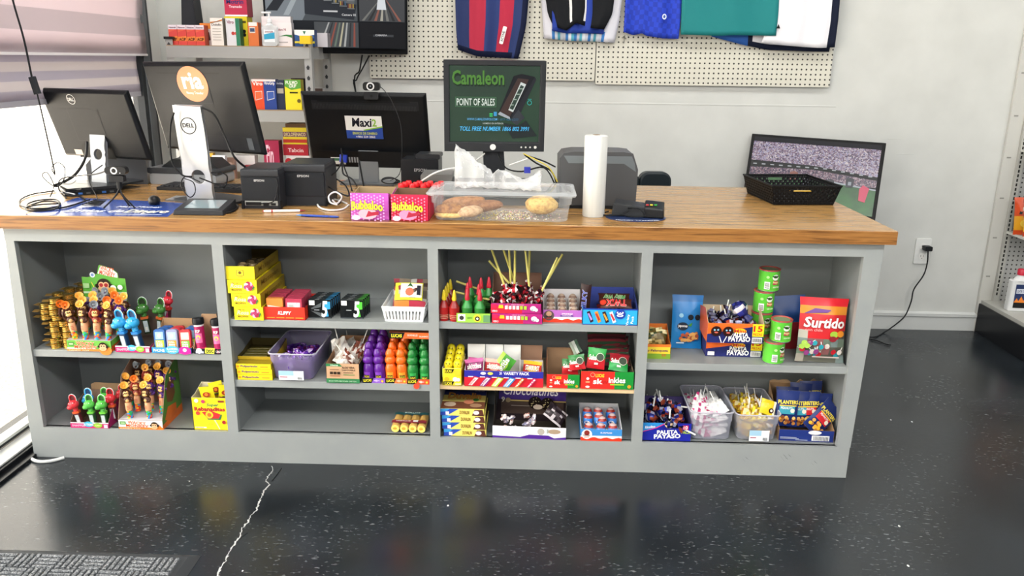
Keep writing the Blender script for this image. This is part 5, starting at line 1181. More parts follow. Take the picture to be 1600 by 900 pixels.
place(cn, (p3.x+.013, .133, Z+3*H2*sc_), (0, 0, .1), 'green chip can on top of the tall rear stack', None, sc_)
# red bag
def surt(mb, w, h):
    mb.txt('Surtido', -w*.40, h*.55, w*.40, h*.70, 'f4f0ec', .06, shear=.15, out='8a1a2a', ow=.03)
    mb.poly([(-w*.42, h*.75), (-w*.2, h*.84), (w*.12, h*.82), (w*.05, h*.78), (-w*.2, h*.77)], '6a3a8a'); mb.disc(w*.2, h*.45, w*.09, '9ac03a', 12, h*.05); mb.disc(w*.34, h*.46, w*.08, 'e8902a', 12, h*.05); mb.disc(w*.18, h*.38, w*.08, '8a1c28', 12, h*.045); mb.txt('con chile', -w*.38, h*.49, -w*.05, h*.53, 'f0a0a0', .02)
    rr = random.Random(5)
    for _ in range(22):
        x, z_ = rr.uniform(-w*.42, w*.38), h*rr.uniform(.10, .32); a_ = rr.random()*3
        if _ % 2: mb.poly([(x, z_), (x+.003, z_), (x+.003+.018*math.cos(a_), z_+.02*math.sin(a_)), (x+.018*math.cos(a_), z_+.02*math.sin(a_))], 'f4f4f0')
        mb.disc(x, z_, w*.055, rr.choice(['b81c2a', '2a9aa8', '9ac04a', '8a3a7a', 'd8d0c8']), 8)
    mb.rect(-w*.2, h*.085, w*.35, h*.105, 'd8c8c0')
RS = rnd(['5a5a50', '6a7a6a', '9a9488', '7a8a88', '8a5a5a', 'b8b4a8'], 7)
def surtp(u, v):
    if v > .92 or v < .06: return 'd01f2c'
    if v > .42+.04*math.cos(u*6): return ('c8252a', 'd88a2a', 'c8a83a')[0 if v < .76 else 1 if (v < .86) else 2]
    return RS(u, v)
rb_ = packet(.178, .232, .045, surtp, over=surt, seed=81, name='candy_bag'); p = at(1269, 556, z=Z)
rb_.data.name = 'candy_bag'; put(rb_, (p.x, .045, Z+.003), (-.18, .05, .06), 'large red and clear bag of assorted lollipops leaning at the right of the last bay', 'bag')
db = packet(.13, .20, .03, lambda u, v: '1d3f78' if v > .5 else '8a1f28', seed=82, name='snack_bag'); p = at(1232, 545, y=.2); put(db, (p.x, .18, Z+.003), (-.25, -.08, 0), 'dark blue and red snack bag standing behind the red lollipop bag', 'bag')

# ================================================================== bay 4, bottom
Z = zb+.0003
def pal10(mb, w, h):
    mb.rect(0, 0, w, h, '16209a'); mb.poly([(0, h), (w*.45, h), (w*.25, h*.72), (0, h*.52)], '2a8ad0'); mb.poly([(w*.45, h), (w*.5, h), (w*.28, h*.7), (0, h*.48), (0, h*.52), (w*.25, h*.72)], 'd83a8a'); mb.txt('Ricolino', w*.04, h*.70, w*.25, h*.84, 'f4f0f4', .05, shear=.2, ang=.12)
    mb.txt('PALETA', w*.30, h*.40, w*.72, h*.60, 'f4f4f8', .08, ang=.05); mb.txt('PAYASO', w*.24, h*.15, w*.78, h*.38, 'f4f4f8', .08, ang=.05)
    mb.rect(w*.82, h*.66, w*.94, h*.9, 'd8285a'); mb.txt('10', w*.84, h*.69, w*.92, h*.87, 'f4f4f8', .05); mb.txt('PACK', w*.80, h*.44, w*.98, h*.6, 'b8d83a', .06)
pp1 = tray('deep blue ten pack lollipop carton at the left of the bottom board', (1003.5, 687.5), (1079, 690.5), Z, .18, .070, .10, '16209a', '3a3060', pal10, hm=.09, side='1c6ab8')
ppw = pp1['_w']
random.seed(91)
LQ = [lolly(['141a4a', '20287a', '8a3a24', 'b0b0c8', '101020'], 'f4f4f0', .075, .024, .75, .003, 92), lolly(['10143a', '7a2a1c', '2a3aa0', 'c0c0d0', '1a1a2a'], 'f4f4f0', .075, .023, .75, .003, 93)]
for k in range(20):
    i, j, l = k % 3, (k//3) % 4, k//12
    place(LQ[k % 2], inn(pp1, ppw*(.2+.3*i)+random.uniform(-.008, .008), .03+j*.042, .025+l*.035), (random.uniform(-1.5, -.9), (1-i)*.6+random.uniform(-.4, .4), 0), 'dark blue and rust foil lollipop heaped in the ten pack carton', 'dark lollipops in the ten pack carton')
place(LQ[0], inn(pp1, ppw*.5, .02, .07), (.35, 1.95, .1), 'dark foil lollipop whose white stick points right over the ten pack carton front')
place(LQ[1], inn(pp1, ppw*.52, .10, .10), (.2, 1.65, .1), 'dark foil lollipop with a white stick pointing right at mid height of the heap')
lh = lolly(['141414', 'e8c8a8', '20287a', '141a4a'], 'f4f4f0', .05, .017, .7, .0026, 95); put(lh, inn(pp1, ppw*.52, -.012, .055), (.1, 0, 0), 'small dark lollipop hanging over the front edge of the ten pack carton', 'lollipop')
t2 = tub('frosted plastic tub of white and pink wrapped lollipops on the bottom board', (1080, 687.5), (1140, 688.5), Z, .25, .112, 'c4c8d8', .006, .30)
t3 = tub('frosted plastic tub of yellow and brown wrapped lollipops beside the nut packets', (1153, 689), (1212, 691.5), Z, .25, .105, 'c4c8d8', .010, .30, sticker=(.28, .10, .74, .50), rot=0)
WPK = [lolly2(['e8e4e4', 'f4f2f0', 'eceaea', 'c83a7a', 'd0ccd0'], 'f4f4f2', .04, .075, .062, 101), lolly2(['efeceb', 'b02a5a', 'f4f2f2', 'd8d4d4', 'f4f4f4', 'd890b0'], 'f4f4f2', .045, .07, .055, 102), lolly2(['f0f0ee', 'dcdcda', 'e8e4e8', 'f4f4f4'], 'f4f4f2', .04, .065, .06, 103)]
YPK = [lolly2(['c8a020', 'e0c030', 'd0a828', 'b87a20', 'e8d8a0'], 'f2f0e8', .04, .065, .05, 104), lolly2(['d8b83a', 'efe0b0', 'b8902a', 'e8d030'], 'f2f0e8', .045, .06, .05, 105), lolly2(['a08828', 'c8901e', 'd8cfc0', '7a4a20', 'd8b030'], 'f2f0e8', .04, .06, .052, 106)]
def fill(tb, protos, n, seed, lab, grp, dy=.05):
    random.seed(seed); W2 = tb['_w']
    for k in range(n):
        i, j, l = k % 3, (k//3) % 4, k//12
        top_ = l == (n-1)//12
        place(protos[k % 3], inn(tb, W2*(.27+.23*i)+random.uniform(-.006, .006), .03+j*dy+random.uniform(-.008, .008), .012+l*.027), (random.uniform(-1.5, -.9) if not top_ else random.uniform(-1.3, -.3), (1-i)*.35+random.uniform(-.3, .3), 0), lab, grp)
fill(t2, WPK, 40, 111, 'white and pink paper wrapped lollipop in the frosted tub', 'white and pink lollipops in the frosted tub')
fill(t3, YPK, 36, 112, 'yellow and brown wrapped lollipop in the frosted tub', 'yellow lollipops in the frosted tub')
yq = packet(.06, .055, .012, lambda u, v: 'e0c41e' if u < .8 else 'f0ead0', over=lambda mb, w, h: (mb.disc(w*.2, h*.3, w*.16, '3a1a1a', 12), mb.disc(w*.2, h*.3, w*.08, 'e8e0d0', 8)), seed=113); put(yq, inn(t3, t3['_w']*.72, .03, .095), (-.5, .3, 0), 'flat yellow candy packet on top of the yellow lollipops'); tag(yq, None, 'packet')
# nut packets in a ripped navy carton
def plant(mb, w, h):
    mb.rect(w*.60, h*.10, w*.92, h*.55, 'e8eaec')
    for q in range(11): mb.rect(w*(.63+q*.025), h*.14, w*(.642+q*.025), h*.50, '4a4a50')
    for z_, x0, x1 in ((.34, .02, .32), (.24, .02, .36), (.14, .30, .52)): mb.rect(w*x0, h*z_, w*x1, h*(z_+.05), 'a8b0c8')
    mb.disc(w*.64, h*.86, w*.12, 'f0f0f0', 16, h*.18)
pl = tray('torn navy carton of nut packets at the right end of the bottom board', (1216, 688), (1303, 693), Z, .20, .045, .15, '1a2f78', '9a7a58', plant, hm=.07, side='a88868', rot=-.04)
plw = pl['_w']
rp = MB(); rnd = random.Random(3); P = [(plw*i/12, .2, .15+.02*rnd.random()) for i in range(13)]; rp.panel([(plw, .2, .10), (0, .2, .10)]+P, (0, .002, 0), KR); rp.build('torn_edge', pl)
def nut(c2, seed):
    def ov(mb, w, h):
        mb.txt('PLANTERS', -w*.42, h*.64, w*.42, h*.74, 'f0dc50', .06); mb.rect(-w*.36, h*.36, w*.30, h*.58, c2); mb.rect(-w*.36, h*.58, w*.36, h*.61, 'f0c83a'); mb.disc(w*.2, h*.46, w*.1, 'e8e0d0', 10); mb.txt('PEANUTS', -w*.3, h*.5, w*.18, h*.56, 'f4f4f4', .03)
        rr = random.Random(seed)
        for _ in range(18): mb.disc(rr.uniform(-w*.36, w*.36), h*(.1+rr.random()*.2), w*.08, rr.choice(['d89a4a', 'b87a3a', 'e8c070', 'f0b030', '8a4a24']), 8)
    return packet(.085, .135, .018, lambda u, v: '1a2c6a', over=ov, seed=seed)
n1, n2_ = nut('3a9ab0', 121), nut('c8202c', 122)
for pr_, fx, fy, z_, rx, ry, lb in ((n1, .14, .03, .045, -.15, .04, 'navy nut packet with pale blue panel at the left of the torn carton'), (n1, .42, .055, .03, -.2, -.03, 'navy nut packet with pale blue panel, second from the left of the torn carton'),
        (n2_, .60, .06, .03, -.2, 0, 'navy nut packet with red panel in the middle of the torn carton'), (n2_, .82, .075, .02, -.2, .05, 'navy nut packet with red panel, mostly hidden behind the slanted one'), (n2_, .58, .02, .035, -.3, .85, 'navy nut packet with red panel lying slanted across the front right'),
        (n1, .25, .10, .03, -.2, .0, 'navy nut packet in the rear row at the left'), (n1, .5, .12, .04, -.2, .05, 'navy nut packet in the rear row in the middle'), (n2_, .75, .13, .045, -.2, -.04, 'navy nut packet in the rear row at the right')):
    place(pr_, inn(pl, plw*fx, fy, z_), (rx, ry, 0), lb)
    tag(pr_, None, 'packet')
# ================================================================== things on the worktop
T0 = HT+.0004
BK = c('15171a', .42); BK2 = c('1b1d1f', .45); BKG = c('17191b', .18); GY = c('8b8f93', .35, .3); SIL = c('b9bcbf', .3, .55)
def wp(r, u, v, y): return r.matrix_world.inverted() @ at(u, v, y=y)
def mroot(name, label, cat, x, y, rz):
    r = thing(name, label, cat, (x, y, T0), rz); r.matrix_world = Mx.Translation((x, y, T0)) @ Mx.Rotation(rz, 4, 'Z'); return r
def cable(parent, pts, r_=.0022, m_=None, name='cable'):
    mb = MB(); mb.tube(pts, r_, m_ or BK2, 6); return mb.build(name, parent)
# -- monitor A : all-in-one seen from behind
A_ = mroot('desktop_monitor', 'black all-in-one computer seen from behind at the far left of the worktop', 'monitor', .091, .60, -.319)
TA = TR(0, 0, 1.05-T0, .313)
def shell(parent, T, w, h, t, m_, bulge=.03, name='back_cover', yo=0):
    mb = MB(); mb.T = T
    P0 = [(-w/2, yo+t, 0), (w/2, yo+t, 0), (w/2, yo+t, h), (-w/2, yo+t, h)]; P1 = [(-w/2, yo, .0), (w/2, yo, .0), (w/2, yo, h), (-w/2, yo, h)]
    i = .012; P2 = [(-w/2+i, yo-.008, i), (w/2-i, yo-.008, i), (w/2-i, yo-.008, h-i), (-w/2+i, yo-.008, h-i)]
    mb.add(P0+P1+P2, [(3, 2, 1, 0)]+[(k, (k+1) % 4, 4+(k+1) % 4, 4+k) for k in range(4)]+[(4+k, 4+(k+1) % 4, 8+(k+1) % 4, 8+k) for k in range(4)]+[(8, 9, 10, 11)], m_)
    return mb
a = shell(A_, TA, .455, .29, .012, BK)
a.py = -.0082; a.rect(-.11, .075, .05, .215, '2e3033'); a.rect(-.1085, .0765, .0485, .2135, BK)
a.poly([(-.14, .0), (-.02, .0), (.055, .0), (.055, .06), (-.10, .062)], '0e0f10'); a.rect(-.155, .012, -.115, .035, 'b8aa9c')
a.build('back_cover', A_, bevel=.003)
lg = MB(); lg.T = TA; lg.py = -.0088; lg.ring(-.065, .252, .021, .0022, c('d8d8d8', .3)); lg.txt('DELL', -.080, .245, -.050, .258, c('d8d8d8', .3), .04); lg.build('logo', A_)
sc2 = MB(); sc2.T = TA; sc2.quad([(.215, .0125, .01), (-.215, .0125, .01), (-.215, .0125, .28), (.215, .0125, .28)], c('101418', .1)); sc2.build('screen', A_)
st = MB(); SG = c('84888d', .35, .2)
# stand plate with a round hole
def holed(mb, w, h, t, hx, hz, hr, m_, T, n=24):
    mb.T = T; per = []
    for k in range(n):
        t_ = 2*PI*k/n+PI/4+1e-4; dx, dz = math.cos(t_), math.sin(t_)
        cand = []
        if dx > 1e-6: cand.append((w/2-hx)/dx)
        if dx < -1e-6: cand.append((-w/2-hx)/dx)
        if dz > 1e-6: cand.append((h-hz)/dz)
        if dz < -1e-6: cand.append(-hz/dz)
        q = min(cand); per.append((hx+dx*q, hz+dz*q))
    # keep the corners
    cor = [(w/2, h), (-w/2, h), (-w/2, 0), (w/2, 0)]
    for cx_, cz_ in cor:
        k = min(range(n), key=lambda i: (per[i][0]-cx_)**2+(per[i][1]-cz_)**2); per[k] = (cx_, cz_)
    ho = [(hx+hr*math.cos(2*PI*k/n+PI/4), hz+hr*math.sin(2*PI*k/n+PI/4)) for k in range(n)]
    for y in (0, t):
        mb.add([(x, y, z) for x, z in per]+[(x, y, z) for x, z in ho], [((k+1) % n, k, n+k, n+(k+1) % n) if y else (k, (k+1) % n, n+(k+1) % n, n+k) for k in range(n)], m_)
    mb.add([(x, y, z) for y in (0, t) for x, z in ho], [(k, (k+1) % n, n+(k+1) % n, n+k) for k in range(n)], m_, True)
    mb.add([(x, y, z) for y in (0, t) for x, z in per], [(k, (k+1) % n, n+(k+1) % n, n+k) for k in range(n)], m_)
holed(st, .075, .20, .012, .0, .115, .021, SG, TR(.0, -.06, .028, -.10)); st.build('stand_column', A_, bevel=.002)
ft = MB(); ft.T = TR(0, -.01, .022); ft.rbox(-.11, -.10, 0, .11, .09, .008, c('2c2e31', .3), .02, 4, 'z'); ft.build('stand_foot', A_)
# mini computers under it
pc = thing('mini_computer', 'flat black mini computer lying under the leftmost monitor with ports facing the front', 'computer', (.045, .40, T0), .62)
a = MB(); a.rbox(0, 0, 0, .20, .22, .018, c('1c1e21', .3), .003, 3, 'y'); a.rbox(.005, .005, .019, .19, .2, .0295, c('26282b', .3), .003, 3, 'y'); a.build('casing', pc)
a = MB(); a.py = -.0003; 
for k in range(6): a.rect(.02+k*.028, .005, .035+k*.028, .012, ('0a0a0a', '2a62b0', '4a4e52')[k % 3])
a.build('ports', pc)
pc.location = (.03, .36, T0)
A_.location.z += 0
# laptop-like dark printer and paper tray in the background between monitors
bp_ = thing('document_printer', 'low grey office printer behind the left monitors', 'printer', (.20, .72, T0), -.1)
a = MB(); a.rbox(0, 0, 0, .30, .17, .045, c('9a9ea2', .4), .01, 3, 'y'); a.build('base', bp_); a = MB(); a.rbox(-.01, .0, .046, .31, .17, .070, c('3c3f43', .4), .008, 3, 'y'); a.prism([(.04, .070), (.30, .070), (.26, .105), (.09, .105)], .03, .15, c('202224', .4)); a.build('scanner_lid', bp_)
sm = thing('document_scanner', 'dark curved plastic scanner back standing behind the leftmost stand', 'scanner', (-.04, .66, T0), .2)
a = MB(); a.prism([(0, 0), (.24, 0), (.24, .10), (.20, .135), (.03, .12), (0, .085)], 0, .05, c('4a4c50', .4)); a.build('casing', sm, bevel=.004)
# -- monitor B
B_ = mroot('desktop_monitor', 'black monitor seen from behind with round orange sticker and tall silver stand', 'monitor', .62, .40, -.458)
TB = TR(0, 0, 1.105-T0, .219, -.013)
a = shell(B_, TB, .527, .341, .010, BK); a.py = -.0082; a.rect(-.19, .300, .14, .3035, '08090a'); a.quad([(-.25, -.0084, .012), (.25, -.0084, .012), (.25, -.0084, .07), (-.25, -.0084, .07)], c('1c1e21', .3)); a.rect(-.10, .19, .07, .245, '2c2f32'); a.rect(-.0985, .1915, .0685, .2435, BK); a.rect(.195, .02, .222, .065, '3a4148')
a.build('back_cover', B_, bevel=.003)
sc2 = MB(); sc2.T = TB; sc2.quad([(.25, .0105, .01), (-.25, .0105, .01), (-.25, .0105, .33), (.25, .0105, .33)], c('101418', .1)); sc2.build('screen', B_)
sk_ = MB(); sk_.T = TB @ Mx.Rotation(.0, 4, 'Y'); sk_.py = -.0092
sk_.disc(-.012, .262, .079, c('f08a52', .4), 40, .066); WHT = c('f8f4ee', .4); sk_.txt('ria', -.060, .246, .040, .302, WHT, .06); sk_.txt('Money Transfer', -.054, .222, .034, .234, WHT, .02)
sk_.build('orange_sticker', B_)
st = MB(); q = [wp(B_, 271, 165, .24), wp(B_, 312, 166, .225), wp(B_, 334, 315, .275), wp(B_, 293, 316, .29)]
dirn = (q[1]-q[0]).cross(q[2]-q[1]).normalized(); 
if dirn.y > 0: dirn = -dirn
ex = (q[1]-q[0]).normalized(); upv = (((q[0]+q[1])/2)-((q[2]+q[3])/2)); hgt = upv.length; upv.normalize(); ny = upv.cross(ex).normalized()
Mst = Mx((ex.to_4d(), ny.to_4d(), upv.to_4d(), (0, 0, 0, 1))).transposed(); Mst = Mx(((ex.x, ny.x, upv.x, 0), (ex.y, ny.y, upv.y, 0), (ex.z, ny.z, upv.z, 0), (0, 0, 0, 1))); Mst = Mx.Translation((q[2]+q[3])/2) @ Mst
holed(st, (q[2]-q[3]).length, hgt, .014, .006, hgt*.27, .0265, SIL, Mst); st.build('stand_column', B_, bevel=.002)
lg = MB(); lg.T = Mst @ Mx.Translation((0, -.0006, 0)); lg.ring(-.004, hgt*.80, .031, .0035, c('2c2e31', .4)); lg.txt('DELL', -.026, hgt*.785, .018, hgt*.825, c('2c2e31', .4), .05); lg.disc(-.004, hgt*.655, .004, 'd8d8d8', 10); lg.build('logo', B_)
ft = MB(); p0 = B_.matrix_world.inverted() @ V((.60, .27, T0)); ft.T = Mx.Translation((p0.x, p0.y, 0)); ft.rbox(-.13, -.02, 0, .13, .17, .009, c('3a3d41', .3), .015, 4, 'z'); ft.build('stand_foot', B_)
# -- monitor C
C_ = mroot('desktop_monitor', 'black monitor seen from behind with white and blue sticker, webcam clipped on its top edge', 'monitor', 1.128, .861, -.07)
TC_ = TR(0, 0, 1.002-T0, .286)
a = shell(C_, TC_, .54, .331, .010, BK); a.py = -.0082
a.rect(-.225, .258, .235, .296, '303336'); a.rect(-.2235, .2595, .2335, .2945, '232528'); a.rect(-.20, .292, .20, .295, '0a0b0c')
for k in range(70): a.rect(-.22+k*.0065, .264, -.2175+k*.0065, .285, '34373a')
for x, z_ in ((-.205, .125), (-.190, .125), (-.204, .110), (-.190, .110), (-.192, .095)): a.ring(x, z_, .006, .0018, '0c0d0e', 14)
for x in (-.05, .07): a.disc(x, .098, .0035, '0e0f10', 10)
a.rect(-.225, .008, .26, .082, '1a1c1f'); a.rect(-.225, .008, -.04, .080, '0f1012'); a.rect(.205, .008, .235, .078, '303338')
a.rect(-.165, .020, -.10, .052, 'd8dcd8'); a.rect(-.16, .036, -.11, .048, '3a6a4a'); 
for k in range(4): a.rect(-.085+.012*k, .03, -.078+.012*k, .055, '8a8e92')
a.build('back_cover', C_, bevel=.003)
sc2 = MB(); sc2.T = TC_; sc2.quad([(.26, .0105, .01), (-.26, .0105, .01), (-.26, .0105, .32), (.26, .0105, .32)], c('101418', .1)); sc2.build('screen', C_)
mx_ = MB(); mx_.T = TC_; mx_.py = -.0105; X0, X1, Z0, Z1 = -.088, .072, .130, .232
mx_.rect(X0, Z0, X1, Z1, 'eef0ee'); mx_.poly([(X0, Z0), (X1, Z0), (X1, Z0+.052), (X0+.08, Z0+.036), (X0, Z0+.038)], '2348a0'); mx_.poly([(X0+.08, Z0+.036), (X1, Z0+.052), (X1, Z0+.058), (X0+.075, Z0+.040)], '8ac03a')
mx_.txt('Maxi', X0+.03, Z1-.047, X0+.115, Z1-.010, '1c1e2a', .05, shear=.1); mx_.txt('2', X0+.118, Z1-.045, X0+.136, Z1-.014, '8ac03a', .04); mx_.txt('ENVIOS DE DINERO', X0+.028, Z0+.019, X1-.025, Z0+.030, 'd8e05a', .04); mx_.txt('866 224 2862', X0+.05, Z0+.005, X1-.035, Z0+.014, 'f4f4f4', .04); mx_.disc(X0+.044, Z0+.009, .003, 'f4f4f4', 8)
mx_.build('maxi_sticker'.replace('maxi', 'white_and_blue'), C_)
st = MB(); st.T = TR(.0, -.045, 0); st.box(-.044, 0, 0, .044, .012, .145, c('7c8084', .35, .2)); st.build('stand_column', C_, bevel=.002)
ft = MB(); ft.T = TR(0, -.03, 0); ft.rbox(-.12, -.06, 0, .12, .08, .008, c('55595d', .3), .01, 3, 'z'); ft.build('stand_foot', C_)
cable(C_, [(-.11, -.06, .10), (-.10, -.09, .05), (-.06, -.10, .03), (-.03, -.13, -.0+.004)], .0035)
pg_ = MB(); pg_.T = TR(-.105, -.055, .115, 0, .1); pg_.rbox(-.016, -.012, -.02, .016, .006, .012, c('2a3fb0', .35), .003, 3, 'z'); pg_.build('video_plug', C_)
# webcam on C
p = at(581, 143, y=.74)
wc = thing('webcam', 'small black webcam with silver lens ring clipped to the top of the middle monitor', 'webcam', tuple(p))
a = MB(); a.rbox(-.035, -.012, .004, .035, .012, .038, c('1b1c1e', .3), .012, 5, 'y'); a.build('camera_body', wc)
a = MB(); a.py = -.0125; a.disc(-.003, .021, .0165, c('dcdcdc', .3), 24); a.disc(-.003, .021, .011, c('101012', .1), 20); a.disc(-.003, .022, .003, c('8a929a', .1), 10); a.build('lens', wc)
a = MB(); a.rbox(-.032, -.010, -.032, .028, .014, -.002, c('222326', .4), .006, 4, 'y'); a.py = -.0103; a.disc(0, -.018, .006, '141416', 12); a.build('clip', wc)
q = [wp(wc, 597, 140, .74), wp(wc, 612, 160, .72), wp(wc, 626, 200, .70), wp(wc, 627, 250, .68), wp(wc, 622, 275, .66), wp(wc, 612, 285, .66)]
cable(wc, [tuple(v) for v in ([V((.035, 0, .02))]+[x-wc.location*0 for x in []])]+[tuple(at(u, v, y=y)-p) for u, v, y in ((600, 141, .73), (612, 158, .70), (626, 195, .68), (628, 240, .66), (624, 272, .66), (610, 282, .66))], .0016)
a = MB(); 
for k in range(3):
    cc_ = at(608+k*2, 282, y=.665)-p; a.tube([cc_+V((.032*math.cos(t/6*2*PI)*(1+.1*k), -.01*k, .014*math.sin(t/6*2*PI)*(1-.1*k))) for t in range(7)], .0022, BK2, 5)
a.build('coiled_cable', wc)
# -- monitor D : point of sale, facing the camera
D = mroot('point_of_sale_monitor', 'black monitor facing forward showing a green point of sale start screen', 'monitor', 1.693, .45, .095)
TD = TR(0, 0, 1.117-T0, .07)
a = MB(); a.T = TD; w_, h_ = .385, .34; FR = c('2e3033', .4)
a.add([(-w_/2, 0, 0), (w_/2, 0, 0), (w_/2, 0, h_), (-w_/2, 0, h_), (-.172, 0, .035), (.172, 0, .035), (.172, 0, .322), (-.172, 0, .322), (-.170, .006, .037), (.170, .006, .037), (.170, .006, .320), (-.170, .006, .320)],
      [(0, 1, 5, 4), (1, 2, 6, 5), (2, 3, 7, 6), (3, 0, 4, 7), (4, 5, 9, 8), (5, 6, 10, 9), (6, 7, 11, 10), (7, 4, 8, 11)], FR)
a.add([(-w_/2, 0, 0), (w_/2, 0, 0), (w_/2, 0, h_), (-w_/2, 0, h_), (-w_/2, .03, 0), (w_/2, .03, 0), (w_/2, .03, h_), (-w_/2, .03, h_)], [(0, 4, 5, 1), (1, 5, 6, 2), (2, 6, 7, 3), (3, 7, 4, 0), (7, 6, 5, 4)], FR)
a.build('bezel', D, bevel=.0025)
a = MB(); a.T = TD
sg, _, _ = noisecol('screen_green', [(.3, '23402c'), (.7, '2f5638')], 3, .25, emit=.55)
a.quad([(-.170, .0058, .037), (.170, .0058, .037), (.170, .0058, .320), (-.170, .0058, .320)], sg)
a.py = .0050
def E(h, e=.7): return c(h, .3, emit=e)
a.txt('Camaleon', -.158, .247, .036, .292, E('18301c', .4), .07); a.txt('Camaleon', -.160, .252, .034, .302, E('4f8a2c', .7), .05)
a.rect(-.150, .168, .006, .206, E('4a7a52', .5)); a.rect(-.147, .171, .003, .203, E('2c5236', .5)); a.txt('POINT OF SALES', -.144, .174, .000, .200, E('dfe8dc', .9), .02)
a.poly([(.014, .146), (.062, .124), (.150, .282), (.100, .292), (.070, .284)], E('1c2024', .25)); a.poly([(.020, .152), (.058, .132), (.128, .272), (.086, .276)], E('4a2f24', .4)); a.poly([(.052, .158), (.070, .150), (.118, .254), (.098, .262)], E('dfe6e0', .7)); a.poly([(.056, .164), (.070, .158), (.110, .246), (.098, .252)], E('2c4a3a', .4))
for k in range(4): a.rect(.058+.011*k, .176+.02*k, .072+.011*k, .179+.02*k, E('b8ccb8', .6))
a.poly([(.012, .142), (.020, .152), (.058, .132), (.060, .122)], E('b8bec4', .6)); a.poly([(.058, .124), (.100, .150), (.156, .272), (.150, .282)], E('2c3036', .3)); a.poly([(.09, .16), (.115, .13), (.085, .10), (.06, .12)], E('3a4048', .3)); a.poly([(.03, .11), (.09, .10), (.12, .12), (.165, .06), (.07, .05)], E('2c3a38', .25))
a.ring(.132, .186, .009, .002, E('2ab0a8', .9), 12); 
for k in range(6): a.rect(.126+.0024*k, .196+.002*(k % 2), .127+.0024*k, .201, E('2ab0a8', .9))
a.txt('WWW.CAMALEONPOS.COM', -.105, .119, .010, .128, E('5aa8d8', .9), .02, shear=.15); a.txt('1-877-422-6253', .013, .119, .09, .127, E('2c6a88', .6), .02, shear=.15); a.txt('NUMERO EN INTERIOR', -.045, .105, .034, .111, E('c8d0c8', .7), .01)
a.rect(-.02, .141, -.008, .146, E('3ad070', .9)); a.rect(-.02, .134, -.008, .138, E('3ad070', .9)); a.rect(-.004, .136, .008, .152, E('3a9ad0', .8)); a.txt('TOLL FREE NUMBER 1866 802 3991', -.132, .080, .132, .096, E('4ab4e8', 1.0), .03, shear=.25)
a.build('screen', D)
a = MB(); a.T = TD; a.py = -.0005; a.disc(-.006, .017, .0115, c('dfe0dc', .3), 24); a.disc(.158, .017, .0055, c('d8d8d4', .3), 16)
for k in range(3): a.disc(.104+k*.017, .017, .0035, c('d0d0cc', .3), 12)
a.build('button', D)
a = MB(); a.T = TR(0, .03, 0); a.prism([(-.035, .02), (.05, .02), (.035, .24), (-.045, .24)], 0, .05, c('26282c', .3)); a.build('stand_column', D, bevel=.004)
a = MB(); a.T = TR(0, 0, .03); a.rbox(-.16, -.09, 0, .16, .16, .035, c('1d1f22', .4), .02, 4, 'z'); a.build('stand_foot', D)
D.children[0]
cb1 = thing('cash_computer', 'black flat computer box under the point of sale monitor', 'computer', (1.49, .33, T0), .02)
a = MB(); a.rbox(0, 0, 0, .46, .30, .028, c('1d1f22', .35), .004, 3, 'y'); a.box(.30, -.001, .006, .44, 0, .022, c('0c0d0e')); a.build('casing', cb1)
cb1.location = (1.49, .33, T0)
sb2 = thing('card_printer', 'small dark box with grey top at the left under the point of sale monitor', 'device', (1.405, .42, T0), .05)
a = MB(); a.rbox(0, 0, 0, .13, .15, .075, c('2a2c2f', .4), .006, 3, 'y'); a.build('casing', sb2); a = MB(); a.rbox(.004, .0, .0752, .126, .15, .10, c('6a6a68', .4), .006, 3, 'y'); a.build('paper_lid', sb2)
wr = []
for k, (col, r_, pts) in enumerate((('cfcfcb', .003, ((738, 254, .30), (750, 246, .34), (757, 240, .4))), ('101214', .003, ((778, 240, .4), (790, 262, .36), (815, 268, .33), (850, 262, .33), (868, 290, .30))),
        ('141618', .0035, ((820, 242, .4), (838, 255, .36), (862, 268, .32), (870, 290, .30))), ('b8a83a', .0025, ((818, 240, .4), (838, 250, .35), (858, 262, .31), (871, 284, .30))), ('d0d0cc', .0025, ((796, 258, .35), (810, 253, .34), (824, 248, .34))), ('101214', .003, ((826, 244, .42), (850, 252, .42), (868, 261, .42))))):
    mb = MB(); mb.tube([at(u, v, y=y) for u, v, y in pts], r_, c(col, .4), 6)
    tag(mb.build('cable'), {0: 'short pale grey cable', 1: 'long black cable looping right', 2: 'thick black cable bending down', 3: 'yellow cable', 4: 'thin white cable', 5: 'black cable running straight right'}[k]+' behind the point of sale monitor foot', 'cable')
vp = MB(); vp.rbox(-.012, -.008, -.010, .012, .008, .012, c('2a34a0', .35), .003, 3, 'z'); vo = tag(vp.build('video_plug'), 'blue video plug hanging among the cables right of the monitor foot', 'plug'); vo.location = at(824, 266, y=.32)
# white cable left to right
mb = MB(); mb.tube([at(u, v, y=y) for u, v, y in ((648, 292, .45), (660, 282, .40), (680, 270, .38), (700, 264, .40), (722, 262, .42))], .0035, c('e4e4e0', .4), 6); tag(mb.build('cable'), 'white cable arching over the red bottle caps toward the point of sale monitor', 'cable')
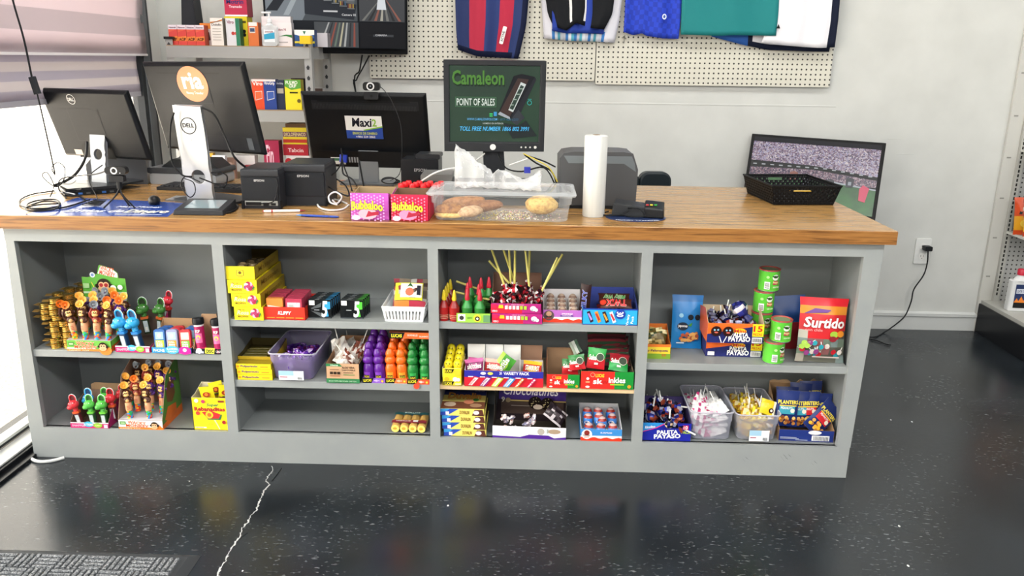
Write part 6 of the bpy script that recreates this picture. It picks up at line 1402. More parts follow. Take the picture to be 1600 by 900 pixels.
# -- receipt printers
def printer(label, uL, uR, v, h, name_txt, rz, plug=True, yd=.19):
    a0 = at(uL, v, z=T0); b0 = at(uR, v, z=T0); w = b0.x-a0.x
    r = thing('receipt_printer', label, 'printer', (a0.x, a0.y, T0), rz)
    a = MB(); m_ = c('2a2c30', .4)
    a.prism([(0, 0), (w, 0), (w, h*.86), (w-.006, h), (.006, h), (0, h*.86)], .004, yd, m_); a.build('casing', r, bevel=.003)
    a = MB(); a.rbox(.002, -.002, h*.80, w-.002, yd*.8, h*.98, c('34363a', .35), .006, 3, 'x'); a.build('top_cover', r)
    a = MB(); a.rbox(.006, -.002, h*.24, w-.006, .006, h*.78, c('1f2227', .35), .004, 3, 'y'); a.py = -.0025; a.txt(name_txt, w*.36, h*.69, w*.62, h*.74, 'c8c8c8', .04); a.build('front_panel', r)
    if plug:
        a = MB(); a.box(.01, .001, .012, w-.01, .003, h*.20, c('9a9c98', .4)); a.box(.014, -.002, .014, w*.5, .001, h*.17, c('141517')); a.box(w*.56, -.004, .010, w*.7, .001, h*.16, c('1a1b1d')); a.box(w*.76, -.002, .014, w*.88, .001, h*.15, c('1a1b1d')); a.build('connector_strip', r)
    a = MB(); a.rbox(-.002, -.004, 0, .008, .02, .03, c('1c1d20', .4), .002, 2, 'z'); a.build('foot', r); a = MB(); a.rbox(w-.008, -.004, 0, w+.002, .02, .03, c('1c1d20', .4), .002, 2, 'z'); a.build('foot', r)
    r['_w'] = w
    return r
e1 = printer('black receipt printer, left one of the pair, with its connectors and cable facing forward', 379, 440, 326, .145, 'EPSON', .02)
e2 = printer('black receipt printer, right one of the pair, with white maker name on the front', 443, 512, 321, .155, 'EPSON', .03, False)
cable(e1, [(e1['_w']*.5, -.004, .02), (e1['_w']*.85, -.012, .03), (e1['_w']*.98, -.01, .08), (e1['_w']*.96, -.006, .11)], .002)
# tall black printer behind
bp2 = thing('tall_receipt_printer', 'tall black printer standing behind the right edge of the middle monitor', 'printer', (1.30, .62, T0), .0)
a = MB(); a.rbox(0, 0, 0, .155, .13, .135, c('1e2023', .35), .006, 3, 'y'); a.py = -.0006; a.txt('EPSON', .055, .085, .105, .097, 'a8a8a8', .02); a.build('casing', bp2)
a = MB(); a.rbox(.06, .01, .136, .16, .12, .155, c('2a2c2f', .35), .006, 3, 'y'); a.build('lid', bp2)
# -- tripod webcam
p = at(190, 326, z=T0); q = at(187, 268, y=p.y)
tc_ = thing('tripod_webcam', 'small black webcam on a bendy mini tripod in front of the leftmost monitor', 'webcam', (p.x, p.y, T0))
zc = q.z-T0
a = MB(); a.rbox(-.040, -.012, zc-.010, .036, .014, zc+.018, c('1b1c1e', .3), .013, 5, 'y'); a.build('camera_body', tc_)
a = MB(); a.py = -.0125; a.disc(-.006, zc+.004, .0125, c('e4e4e4', .3), 20); a.disc(-.006, zc+.004, .008, c('101012', .1), 16); a.disc(.016, zc-.004, .002, 'd8d8d8', 8); a.build('lens', tc_)
a = MB(); a.rbox(-.028, -.012, zc-.036, .024, .012, zc-.014, c('1f2022', .4), .004, 3, 'y'); a.rbox(-.006, -.006, zc-.060, .010, .008, zc-.036, c('18191b', .4), .003, 3, 'z'); a.build('mount', tc_)
for dx, dy in ((-.055, -.02), (.015, .03), (.055, -.01)):
    a = MB(); a.tube([(.002, 0, zc-.058), (dx*.25, dy*.3, zc*.35), (dx, dy, .004)], .003, c('1a1b1d', .5), 6); a.build('tripod_leg', tc_)
# -- cable heap left
def gcable(label, pts, r_, col='161719', name='cable'):
    mb = MB(); mb.tube([tuple(x) for x in pts], r_, c(col, .45), 6); return tag(mb.build(name), label, 'cable')
def pp_(*a): return [at(u, v, y=y) for u, v, y in a]
gcable('thick black cable hanging from the leftmost monitor into the heap', pp_((136, 222, .52), (133, 248, .46), (118, 272, .42), (100, 284, .38), (84, 290, .36)), .006)
gcable('black cable in a wide flat loop at the far left of the worktop', [at(u, v, z=T0+.004+.0*k) for k, (u, v) in enumerate(((88, 298), (52, 303), (32, 312), (34, 322), (60, 326), (92, 322), (88, 312), (60, 313), (42, 320), (56, 328), (100, 324), (140, 312)))], .0028)
gcable('second black cable coiled on the blue mat', [at(u, v, z=T0+.010) for u, v in ((95, 318), (60, 320), (40, 325), (50, 330), (85, 327), (92, 317), (70, 314), (50, 320))], .0028)
gcable('black cable rising in a round loop beside the window', pp_((86, 274, .38), (81, 262, .38), (90, 254, .38), (101, 262, .38), (100, 280, .37), (88, 292, .36), (72, 282, .36), (66, 273, .36), (74, 270, .36), (84, 290, .35), (78, 308, .33)), .0022)
gcable('thin black cable looped down in front of the monitor stand', pp_((160, 258, .42), (142, 272, .40), (140, 285, .36), (150, 305, .30), (155, 318, .24)), .002)
gcable('black cable running from the tripod webcam to the heap', pp_((168, 266, .16), (150, 272, .25), (120, 275, .34), (95, 280, .36), (92, 296, .34), (104, 310, .30)), .0025)
mb = MB(); random.seed(5)
for k in range(5):
    c0 = at(143+k*2, 320, z=T0+.006); mb.tube([c0+V((.035*math.cos(t)*(1-.08*k), .018*math.sin(t)+.006*k, .003*k)) for t in [i*PI/4 for i in range(9)]], .0016, BK2, 5)
tag(mb.build('cable_coil'), 'small coil of thin black cable lying on the blue mat', 'cable')
for k, (u, v) in enumerate(((100, 286), (108, 296), (96, 300), (112, 305))):
    mb = MB(); c0 = at(u, v, z=T0+.02+.01*(3-k)); mb.tube([c0+V((-.03, 0, .01)), c0+V((0, -.01, .0)), c0+V((.02, .01, -.004)), c0+V((.05, 0, .012-.01*k))], .004 if k % 2 else .0025, c(('b8bcbe', '18191b', 'd0d2d2', '202224')[k], .4), 6)
    tag(mb.build('cable'), ('short silvery', 'short thick black', 'short white', 'short dark grey')[k]+' cable piece in the heap by the left stand', 'cable')
# cables round monitor B stand
gcable('black cable curving down the left side of the silver stand', pp_((272, 176, .22), (266, 200, .22), (268, 250, .22), (284, 273, .22), (300, 276, .22)), .0035)
gcable('black cable arching from the silver stand top down to the receipt printer', pp_((316, 168, .22), (335, 180, .22), (352, 215, .22), (366, 245, .20), (384, 262, .24)), .004)
gcable('thin black loop in front of the silver stand foot', pp_((312, 284, .17), (290, 276, .18), (283, 290, .17), (296, 308, .15), (305, 300, .15), (302, 285, .16), (288, 279, .17)), .002)
gcable('black cable leaving the hole of the silver stand to the right', pp_((312, 278, .22), (330, 285, .2), (350, 292, .2), (355, 276, .22), (345, 270, .24), (330, 270, .25)), .003)
gcable('black cable piled at the right of the signature pad', [at(u, v, z=T0+.004) for u, v in ((350, 322), (362, 318), (372, 322), (364, 330), (352, 332), (350, 325), (368, 319))], .003)
# webcam-like plug and keyboard
kb_ = thing('keyboard', 'black keyboard lying between the left monitors', 'keyboard', (.30, .56, T0), -.12)
a = MB(); a.rbox(0, 0, 0, .42, .13, .014, c('1c1d20', .45), .004, 3, 'y'); a.build('case', kb_); a = MB()
for i in range(20):
    for j in range(5): a.box(.012+i*.02, .012+j*.022, .014, .028+i*.02, .03+j*.022, .019, c('2a2b2e', .5))
a.build('keys', kb_)
ms_ = thing('computer_mouse', 'black computer mouse left of the silver stand foot', 'mouse', (.44, .235, T0), .5)
a = MB(); a.ell((0, 0, .012), (.022, .036, .020), c('1a1b1d', .3), 14, 8); a.v = [V((q.x, q.y, max(q.z, .0))) for q in a.v]; a.build('shell', ms_)
lp = MB(); p = at(258, 314, z=T0); lp.rbox(0, 0, 0, .075, .09, .006, SIL, .004, 3, 'y'); lo_ = tag(lp.build('metal_plate'), 'thin silver plate lying left of the silver stand foot', 'plate'); lo_.location = (p.x, p.y, T0)
# signature pad
p = at(270, 336, z=T0); sp_ = thing('signature_pad', 'black signature pad with a pale screen in front of the silver stand', 'signature pad', (p.x, p.y, T0), .03)
a = MB(); w_ = .175; a.add([(0, 0, 0), (w_, 0, 0), (w_, .15, 0), (0, .15, 0), (.003, .004, .016), (w_-.003, .004, .016), (w_-.003, .148, .034), (.003, .148, .034)], [(0, 3, 2, 1), (0, 1, 5, 4), (1, 2, 6, 5), (2, 3, 7, 6), (3, 0, 4, 7), (4, 5, 6, 7)], c('2c2e31', .4)); a.build('housing', sp_, bevel=.002)
a = MB(); 
def sl(x, y): return (x, y, .016+(y-.004)/.144*.018+.0006)
a.quad([sl(.028, .03), sl(.15, .03), sl(.15, .13), sl(.028, .13)], c('7f9096', .08)); a.build('screen', sp_)
# pens
def pen(label, u0, v0, u1, v1, c0, c1, c2, rr=.0048):
    a0, b0 = at(u0, v0, z=T0+rr), at(u1, v1, z=T0+rr); L = (b0-a0).length; ang = math.atan2(b0.y-a0.y, b0.x-a0.x)
    r = thing('pen', label, 'pen', (a0.x, a0.y, T0+rr), ang)
    a = MB(); a.T = Mx.Rotation(PI/2, 4, 'Y'); a.lathe([(rr*.7, 0), (rr, .006), (rr, L*.72), (rr*.85, L*.86)], c(c0, .25), 12); a.build('barrel', r)
    a = MB(); a.T = Mx.Rotation(PI/2, 4, 'Y'); a.lathe([(rr*.85, L*.86), (rr*.3, L*.97), (0, L)], c(c1, .3), 12); a.build('tip', r)
    a = MB(); a.T = Mx.Rotation(PI/2, 4, 'Y'); a.lathe([(rr*1.08, L*.18), (rr*1.08, L*.22)], c(c2, .3), 12); a.lathe([(0, -.004), (rr*.6, -.003), (rr*.7, 0)], c(c2, .3), 12); a.build('grip_ring', r)
pen('white pen with a red ring lying in front of the receipt printers', 412, 330, 478, 329, 'f0ecea', '8a2a34', 'b02a34')
pen('blue ballpoint pen lying in front of the receipt printers', 528, 339, 462, 336, '1f3f9a', '2a7ac0', '142a70', .0042)
# cables right of printers
gcable('thin black stick antenna standing behind the pink box', pp_((561, 250, .42), (570, 300, .38)), .0035)
gcable('white cable looped on the worktop beside the pink bubble gum box', [at(u, v, z=T0+.004) for u, v in ((542, 318), (525, 312), (500, 310), (497, 322), (512, 328), (535, 327), (545, 320))], .0034, 'e8e8e6')
gcable('white and grey cable coil standing by the right receipt printer', pp_((527, 320, .18), (516, 316, .18), (514, 306, .19), (524, 300, .2), (534, 308, .2), (526, 318, .2), (519, 312, .2)), .0032, 'c8cacb')
gcable('thin black cable running down from the blue plug', pp_((533, 232, .66), (536, 255, .6), (545, 280, .5), (550, 298, .42)), .003)
gcable('black cable with a lump leaving the right receipt printer upward', pp_((515, 276, .35), (525, 268, .4), (533, 255, .5), (535, 240, .6)), .003)
gcable('black cable loop dangling between the right printer and the monitor stand', pp_((510, 290, .3), (528, 300, .28), (545, 306, .27), (540, 290, .32), (526, 280, .36)), .003)
gcable('black cable lying between right printer and pink box', [at(u, v, z=T0+.012) for u, v in ((505, 300), (520, 300), (532, 306), (530, 318), (514, 318), (508, 310))], .0032)
# bubble gum boxes with rounded open cut
def bub(base, dot, w, h, mb, side=False):
    rr = random.Random(3)
    for i in range(int(w/.0105)+1):
        for j in range(int(h/.0105)+1):
            x, z_ = .005+i*.0105, .004+j*.0105+(.005 if i % 2 else 0)
            if z_ < h-.003 and x < w-.003: mb.disc(x, z_, .0028, dot, 8)
    mb.disc(w*.5, h*.30, w*.24, 'e88ab0' if base[0] == 'd' else 'f0a8b8', 16, h*.20); mb.poly([(w*.45, h*.18), (w*.78, h*.28), (w*.78, h*.40), (w*.60, h*.36), (w*.52, h*.42)], 'a8203a'); mb.disc(w*.2, h*.16, w*.11, 'f0c8dc', 10, h*.1)
    mb.txt('Bubbaloo', w*.10, h*.42, w*.88, h*.72, 'f2e83a', .07, out='1a1a1a', ow=.05, bend=h*.06, ang=-.02)
g1_ = tray('pink dotted open carton of bubble gum, left of the red one', (544.5, 346), (606.5, 346.5), T0, .15, .092, .092, 'c85ac0', 'a08a6a', lambda mb, w, h: bub('c', 'eab0e8', w, h, mb), hm=.080, name='gum_carton')
g2_ = tray('red dotted open carton of bubble gum, touching the clear cake box', (608.5, 347), (669, 347), T0, .15, .090, .090, 'd8204a', '7a5a44', lambda mb, w, h: bub('d', 'f08aa8', w, h, mb), hm=.080, name='gum_carton')
g1_.location.y = max(g1_.location.y, .0); g2_.location.y = .0
bc = MB(); bc.lathe([(0, 0), (.009, 0), (.009, .075)], c('8a1a20', .3), 12); bc.lathe([(.0115, .075), (.0115, .088), (.0095, .092), (0, .092)], c('e02028', .3), 14)
bco = tag(bc.build('candy_bottle'), 'small bottle with a ribbed red cap standing in rows behind the bubble gum cartons', 'bottle', 'red capped bottles')
for j in range(3):
    for i in range(4): place(bco, (1.37+i*.040+j*.008, .20+j*.035, T0+.006), (0, 0, 0), group='red capped bottles')
# -- clear cake box
ck = thing('cake_container', 'long clear plastic container with sweet breads inside at the front of the worktop', 'container', (1.502, .004, T0), .0)
CL = clear('e4e8ea', .07, .04); CL2 = clear('e8ecee', .15, .05)
a = MB(); w_, d_, h_ = .475, .27, .088
def lp_(i, z_, x0=0, x1=w_, y0=0, y1=d_, rr=.03, n=5):
    P = []
    for cx_, cy_, st_ in ((x1-rr-i, y1-rr-i, 0), (x0+rr+i, y1-rr-i, 1), (x0+rr+i, y0+rr+i, 2), (x1-rr-i, y0+rr+i, 3)):
        for k in range(n+1):
            t = (st_+k/n)*PI/2; P.append((cx_+rr*math.cos(t), cy_+rr*math.sin(t), z_))
    return P
L = [lp_(.014, .001), lp_(.010, .006), lp_(.004, .055), lp_(.003, .058), lp_(-.002, .062), lp_(-.004, h_)]
k = len(L[0])
for A0, B0 in zip(L, L[1:]): a.add(A0+B0, [(i, (i+1) % k, k+(i+1) % k, k+i) for i in range(k)], CL, True)
a.add(L[0], [tuple(range(k-1, -1, -1))], CL); a.build('base_tray', ck)
a = MB(); L = [lp_(-.004, h_), lp_(-.016, h_+.001), lp_(-.018, h_+.006), lp_(-.010, h_+.008), lp_(.010, h_+.006), lp_(.014, h_+.010), lp_(.03, h_+.0105)]
for A0, B0 in zip(L, L[1:]): a.add(A0+B0, [(i, (i+1) % k, k+(i+1) % k, k+i) for i in range(k)], CL2, True)
a.add(L[-1], [tuple(range(k))], CL); a.build('lid', ck)
def bread(label, x, y, z_, r, rot, c0, c1, seed, cut=False, tex=None, name='sweet_bread'):
    m1, _, _ = noisecol('crust_'+str(seed), [(.3, c0), (.6, c1), (.8, c0)], 70, .7, bump=.5)
    mb = MB(); random.seed(seed); r = (r[0]*1.12, r[1]*1.12, r[2]*1.3); mb.ell((0, 0, r[2]), r, m1, 18, 9)
    mb.v = [V((q.x*(1+.08*noise.noise(q*60)), q.y, q.z+.002*noise.noise(q*150))) for q in mb.v]
    o = tag(mb.build(name), label, 'bread'); o.location = (1.502+x, .004+y, T0+z_); o.rotation_euler = rot; return o
bread('brown sweet bread with a pale yellow cut side at the left of the clear container', .065, .05, .008, (.052, .030, .018), (0, 0, .1), '6e3c18', 'b07838', 1)
bread('flat yellow cake slice beneath the brown bread at the left', .060, .040, .004, (.048, .028, .009), (0, 0, .05), 'c89a3c', 'ecd080', 2)
bread('pale sugared oval bread at the front left of the clear container', .130, .042, .008, (.043, .026, .015), (0, -.1, .2), 'a88058', 'd8b890', 3)
bread('long brown bread lying behind the others', .160, .12, .012, (.075, .032, .016), (0, -.08, .15), '7a4820', 'a87040', 4)
bread('second long brown bread leaning at the back left', .10, .14, .025, (.070, .032, .015), (0, -.1, .05), '8a5a30', 'c08a58', 5)
bread('round yellow shell bread with cracked crust at the right of the clear container', .375, .12, .008, (.052, .050, .026), (0, 0, 0), 'b8863c', 'e8c878', 6)
cr2 = MB(); random.seed(12)
for k in range(420):
    x = random.gauss(.27, .075); y = random.uniform(.03, .2); x = min(max(x, .03), .44); r_ = random.uniform(.0012, .0032)
    col = random.choice(['f0ecdc', 'e8dca8', 'd8c860', 'e8e4d8', 'f4f0e4', 'e8a0a8', 'c8b070'] if x > .22 else ['d8c83a', 'c8b030', 'e8e0a0', 'b8983a'])
    cr2.T = Mx.Translation((x, y, .003+r_*.5)); cr2.add([(r_, 0, 0), (-r_, 0, 0), (0, r_, 0), (0, -r_, 0), (0, 0, r_), (0, 0, -r_*.5)], [(0, 2, 4), (2, 1, 4), (1, 3, 4), (3, 0, 4), (2, 0, 5), (1, 2, 5), (3, 1, 5), (0, 3, 5)], c(col, .8))
cro = tag(cr2.build('crumbs'), 'white yellow and pink sugar crumbs scattered over the floor of the clear container', 'crumbs', None, 'stuff'); cro.location = (1.502, .004, T0)
# crumpled bag on the lid
mb = MB(); random.seed(17); nx, ny = 40, 16; PB = clear('f2f5f7', .17, .10); vs = []
hb_ = []
for i in range(nx+1):
    for j in range(ny+1):
        u, v = i/nx, j/ny; t = 2*PI*v
        rx_ = .030+.012*math.sin(u*9)+.006*math.sin(u*23); up = 0
        if u < .42: rx_z = .030+.045*(1-u/.42); 
        else: rx_z = .026+.008*math.sin(u*14)
        y = rx_*1.3*math.cos(t); z_ = rx_z*(1+math.sin(t)); q = V((u*.30, y, z_))
        z_ += .010*noise.noise(q*38)+.007*noise.noise(q*90); y += .012*noise.noise(q*30+V((5, 0, 0)))
        vs.append((u*.300+.008*noise.noise(q*45+V((0, 7, 0))), y-.05*u+.02, max(.0, z_)))
mb.add(vs, [(i*(ny+1)+j, (i+1)*(ny+1)+j, (i+1)*(ny+1)+j+1, i*(ny+1)+j+1) for i in range(nx) for j in range(ny)], PB, True)
po = tag(mb.build('plastic_bag'), 'crumpled clear plastic bag lying on the lid of the clear container', 'bag'); po.location = (1.575, .105, T0+h_+.012)
# -- roll of bags
p = at(927, 337, z=T0); q = at(931, 211, y=p.y+.005)
ro = thing('bag_roll', 'tall white roll of plastic produce bags standing upright beside the container', 'roll', (p.x, p.y, T0))
a = MB(); R_ = .0395; H3 = q.z-T0; mr_, _, _ = noisecol('film_roll', [(.3, 'c4c6c2'), (.7, 'd4d5d1')], 3, .3, stretch=(14, 14, .5)); a.lathe([(.012, 0), (R_*.97, 0), (R_, .004), (R_+.001, H3-.003), (R_*.96, H3), (.014, H3+.001), (.013, H3-.03)], mr_, 40); a.build('film', ro)
a = MB(); a.lathe([(.0125, .002), (.0125, H3+.002), (.010, H3+.002), (.010, .002)], c('9a8468', .8), 20); a.build('cardboard_core', ro)
# -- big dark printer
p = at(872, 332, z=T0); pr3 = thing('label_printer', 'large dark grey printer with sloping shoulders behind the white roll', 'printer', (1.945, .30, T0), .03)
a = MB(); w_ = .285; hh_ = .21
a.prism([(0, 0), (w_, 0), (w_+.003, hh_*.70), (w_-.018, hh_*.98), (w_-.05, hh_), (.05, hh_), (.012, hh_*.97), (-.003, hh_*.88)], 0, .17, c('4a4b4d', .45)); a.build('casing', pr3, bevel=.005)
a = MB(); a.py = -.0008; a.poly([(.03, hh_*.80), (w_-.05, hh_*.80), (w_-.005, hh_*.66), (w_-.010, hh_*.80), (w_-.022, hh_*.93), (.012, hh_*.93)], c('6d7478', .3)); a.build('shoulder_panel', pr3)
a = MB(); a.box(.14, -.0012, .09, .142, 0, .11, c('6a6c6e')); a.box(.002, -.004, 0, w_-.002, .0, .012, c('202123', .5)); a.build('front_seam', pr3)
# -- round mat and card terminal
p = at(993, 340, z=T0)
mt = MB(); mt.lathe([(0, 0), (.106, 0), (.106, .002), (0, .002)], c('1e2f58', .35), 40); mt.T = Mx.Translation((0, 0, .002)) @ Mx.Rotation(-PI/2, 4, 'X')
mt.k = 2; mt.txt('MONEY TRANSFER', -.075, -.088, .075, -.068, 'd8dce8', .03, bend=-.010); mto = tag(mt.build('round_mat'), 'round navy mat under the card terminal', 'mat'); mto.location = (p.x, p.y+.0, T0); mto.scale = (1, .78, 1)
tm = thing('card_terminal', 'black card payment terminal lying face down with its cable on the round mat', 'card terminal', (p.x-.085, p.y+.015, T0+.0025), -.18)
a = MB(); a.add([(0, 0, 0), (.17, 0, 0), (.17, .085, 0), (0, .085, 0), (.005, .004, .045), (.168, .004, .03), (.166, .082, .034), (.008, .082, .050)], [(0, 3, 2, 1), (0, 1, 5, 4), (1, 2, 6, 5), (2, 3, 7, 6), (3, 0, 4, 7), (4, 5, 6, 7)], c('2a2c2f', .4)); a.build('housing', tm, bevel=.004)
a = MB(); a.add([(.11, -.008, .0), (.185, -.008, .0), (.185, .07, .0), (.11, .07, 0), (.115, -.006, .034), (.182, -.006, .03), (.182, .07, .048), (.115, .07, .052)], [(0, 3, 2, 1), (0, 1, 5, 4), (1, 2, 6, 5), (2, 3, 7, 6), (3, 0, 4, 7), (4, 5, 6, 7)], c('1c1d1f', .35)); a.build('paper_cover', tm, bevel=.004)
for k, cl in enumerate(('b82a2a', 'c8c02a', '2a9a3a')):
    a = MB(); a.T = TR(.125+.014*k, .015+.004*k, .0405+.0*k); a.rbox(-.005, -.004, 0, .005, .004, .004, c(cl, .3), .001, 2, 'z'); a.build('key', tm)
cable(tm, [(.06, -.004, .02), (.03, -.03, .01), (-.02, -.02, .004), (-.035, .01, .004), (-.015, .05, .006)], .0028)
cable(tm, [(.06, .0, .03), (.075, -.02, .035), (.10, -.015, .032), (.12, -.03, .012), (.085, -.032, .006), (.055, -.02, .006)], .003)
# -- black woven basket
p0 = at(1205, 323, z=T0)
bs = thing('woven_basket', 'black woven-look plastic basket near the right end of the worktop', 'basket', (2.768, .435, T0), .10)
a = MB(); BB = c('0e0f11', .5); wq_, dq, hq = .275, .33, .075; tp = .018
def wallw(p0, p1, q0, q1, slot=None):
    p0, p1, q0, q1 = map(V, (p0, p1, q0, q1)); nrm = (p1-p0).cross(q0-p0).normalized(); n_ = 26; m2_ = 7
    def g(u, v): return p0.lerp(p1, u).lerp(q0.lerp(q1, u), v)
    for i in range(n_):
        for j in range(m2_):
            uc = (i+.5)/n_
            if slot and slot[0] < uc < slot[1] and j == 5: continue
            if (i+j) % 2 and 0 < j < m2_-1:      # open square of the weave: leave a gap in the middle
                x0, x1, z0, z1 = i/n_, (i+1)/n_, j/m2_, (j+1)/m2_; e = .25
                for aa, bb_2, cc2, dd in ((x0, z0, x1, z0+(z1-z0)*e), (x0, z1-(z1-z0)*e, x1, z1), (x0, z0+(z1-z0)*e, x0+(x1-x0)*e, z1-(z1-z0)*e), (x1-(x1-x0)*e, z0+(z1-z0)*e, x1, z1-(z1-z0)*e)):
                    a.add([g(aa, bb_2), g(cc2, bb_2), g(cc2, dd), g(aa, dd)], [(0, 1, 2, 3)], BB)
            else:
                q = [g(i/n_, j/m2_), g((i+1)/n_, j/m2_), g((i+1)/n_, (j+1)/m2_), g(i/n_, (j+1)/m2_)]; cn_ = sum(q, V())/4-nrm*(.0022)*-1
                a.add(q+[cn_], [(0, 1, 4), (1, 2, 4), (2, 3, 4), (3, 0, 4)], BB)
wallw((tp, tp, 0), (wq_-tp, tp, 0), (0, 0, hq), (wq_, 0, hq), (.30, .58)); wallw((wq_-tp, dq-tp, 0), (tp, dq-tp, 0), (wq_, dq, hq), (0, dq, hq), (.40, .62))
wallw((tp, dq-tp, 0), (tp, tp, 0), (0, dq, hq), (0, 0, hq)); wallw((wq_-tp, tp, 0), (wq_-tp, dq-tp, 0), (wq_, 0, hq), (wq_, dq, hq))
a.quad([(tp, tp, .001), (wq_-tp, tp, .001), (wq_-tp, dq-tp, .001), (tp, dq-tp, .001)], BB); a.build('basket_body', bs, solid=.0016)
a = MB(); a.tube([(0, 0, hq), (wq_, 0, hq), (wq_, dq, hq), (0, dq, hq), (0, 0, hq)], .004, BB, 6, smooth_path=False); a.build('rim', bs)
gi = MB(); gi.rbox(-.04, -.008, 0, .04, .008, .006, c('c8a030', .3), .003, 3, 'x'); go_ = tag(gi.build('yellow_strip'), 'yellow wrapped bar seen through the front handle slot of the black basket', 'candy bar'); go_.location = inn(bs, wq_*.44, .022, .050); go_.rotation_euler = (0, 0, .1)
# -- blue advertising sheet
mt = MB(); q = [at(38, 336, z=T0), at(262, 338.5, z=T0), at(291, 317, z=T0), at(120, 309, z=T0)]
mt.panel([q[0], q[1], q[2], q[3]], (0, 0, -.0003), c('2a4a9c', .15))
p0, ex_ = q[0], (q[1]-q[0]).normalized(); mt.T = Mx.Translation(p0+V((0, 0, .0003))) @ Mx.Rotation(math.atan2(ex_.y, ex_.x), 4, 'Z') @ Mx.Rotation(-PI/2, 4, 'X')
mt.k = 1; mt.txt('Envios de', .10, .065, .30, .115, 'e8ecf4', .05, shear=.2); mt.txt('Dinero', .31, .060, .46, .115, 'f4f0d8', .06, shear=.2); mt.txt('Maxi Money', .24, .150, .40, .185, 'e8ecf4', .05, shear=.2); mt.rect(.30, .02, .46, .028, 'c8d0e4'); mt.poly([(.38, .045), (.40, .045), (.385, .03)], 'f0f0f0')
tag(mt.build('blue_sheet'), 'glossy blue money transfer sheet stuck on the worktop under the cables', 'sheet')
# office chair behind the counter
chx = thing('office_chair', 'black padded chair whose curved back shows above the worktop edge', 'chair', (2.36, 1.30, 0), .1)
a = MB(); LE = c('20272b', .35)
for k in range(2):
    a2 = MB(); a2.T = TR(-.16+.16*k, 0, 0); a2.rbox(0, -.03, .50, .158, .035, .938, LE, .045, 6, 'y'); a2.build('back_cushion', chx, bevel=.01)
a = MB(); a.rbox(-.22, -.48, .42, .22, .0, .50, LE, .03, 5, 'x'); a.build('seat', chx, bevel=.01); a = MB(); a.tube([(0, -.22, .08), (0, -.22, .42)], .03, BK2, 10); a.build('gas_post', chx)
for k in range(5):
    t = k*2*PI/5+.3; a = MB(); a.tube([(0, -.22, .09), (.26*math.cos(t), -.22+.26*math.sin(t), .06)], .018, BK2, 8); lo2 = a.build('base_arm', chx); a = MB(); a.ell((.26*math.cos(t), -.22+.26*math.sin(t), .028), (.028, .028, .028), BK2, 10, 6); a.build('caster', lo2)
# ================================================================== wall, racks, floor things
YW = 1.787
# pegboards
def pegmat():
    m_, nt, b = newmat('pegboard'); tc = nt.nodes.new('ShaderNodeTexCoord'); sp2 = nt.nodes.new('ShaderNodeSeparateXYZ'); nt.links.new(tc.outputs['Object'], sp2.inputs[0]); outs = []
    for ax in ('X', 'Z'):
        d = nt.nodes.new('ShaderNodeMath'); d.operation = 'DIVIDE'; d.inputs[1].default_value = .0254; nt.links.new(sp2.outputs[ax], d.inputs[0])
        f = nt.nodes.new('ShaderNodeMath'); f.operation = 'FRACT'; nt.links.new(d.outputs[0], f.inputs[0])
        s_ = nt.nodes.new('ShaderNodeMath'); s_.operation = 'SUBTRACT'; s_.inputs[1].default_value = .5; nt.links.new(f.outputs[0], s_.inputs[0])
        p2 = nt.nodes.new('ShaderNodeMath'); p2.operation = 'POWER'; p2.inputs[1].default_value = 2
        ab = nt.nodes.new('ShaderNodeMath'); ab.operation = 'ABSOLUTE'; nt.links.new(s_.outputs[0], ab.inputs[0]); nt.links.new(ab.outputs[0], p2.inputs[0]); outs.append(p2)
    ad = nt.nodes.new('ShaderNodeMath'); nt.links.new(outs[0].outputs[0], ad.inputs[0]); nt.links.new(outs[1].outputs[0], ad.inputs[1])
    lt = nt.nodes.new('ShaderNodeMath'); lt.operation = 'LESS_THAN'; lt.inputs[1].default_value = .032; nt.links.new(ad.outputs[0], lt.inputs[0])
    mx = nt.nodes.new('ShaderNodeMix'); mx.data_type = 'RGBA'; mx.inputs['A'].default_value = lin('cfcdc0'); mx.inputs['B'].default_value = lin('1e1d1a'); nt.links.new(lt.outputs[0], mx.inputs['Factor']); nt.links.new(mx.outputs['Result'], b.inputs['Base Color']); b.inputs['Roughness'].default_value = .5
    return m_
PM = pegmat()
def peg(label, x0, x1, z0, z1, rz=0):
    mb = MB(); mb.rbox(0, -.012, 0, x1-x0, 0, z1-z0, PM, .01, 4, 'y'); o = tag(mb.build('pegboard'), label, 'pegboard'); o.location = (x0, YW-.014, z0); o.rotation_euler = (0, .0, 0); return o
pg1 = peg('cream perforated board on the wall, left panel, behind the striped and black shirts', .955, 2.155, 1.355, 2.30); pg2 = peg('cream perforated board on the wall, right panel, behind the teal shirt', 2.160, 3.395, 1.338, 2.30)
for (u, v) in ((613, 108), (683, 109), (914, 116), (949, 107), (1085, 121), (1239, 124), (1285, 126)):
    pass
hk = MB(); p = at(975, 62, y=YW-.03); hk.tube([p+V((0, .015, .01)), p+V((0, -.02, .01)), p+V((0, -.03, .02))], .002, c('8a8a84', .3, .7), 6); hk.tube([p+V((-.012, 0, .01)), p+V((.012, 0, .008))], .002, c('8a8a84', .3, .7), 6); hk.tube([p+V((0, .0, .01)), p+V((-.002, -.004, -.02))], .002, c('8a8a84', .3, .7), 6)
tag(hk.build('peg_hook'), 'small bare metal peg hook below the white jersey hem', 'hook')
